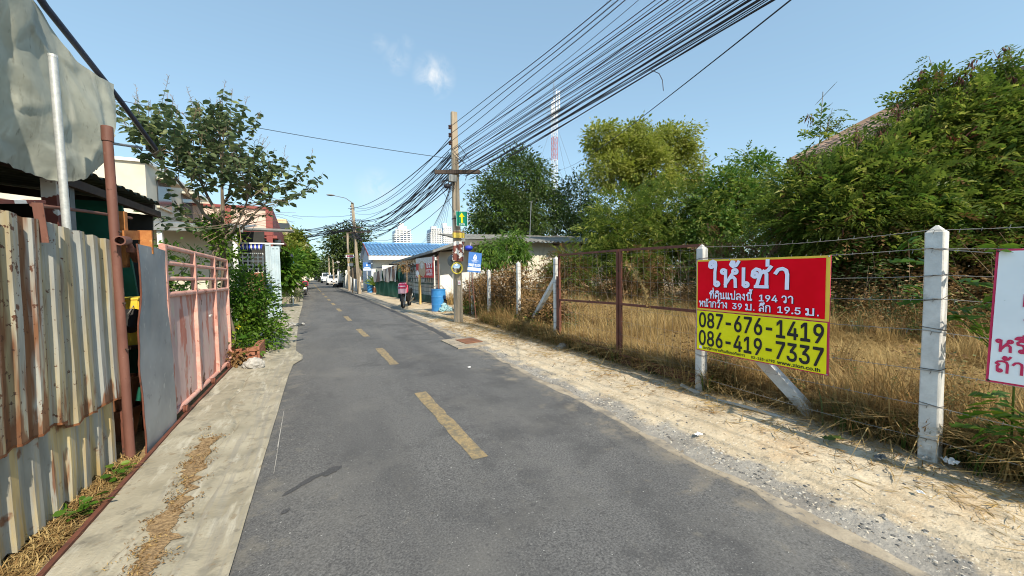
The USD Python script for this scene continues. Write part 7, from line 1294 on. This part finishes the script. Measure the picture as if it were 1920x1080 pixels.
def car(label, loc, rz, kind):
    t = thing('parked_car', label, 'car', (0, 0, 0)); tall = {'sedan': 1.45, 'suv': 1.78, 'van': 1.9}[kind]; B = tall*.52   # faces -y
    prof = {'sedan': [(-2.1, .35), (-2.15, .62), (-1.95, .80), (-.95, .92), (.2+1.0, .95), (2.05, .88), (2.15, .6), (2.1, .32)], 'suv': [(-2.2, .42), (-2.25, .85), (-2.05, 1.02), (-1.0, 1.10), (2.2, 1.10), (2.25, .6), (2.2, .4)], 'van': [(-2.2, .38), (-2.25, .8), (-1.9, 1.0), (2.2, 1.08), (2.25, .6), (2.2, .38)]}[kind]
    cab = {'sedan': [(-.95, .90), (-.25, 1.40), (.25, 1.45), (.9, 1.40), (1.65, .92)], 'suv': [(-1.0, 1.08), (-.4, 1.70), (0, 1.78), (2.0, 1.74), (2.2, 1.08)], 'van': [(-1.7, 1.02), (-.9, 1.8), (-.5, 1.9), (2.1, 1.86), (2.22, 1.06)]}[kind]
    MB().prism(Polygon(prof).buffer(.03, quad_segs=2), -.84, .84, 'x').build('body', 'car_white', t); MB().prism(Polygon(cab).buffer(-.02), -.70, .70, 'x').build('cabin', 'car_white', t)
    (ya, za_), (yb, zb_) = cab[0], cab[1]; n_ = V(0, -(zb_-za_), (yb-ya)); n_ /= np.linalg.norm(n_); m = MB(); p = lambda x, f: V(x, ya+(yb-ya)*f, za_+(zb_-za_)*f)+V(0, -.012, .012); m.add([p(-.64, .12), p(.64, .12), p(.58, .92), p(-.58, .92)], [[0, 1, 2, 3]]); m.build('windscreen', 'window_dark', t)
    (ya, za_), (yb, zb_) = cab[-1], cab[-2]; p2_ = lambda x, f: V(x, ya+(yb-ya)*f, za_+(zb_-za_)*f)+V(0, .02, .008); MB().add([p2_(-.62, .2), p2_(.62, .2), p2_(.56, .9), p2_(-.56, .9)], [[3, 2, 1, 0]]).build('rear_window', 'window_dark', t)
    for s in (-1, 1):
        g = Polygon(cab).buffer(-.12); MB().prism(g, s*.70, s*.712, 'x').build('side_window', 'window_dark', t)
        for y in (-1.35, 1.35): MB().lathe([(0, -.1), (.2, -.1), (.31, -.1), (.33, -.06), (.33, .06), (.31, .1), (0, .1)], (s*.76, y, .33), 20, 'x').build('wheel', 'black_rubber', t, smooth=40); MB().lathe([(0, -.11), (.19, -.105), (.19, .105), (0, .11)], (s*.76, y, .33), 14, 'x').build('hub', 'chrome', t)
        MB().ball((s*.64, -2.1, .68 if kind == 'sedan' else .85), (.2, .1, .09), 2).build('headlight', 'lamp_clear', t, smooth=50); MB().ball((s*.72, 2.16, .78), (.1, .06, .16), 2).build('tail_lamp', 'lamp_red', t, smooth=50); MB().ball((s*.95, -.75, 1.0 if kind == 'sedan' else 1.15), (.1, .06, .08), 1).build('door_mirror', 'car_white', t)
    MB().box((0, -2.18, .55), (.8, .04, .18)).build('grille', 'black_rubber', t); MB().box((0, -2.21, .48), (.4, .02, .12)).build('front_plate', 'litter_white', t); MB().box((0, 2.2, .62), (.4, .03, .14)).build('rear_plate', 'litter_white', t); MB().box((0, 2.2, .42), (1.6, .1, .18)).build('rear_bumper', 'grey_metal', t)
    x = UsdGeom.Xform(t.prim); x.GetOrderedXformOps()[0].Set(Gf.Vec3d(*map(float, loc))); x.GetOrderedXformOps()[1].Set(float(math.degrees(rz))); return t
car('white saloon car parked facing the viewer at the far right road edge', (1.55, 62, 0), .03, 'sedan'); car('white tall utility car parked behind the white saloon car', (.85, 75, 0), .03, 'suv'); car('white van seen from behind at the left end of the road', (-2.9, 80, 0), math.pi-.0+math.pi, 'van')
for i, (x, y, lb) in enumerate([(1.95, 49.5, 'stack of old tyres and sacks beside the far pillared wall')]):
    t = thing('tyre_stack', lb, 'tyres', (x, y, 0))
    for k in range(3): MB().lathe([(.18, 0), (.3, 0), (.34, .08), (.3, .17), (.18, .17), (.18, 0)], (x+.06*k, y, .18*k), 18).build('tyre', 'black_rubber', t, smooth=40)
    MB().ball((x-.45, y+.1, .2), (.3, .25, .22), 2, .2).build('sack', 'stone_dark', t); MB().ball((x+.1, y, .66), (.2, .18, .14), 2, .2).build('sack', 'banner_grey', t)

# ------------------------------------------------------------------ far: tiled house, antennas, radio mast, high-rises
th = thing('tiled_house', 'house with a weathered brown tiled hip roof showing over the thicket', 'house', (25, 7, 0)); e = A(1478, 303, x=21); ap = A(1640, 213, x=25); ye0, ye1, ze = e[1], 1.0, e[2]; ya0, ya1, zp = ap[1]-.6, 4.2, ap[2]
m = MB(); wall(m, 21.7, 29, ye1+.7, ye0-.7, 0, ze); m.build('wall', 'pale_wall', th); n_ = 15
for i in range(n_):
    f0, f1 = i/n_, (i+1)/n_+.012; P = np.zeros((60, 2, 3))
    for k in range(60):
        for j, f in enumerate((f0, f1)):
            a, b = ye0+(ya0-ye0)*f, ye1+(ya1-ye1)*f; P[k, j] = (21+(25-21)*f, a+(b-a)*k/59, ze+(zp-ze)*f+.05*(1-j)+.025*math.sin(k*2.1))
    m = MB().grid(P[::-1]); Q = P.copy(); Q[:, 0, 2] -= .06; m.grid(np.stack([Q[:, 0], P[:, 0]], 1)); m.build('tile_row', 'brown_tile', th)
P = np.array([[V(21, ye0, ze), V(25, ya0, zp)], [V(29, ye0, ze), V(25.01, ya0, zp)]]); MB().grid(P).build('side_slope', 'brown_tile', th); P = np.array([[V(29, ye0, ze), V(25, ya0, zp)], [V(29, ye1, ze), V(25, ya1, zp)]]); MB().grid(P).build('back_slope', 'brown_tile', th)
m = MB(); m.bar((21, ye0, ze+.06), (25, ya0, zp+.08), .2, .14); m.build('hip_ridge', 'brown_tile', th); MB().bar((25, ya0, zp+.08), (25, ya1, zp+.08), .22, .15).build('ridge', 'brown_tile', th)
MB().bar((20.95, ye0, ze-.1), (20.95, ye1, ze-.1), .06, .25).build('fascia', 'maroon_trim', th); MB().bar((20.95, ye0+.02, ze-.1), (29, ye0+.02, ze-.1), .06, .25).build('fascia', 'maroon_trim', th)
def yagi(label, mast_px, x, arms):
    p0, p1_ = A(*mast_px[0], x=x), A(*mast_px[1], x=x); t = thing('tv_antenna', label, 'antenna', p0); MB().tube([p0, p1_], .02, 6).build('mast', 'grey_metal', t); s = depth(p1_)/FPX
    for (px, py, L, n_, tilt) in arms:
        c = A(px, py, x=x); d = V(-.25, -math.cos(tilt), math.sin(tilt)); m = MB(); m.tube([c-d*L*.5, c+d*L*.5], .012, 5)
        for k in range(n_): q = c+d*L*(k/(n_-1)-.5); w = V(.75, .55, .12)*(.32+.10*abs(k-n_/2)/n_); m.tube([q-w, q+w], .008, 4)
        m.build('boom', 'grey_metal', t)
yagi('television antenna on a mast over the tiled roof', [(1536, 275), (1543, 172)], 20, [(1548, 176, .9, 6, .55), (1538, 208, .9, 5, .2), (1534, 255, .6, 4, .1)])
yagi('television antenna poking from the trees left of the creeper mound', [(1318, 345), (1320, 288)], 19, [(1335, 300, .8, 5, .2)])
q0 = A(1040, 330, y=75); q1 = A(1041, 215, y=75); tw = thing('radio_mast', 'red and white lattice radio mast rising over the trees', 'radio mast', (q0[0], 75, 0)); cx_, cy_, w2 = q0[0], 75.0, .50; H = A(1041, 172, y=75)[2]; ns = 30
zs = np.linspace(0, A(1041, 205, y=75)[2], ns+1); zred0, zred1 = A(1041, 296, y=75)[2], A(1041, 258, y=75)[2]
for k in range(ns):
    m = MB(); za_, zb_ = zs[k], zs[k+1]; cs = [(cx_-w2, cy_-w2), (cx_+w2, cy_-w2), (cx_+w2, cy_+w2), (cx_-w2, cy_+w2)]
    for i in range(4): a, b = cs[i], cs[(i+1) % 4]; m.bar((*a, za_), (*a, zb_), .085); m.bar((*a, za_), (*b, zb_), .04); m.bar((*a, zb_), (*b, zb_), .05)
    m.build('section', 'tower_red' if (zred0-1 < (za_+zb_)/2 < zred1) or za_ < 10 else 'tower_white', tw)
for i, (dx, pz0, pz1) in enumerate([(-.75, 225, 186), (.15, 222, 172), (1.0, 210, 173), (-1.4, 222, 195)]): z0_, z1_ = A(1041, pz0, y=75)[2], A(1041, pz1, y=75)[2]; MB().box((cx_+dx*.8, cy_-.9, (z0_+z1_)/2), (.26, .18, z1_-z0_)).build('antenna_panel', 'tower_white', tw)
for k in range(4): z = zs[-1]-.8+.9*k*.9-1.2; m = MB(); m.bar((cx_-1.4, cy_-.6, z), (cx_+1.1, cy_-.6, z), .09); m.bar((cx_-1.4, cy_+.6, z), (cx_+1.1, cy_+.6, z), .09); m.build('bracket', 'grey_metal', tw)
MB().tube([(cx_, cy_, zs[-1]), (cx_, cy_, H+.6), (cx_, cy_, A(1041, 150, y=75)[2])], [.12, .09, .04], 6).build('spike', 'grey_metal', tw)
for i, (dx, dy) in enumerate([(12, 4), (-12, 4), (8, -9), (-8, -9)]):
    for z in (zs[-1]-2, zs[-1]*.7): MB().tube([(cx_, cy_, z), (cx_+dx, cy_+dy, 0)], .025, 3).build('guy_wire', 'grey_metal', tw)
def highrise(label, pxl, pxr, pyt, y, setbacks):
    a, b = A(pxl, pyt, y=y), A(pxr, pyt, y=y); w, H = b[0]-a[0], a[2]; t = thing('high_rise', label, 'high-rise', ((a[0]+b[0])/2, y, 0)); nf = int(H/2.4)
    m = MB(); wall(m, a[0]+.8, b[0]-.8, y, y+18, 0, H-1); m.build('core', 'highrise_glass', t)
    for k in range(nf): m = MB(); z = (k+1)*H/nf; s = 0 if k < nf-3 else (k-nf+3)*w*.08; wall(m, a[0]+s, b[0]-s, y-1, y+18.5, z-1.15, z); m.build('floor_band', 'highrise', t)
    for k in range(5): x = a[0]+w*(k+.5)/5; m = MB(); wall(m, x-.5, x+.5, y-1.3, y-.9, 0, H+.3); m.build('pier', 'highrise', t)
    for (f0, f1, h) in setbacks: m = MB(); wall(m, a[0]+w*f0, a[0]+w*f1, y+2+h*.3, y+12-h*.3, H-1, H+h); m.build('roof_block', 'highrise', t)
highrise('white high-rise standing left on the skyline behind the blue roof', 739, 772, 430, 450, [(.25, .75, 4), (.35, .6, 8)])
highrise('white high-rise in the skyline middle left of the utility pole', 806, 829, 428, 450, [(.2, .6, 3)]); highrise('taller white high-rise just left of the utility pole', 830, 848, 425, 470, [(.1, .5, 5)])

# ------------------------------------------------------------------ thin haze in the air
HZ = 0
if HZ:
    hm = usdkit.material(stage, '/World/Looks/haze', {"v": ("principled_volume", {"color": (0.82, 0.88, 0.96), "density": HZ, "anisotropy": 0.2})}, [], volume="v.volume")
    MATS['haze'] = hm
    MB().box((0, 0, 60), (3000, 3000, 122.0)).build('haze', 'haze', kind='stuff')
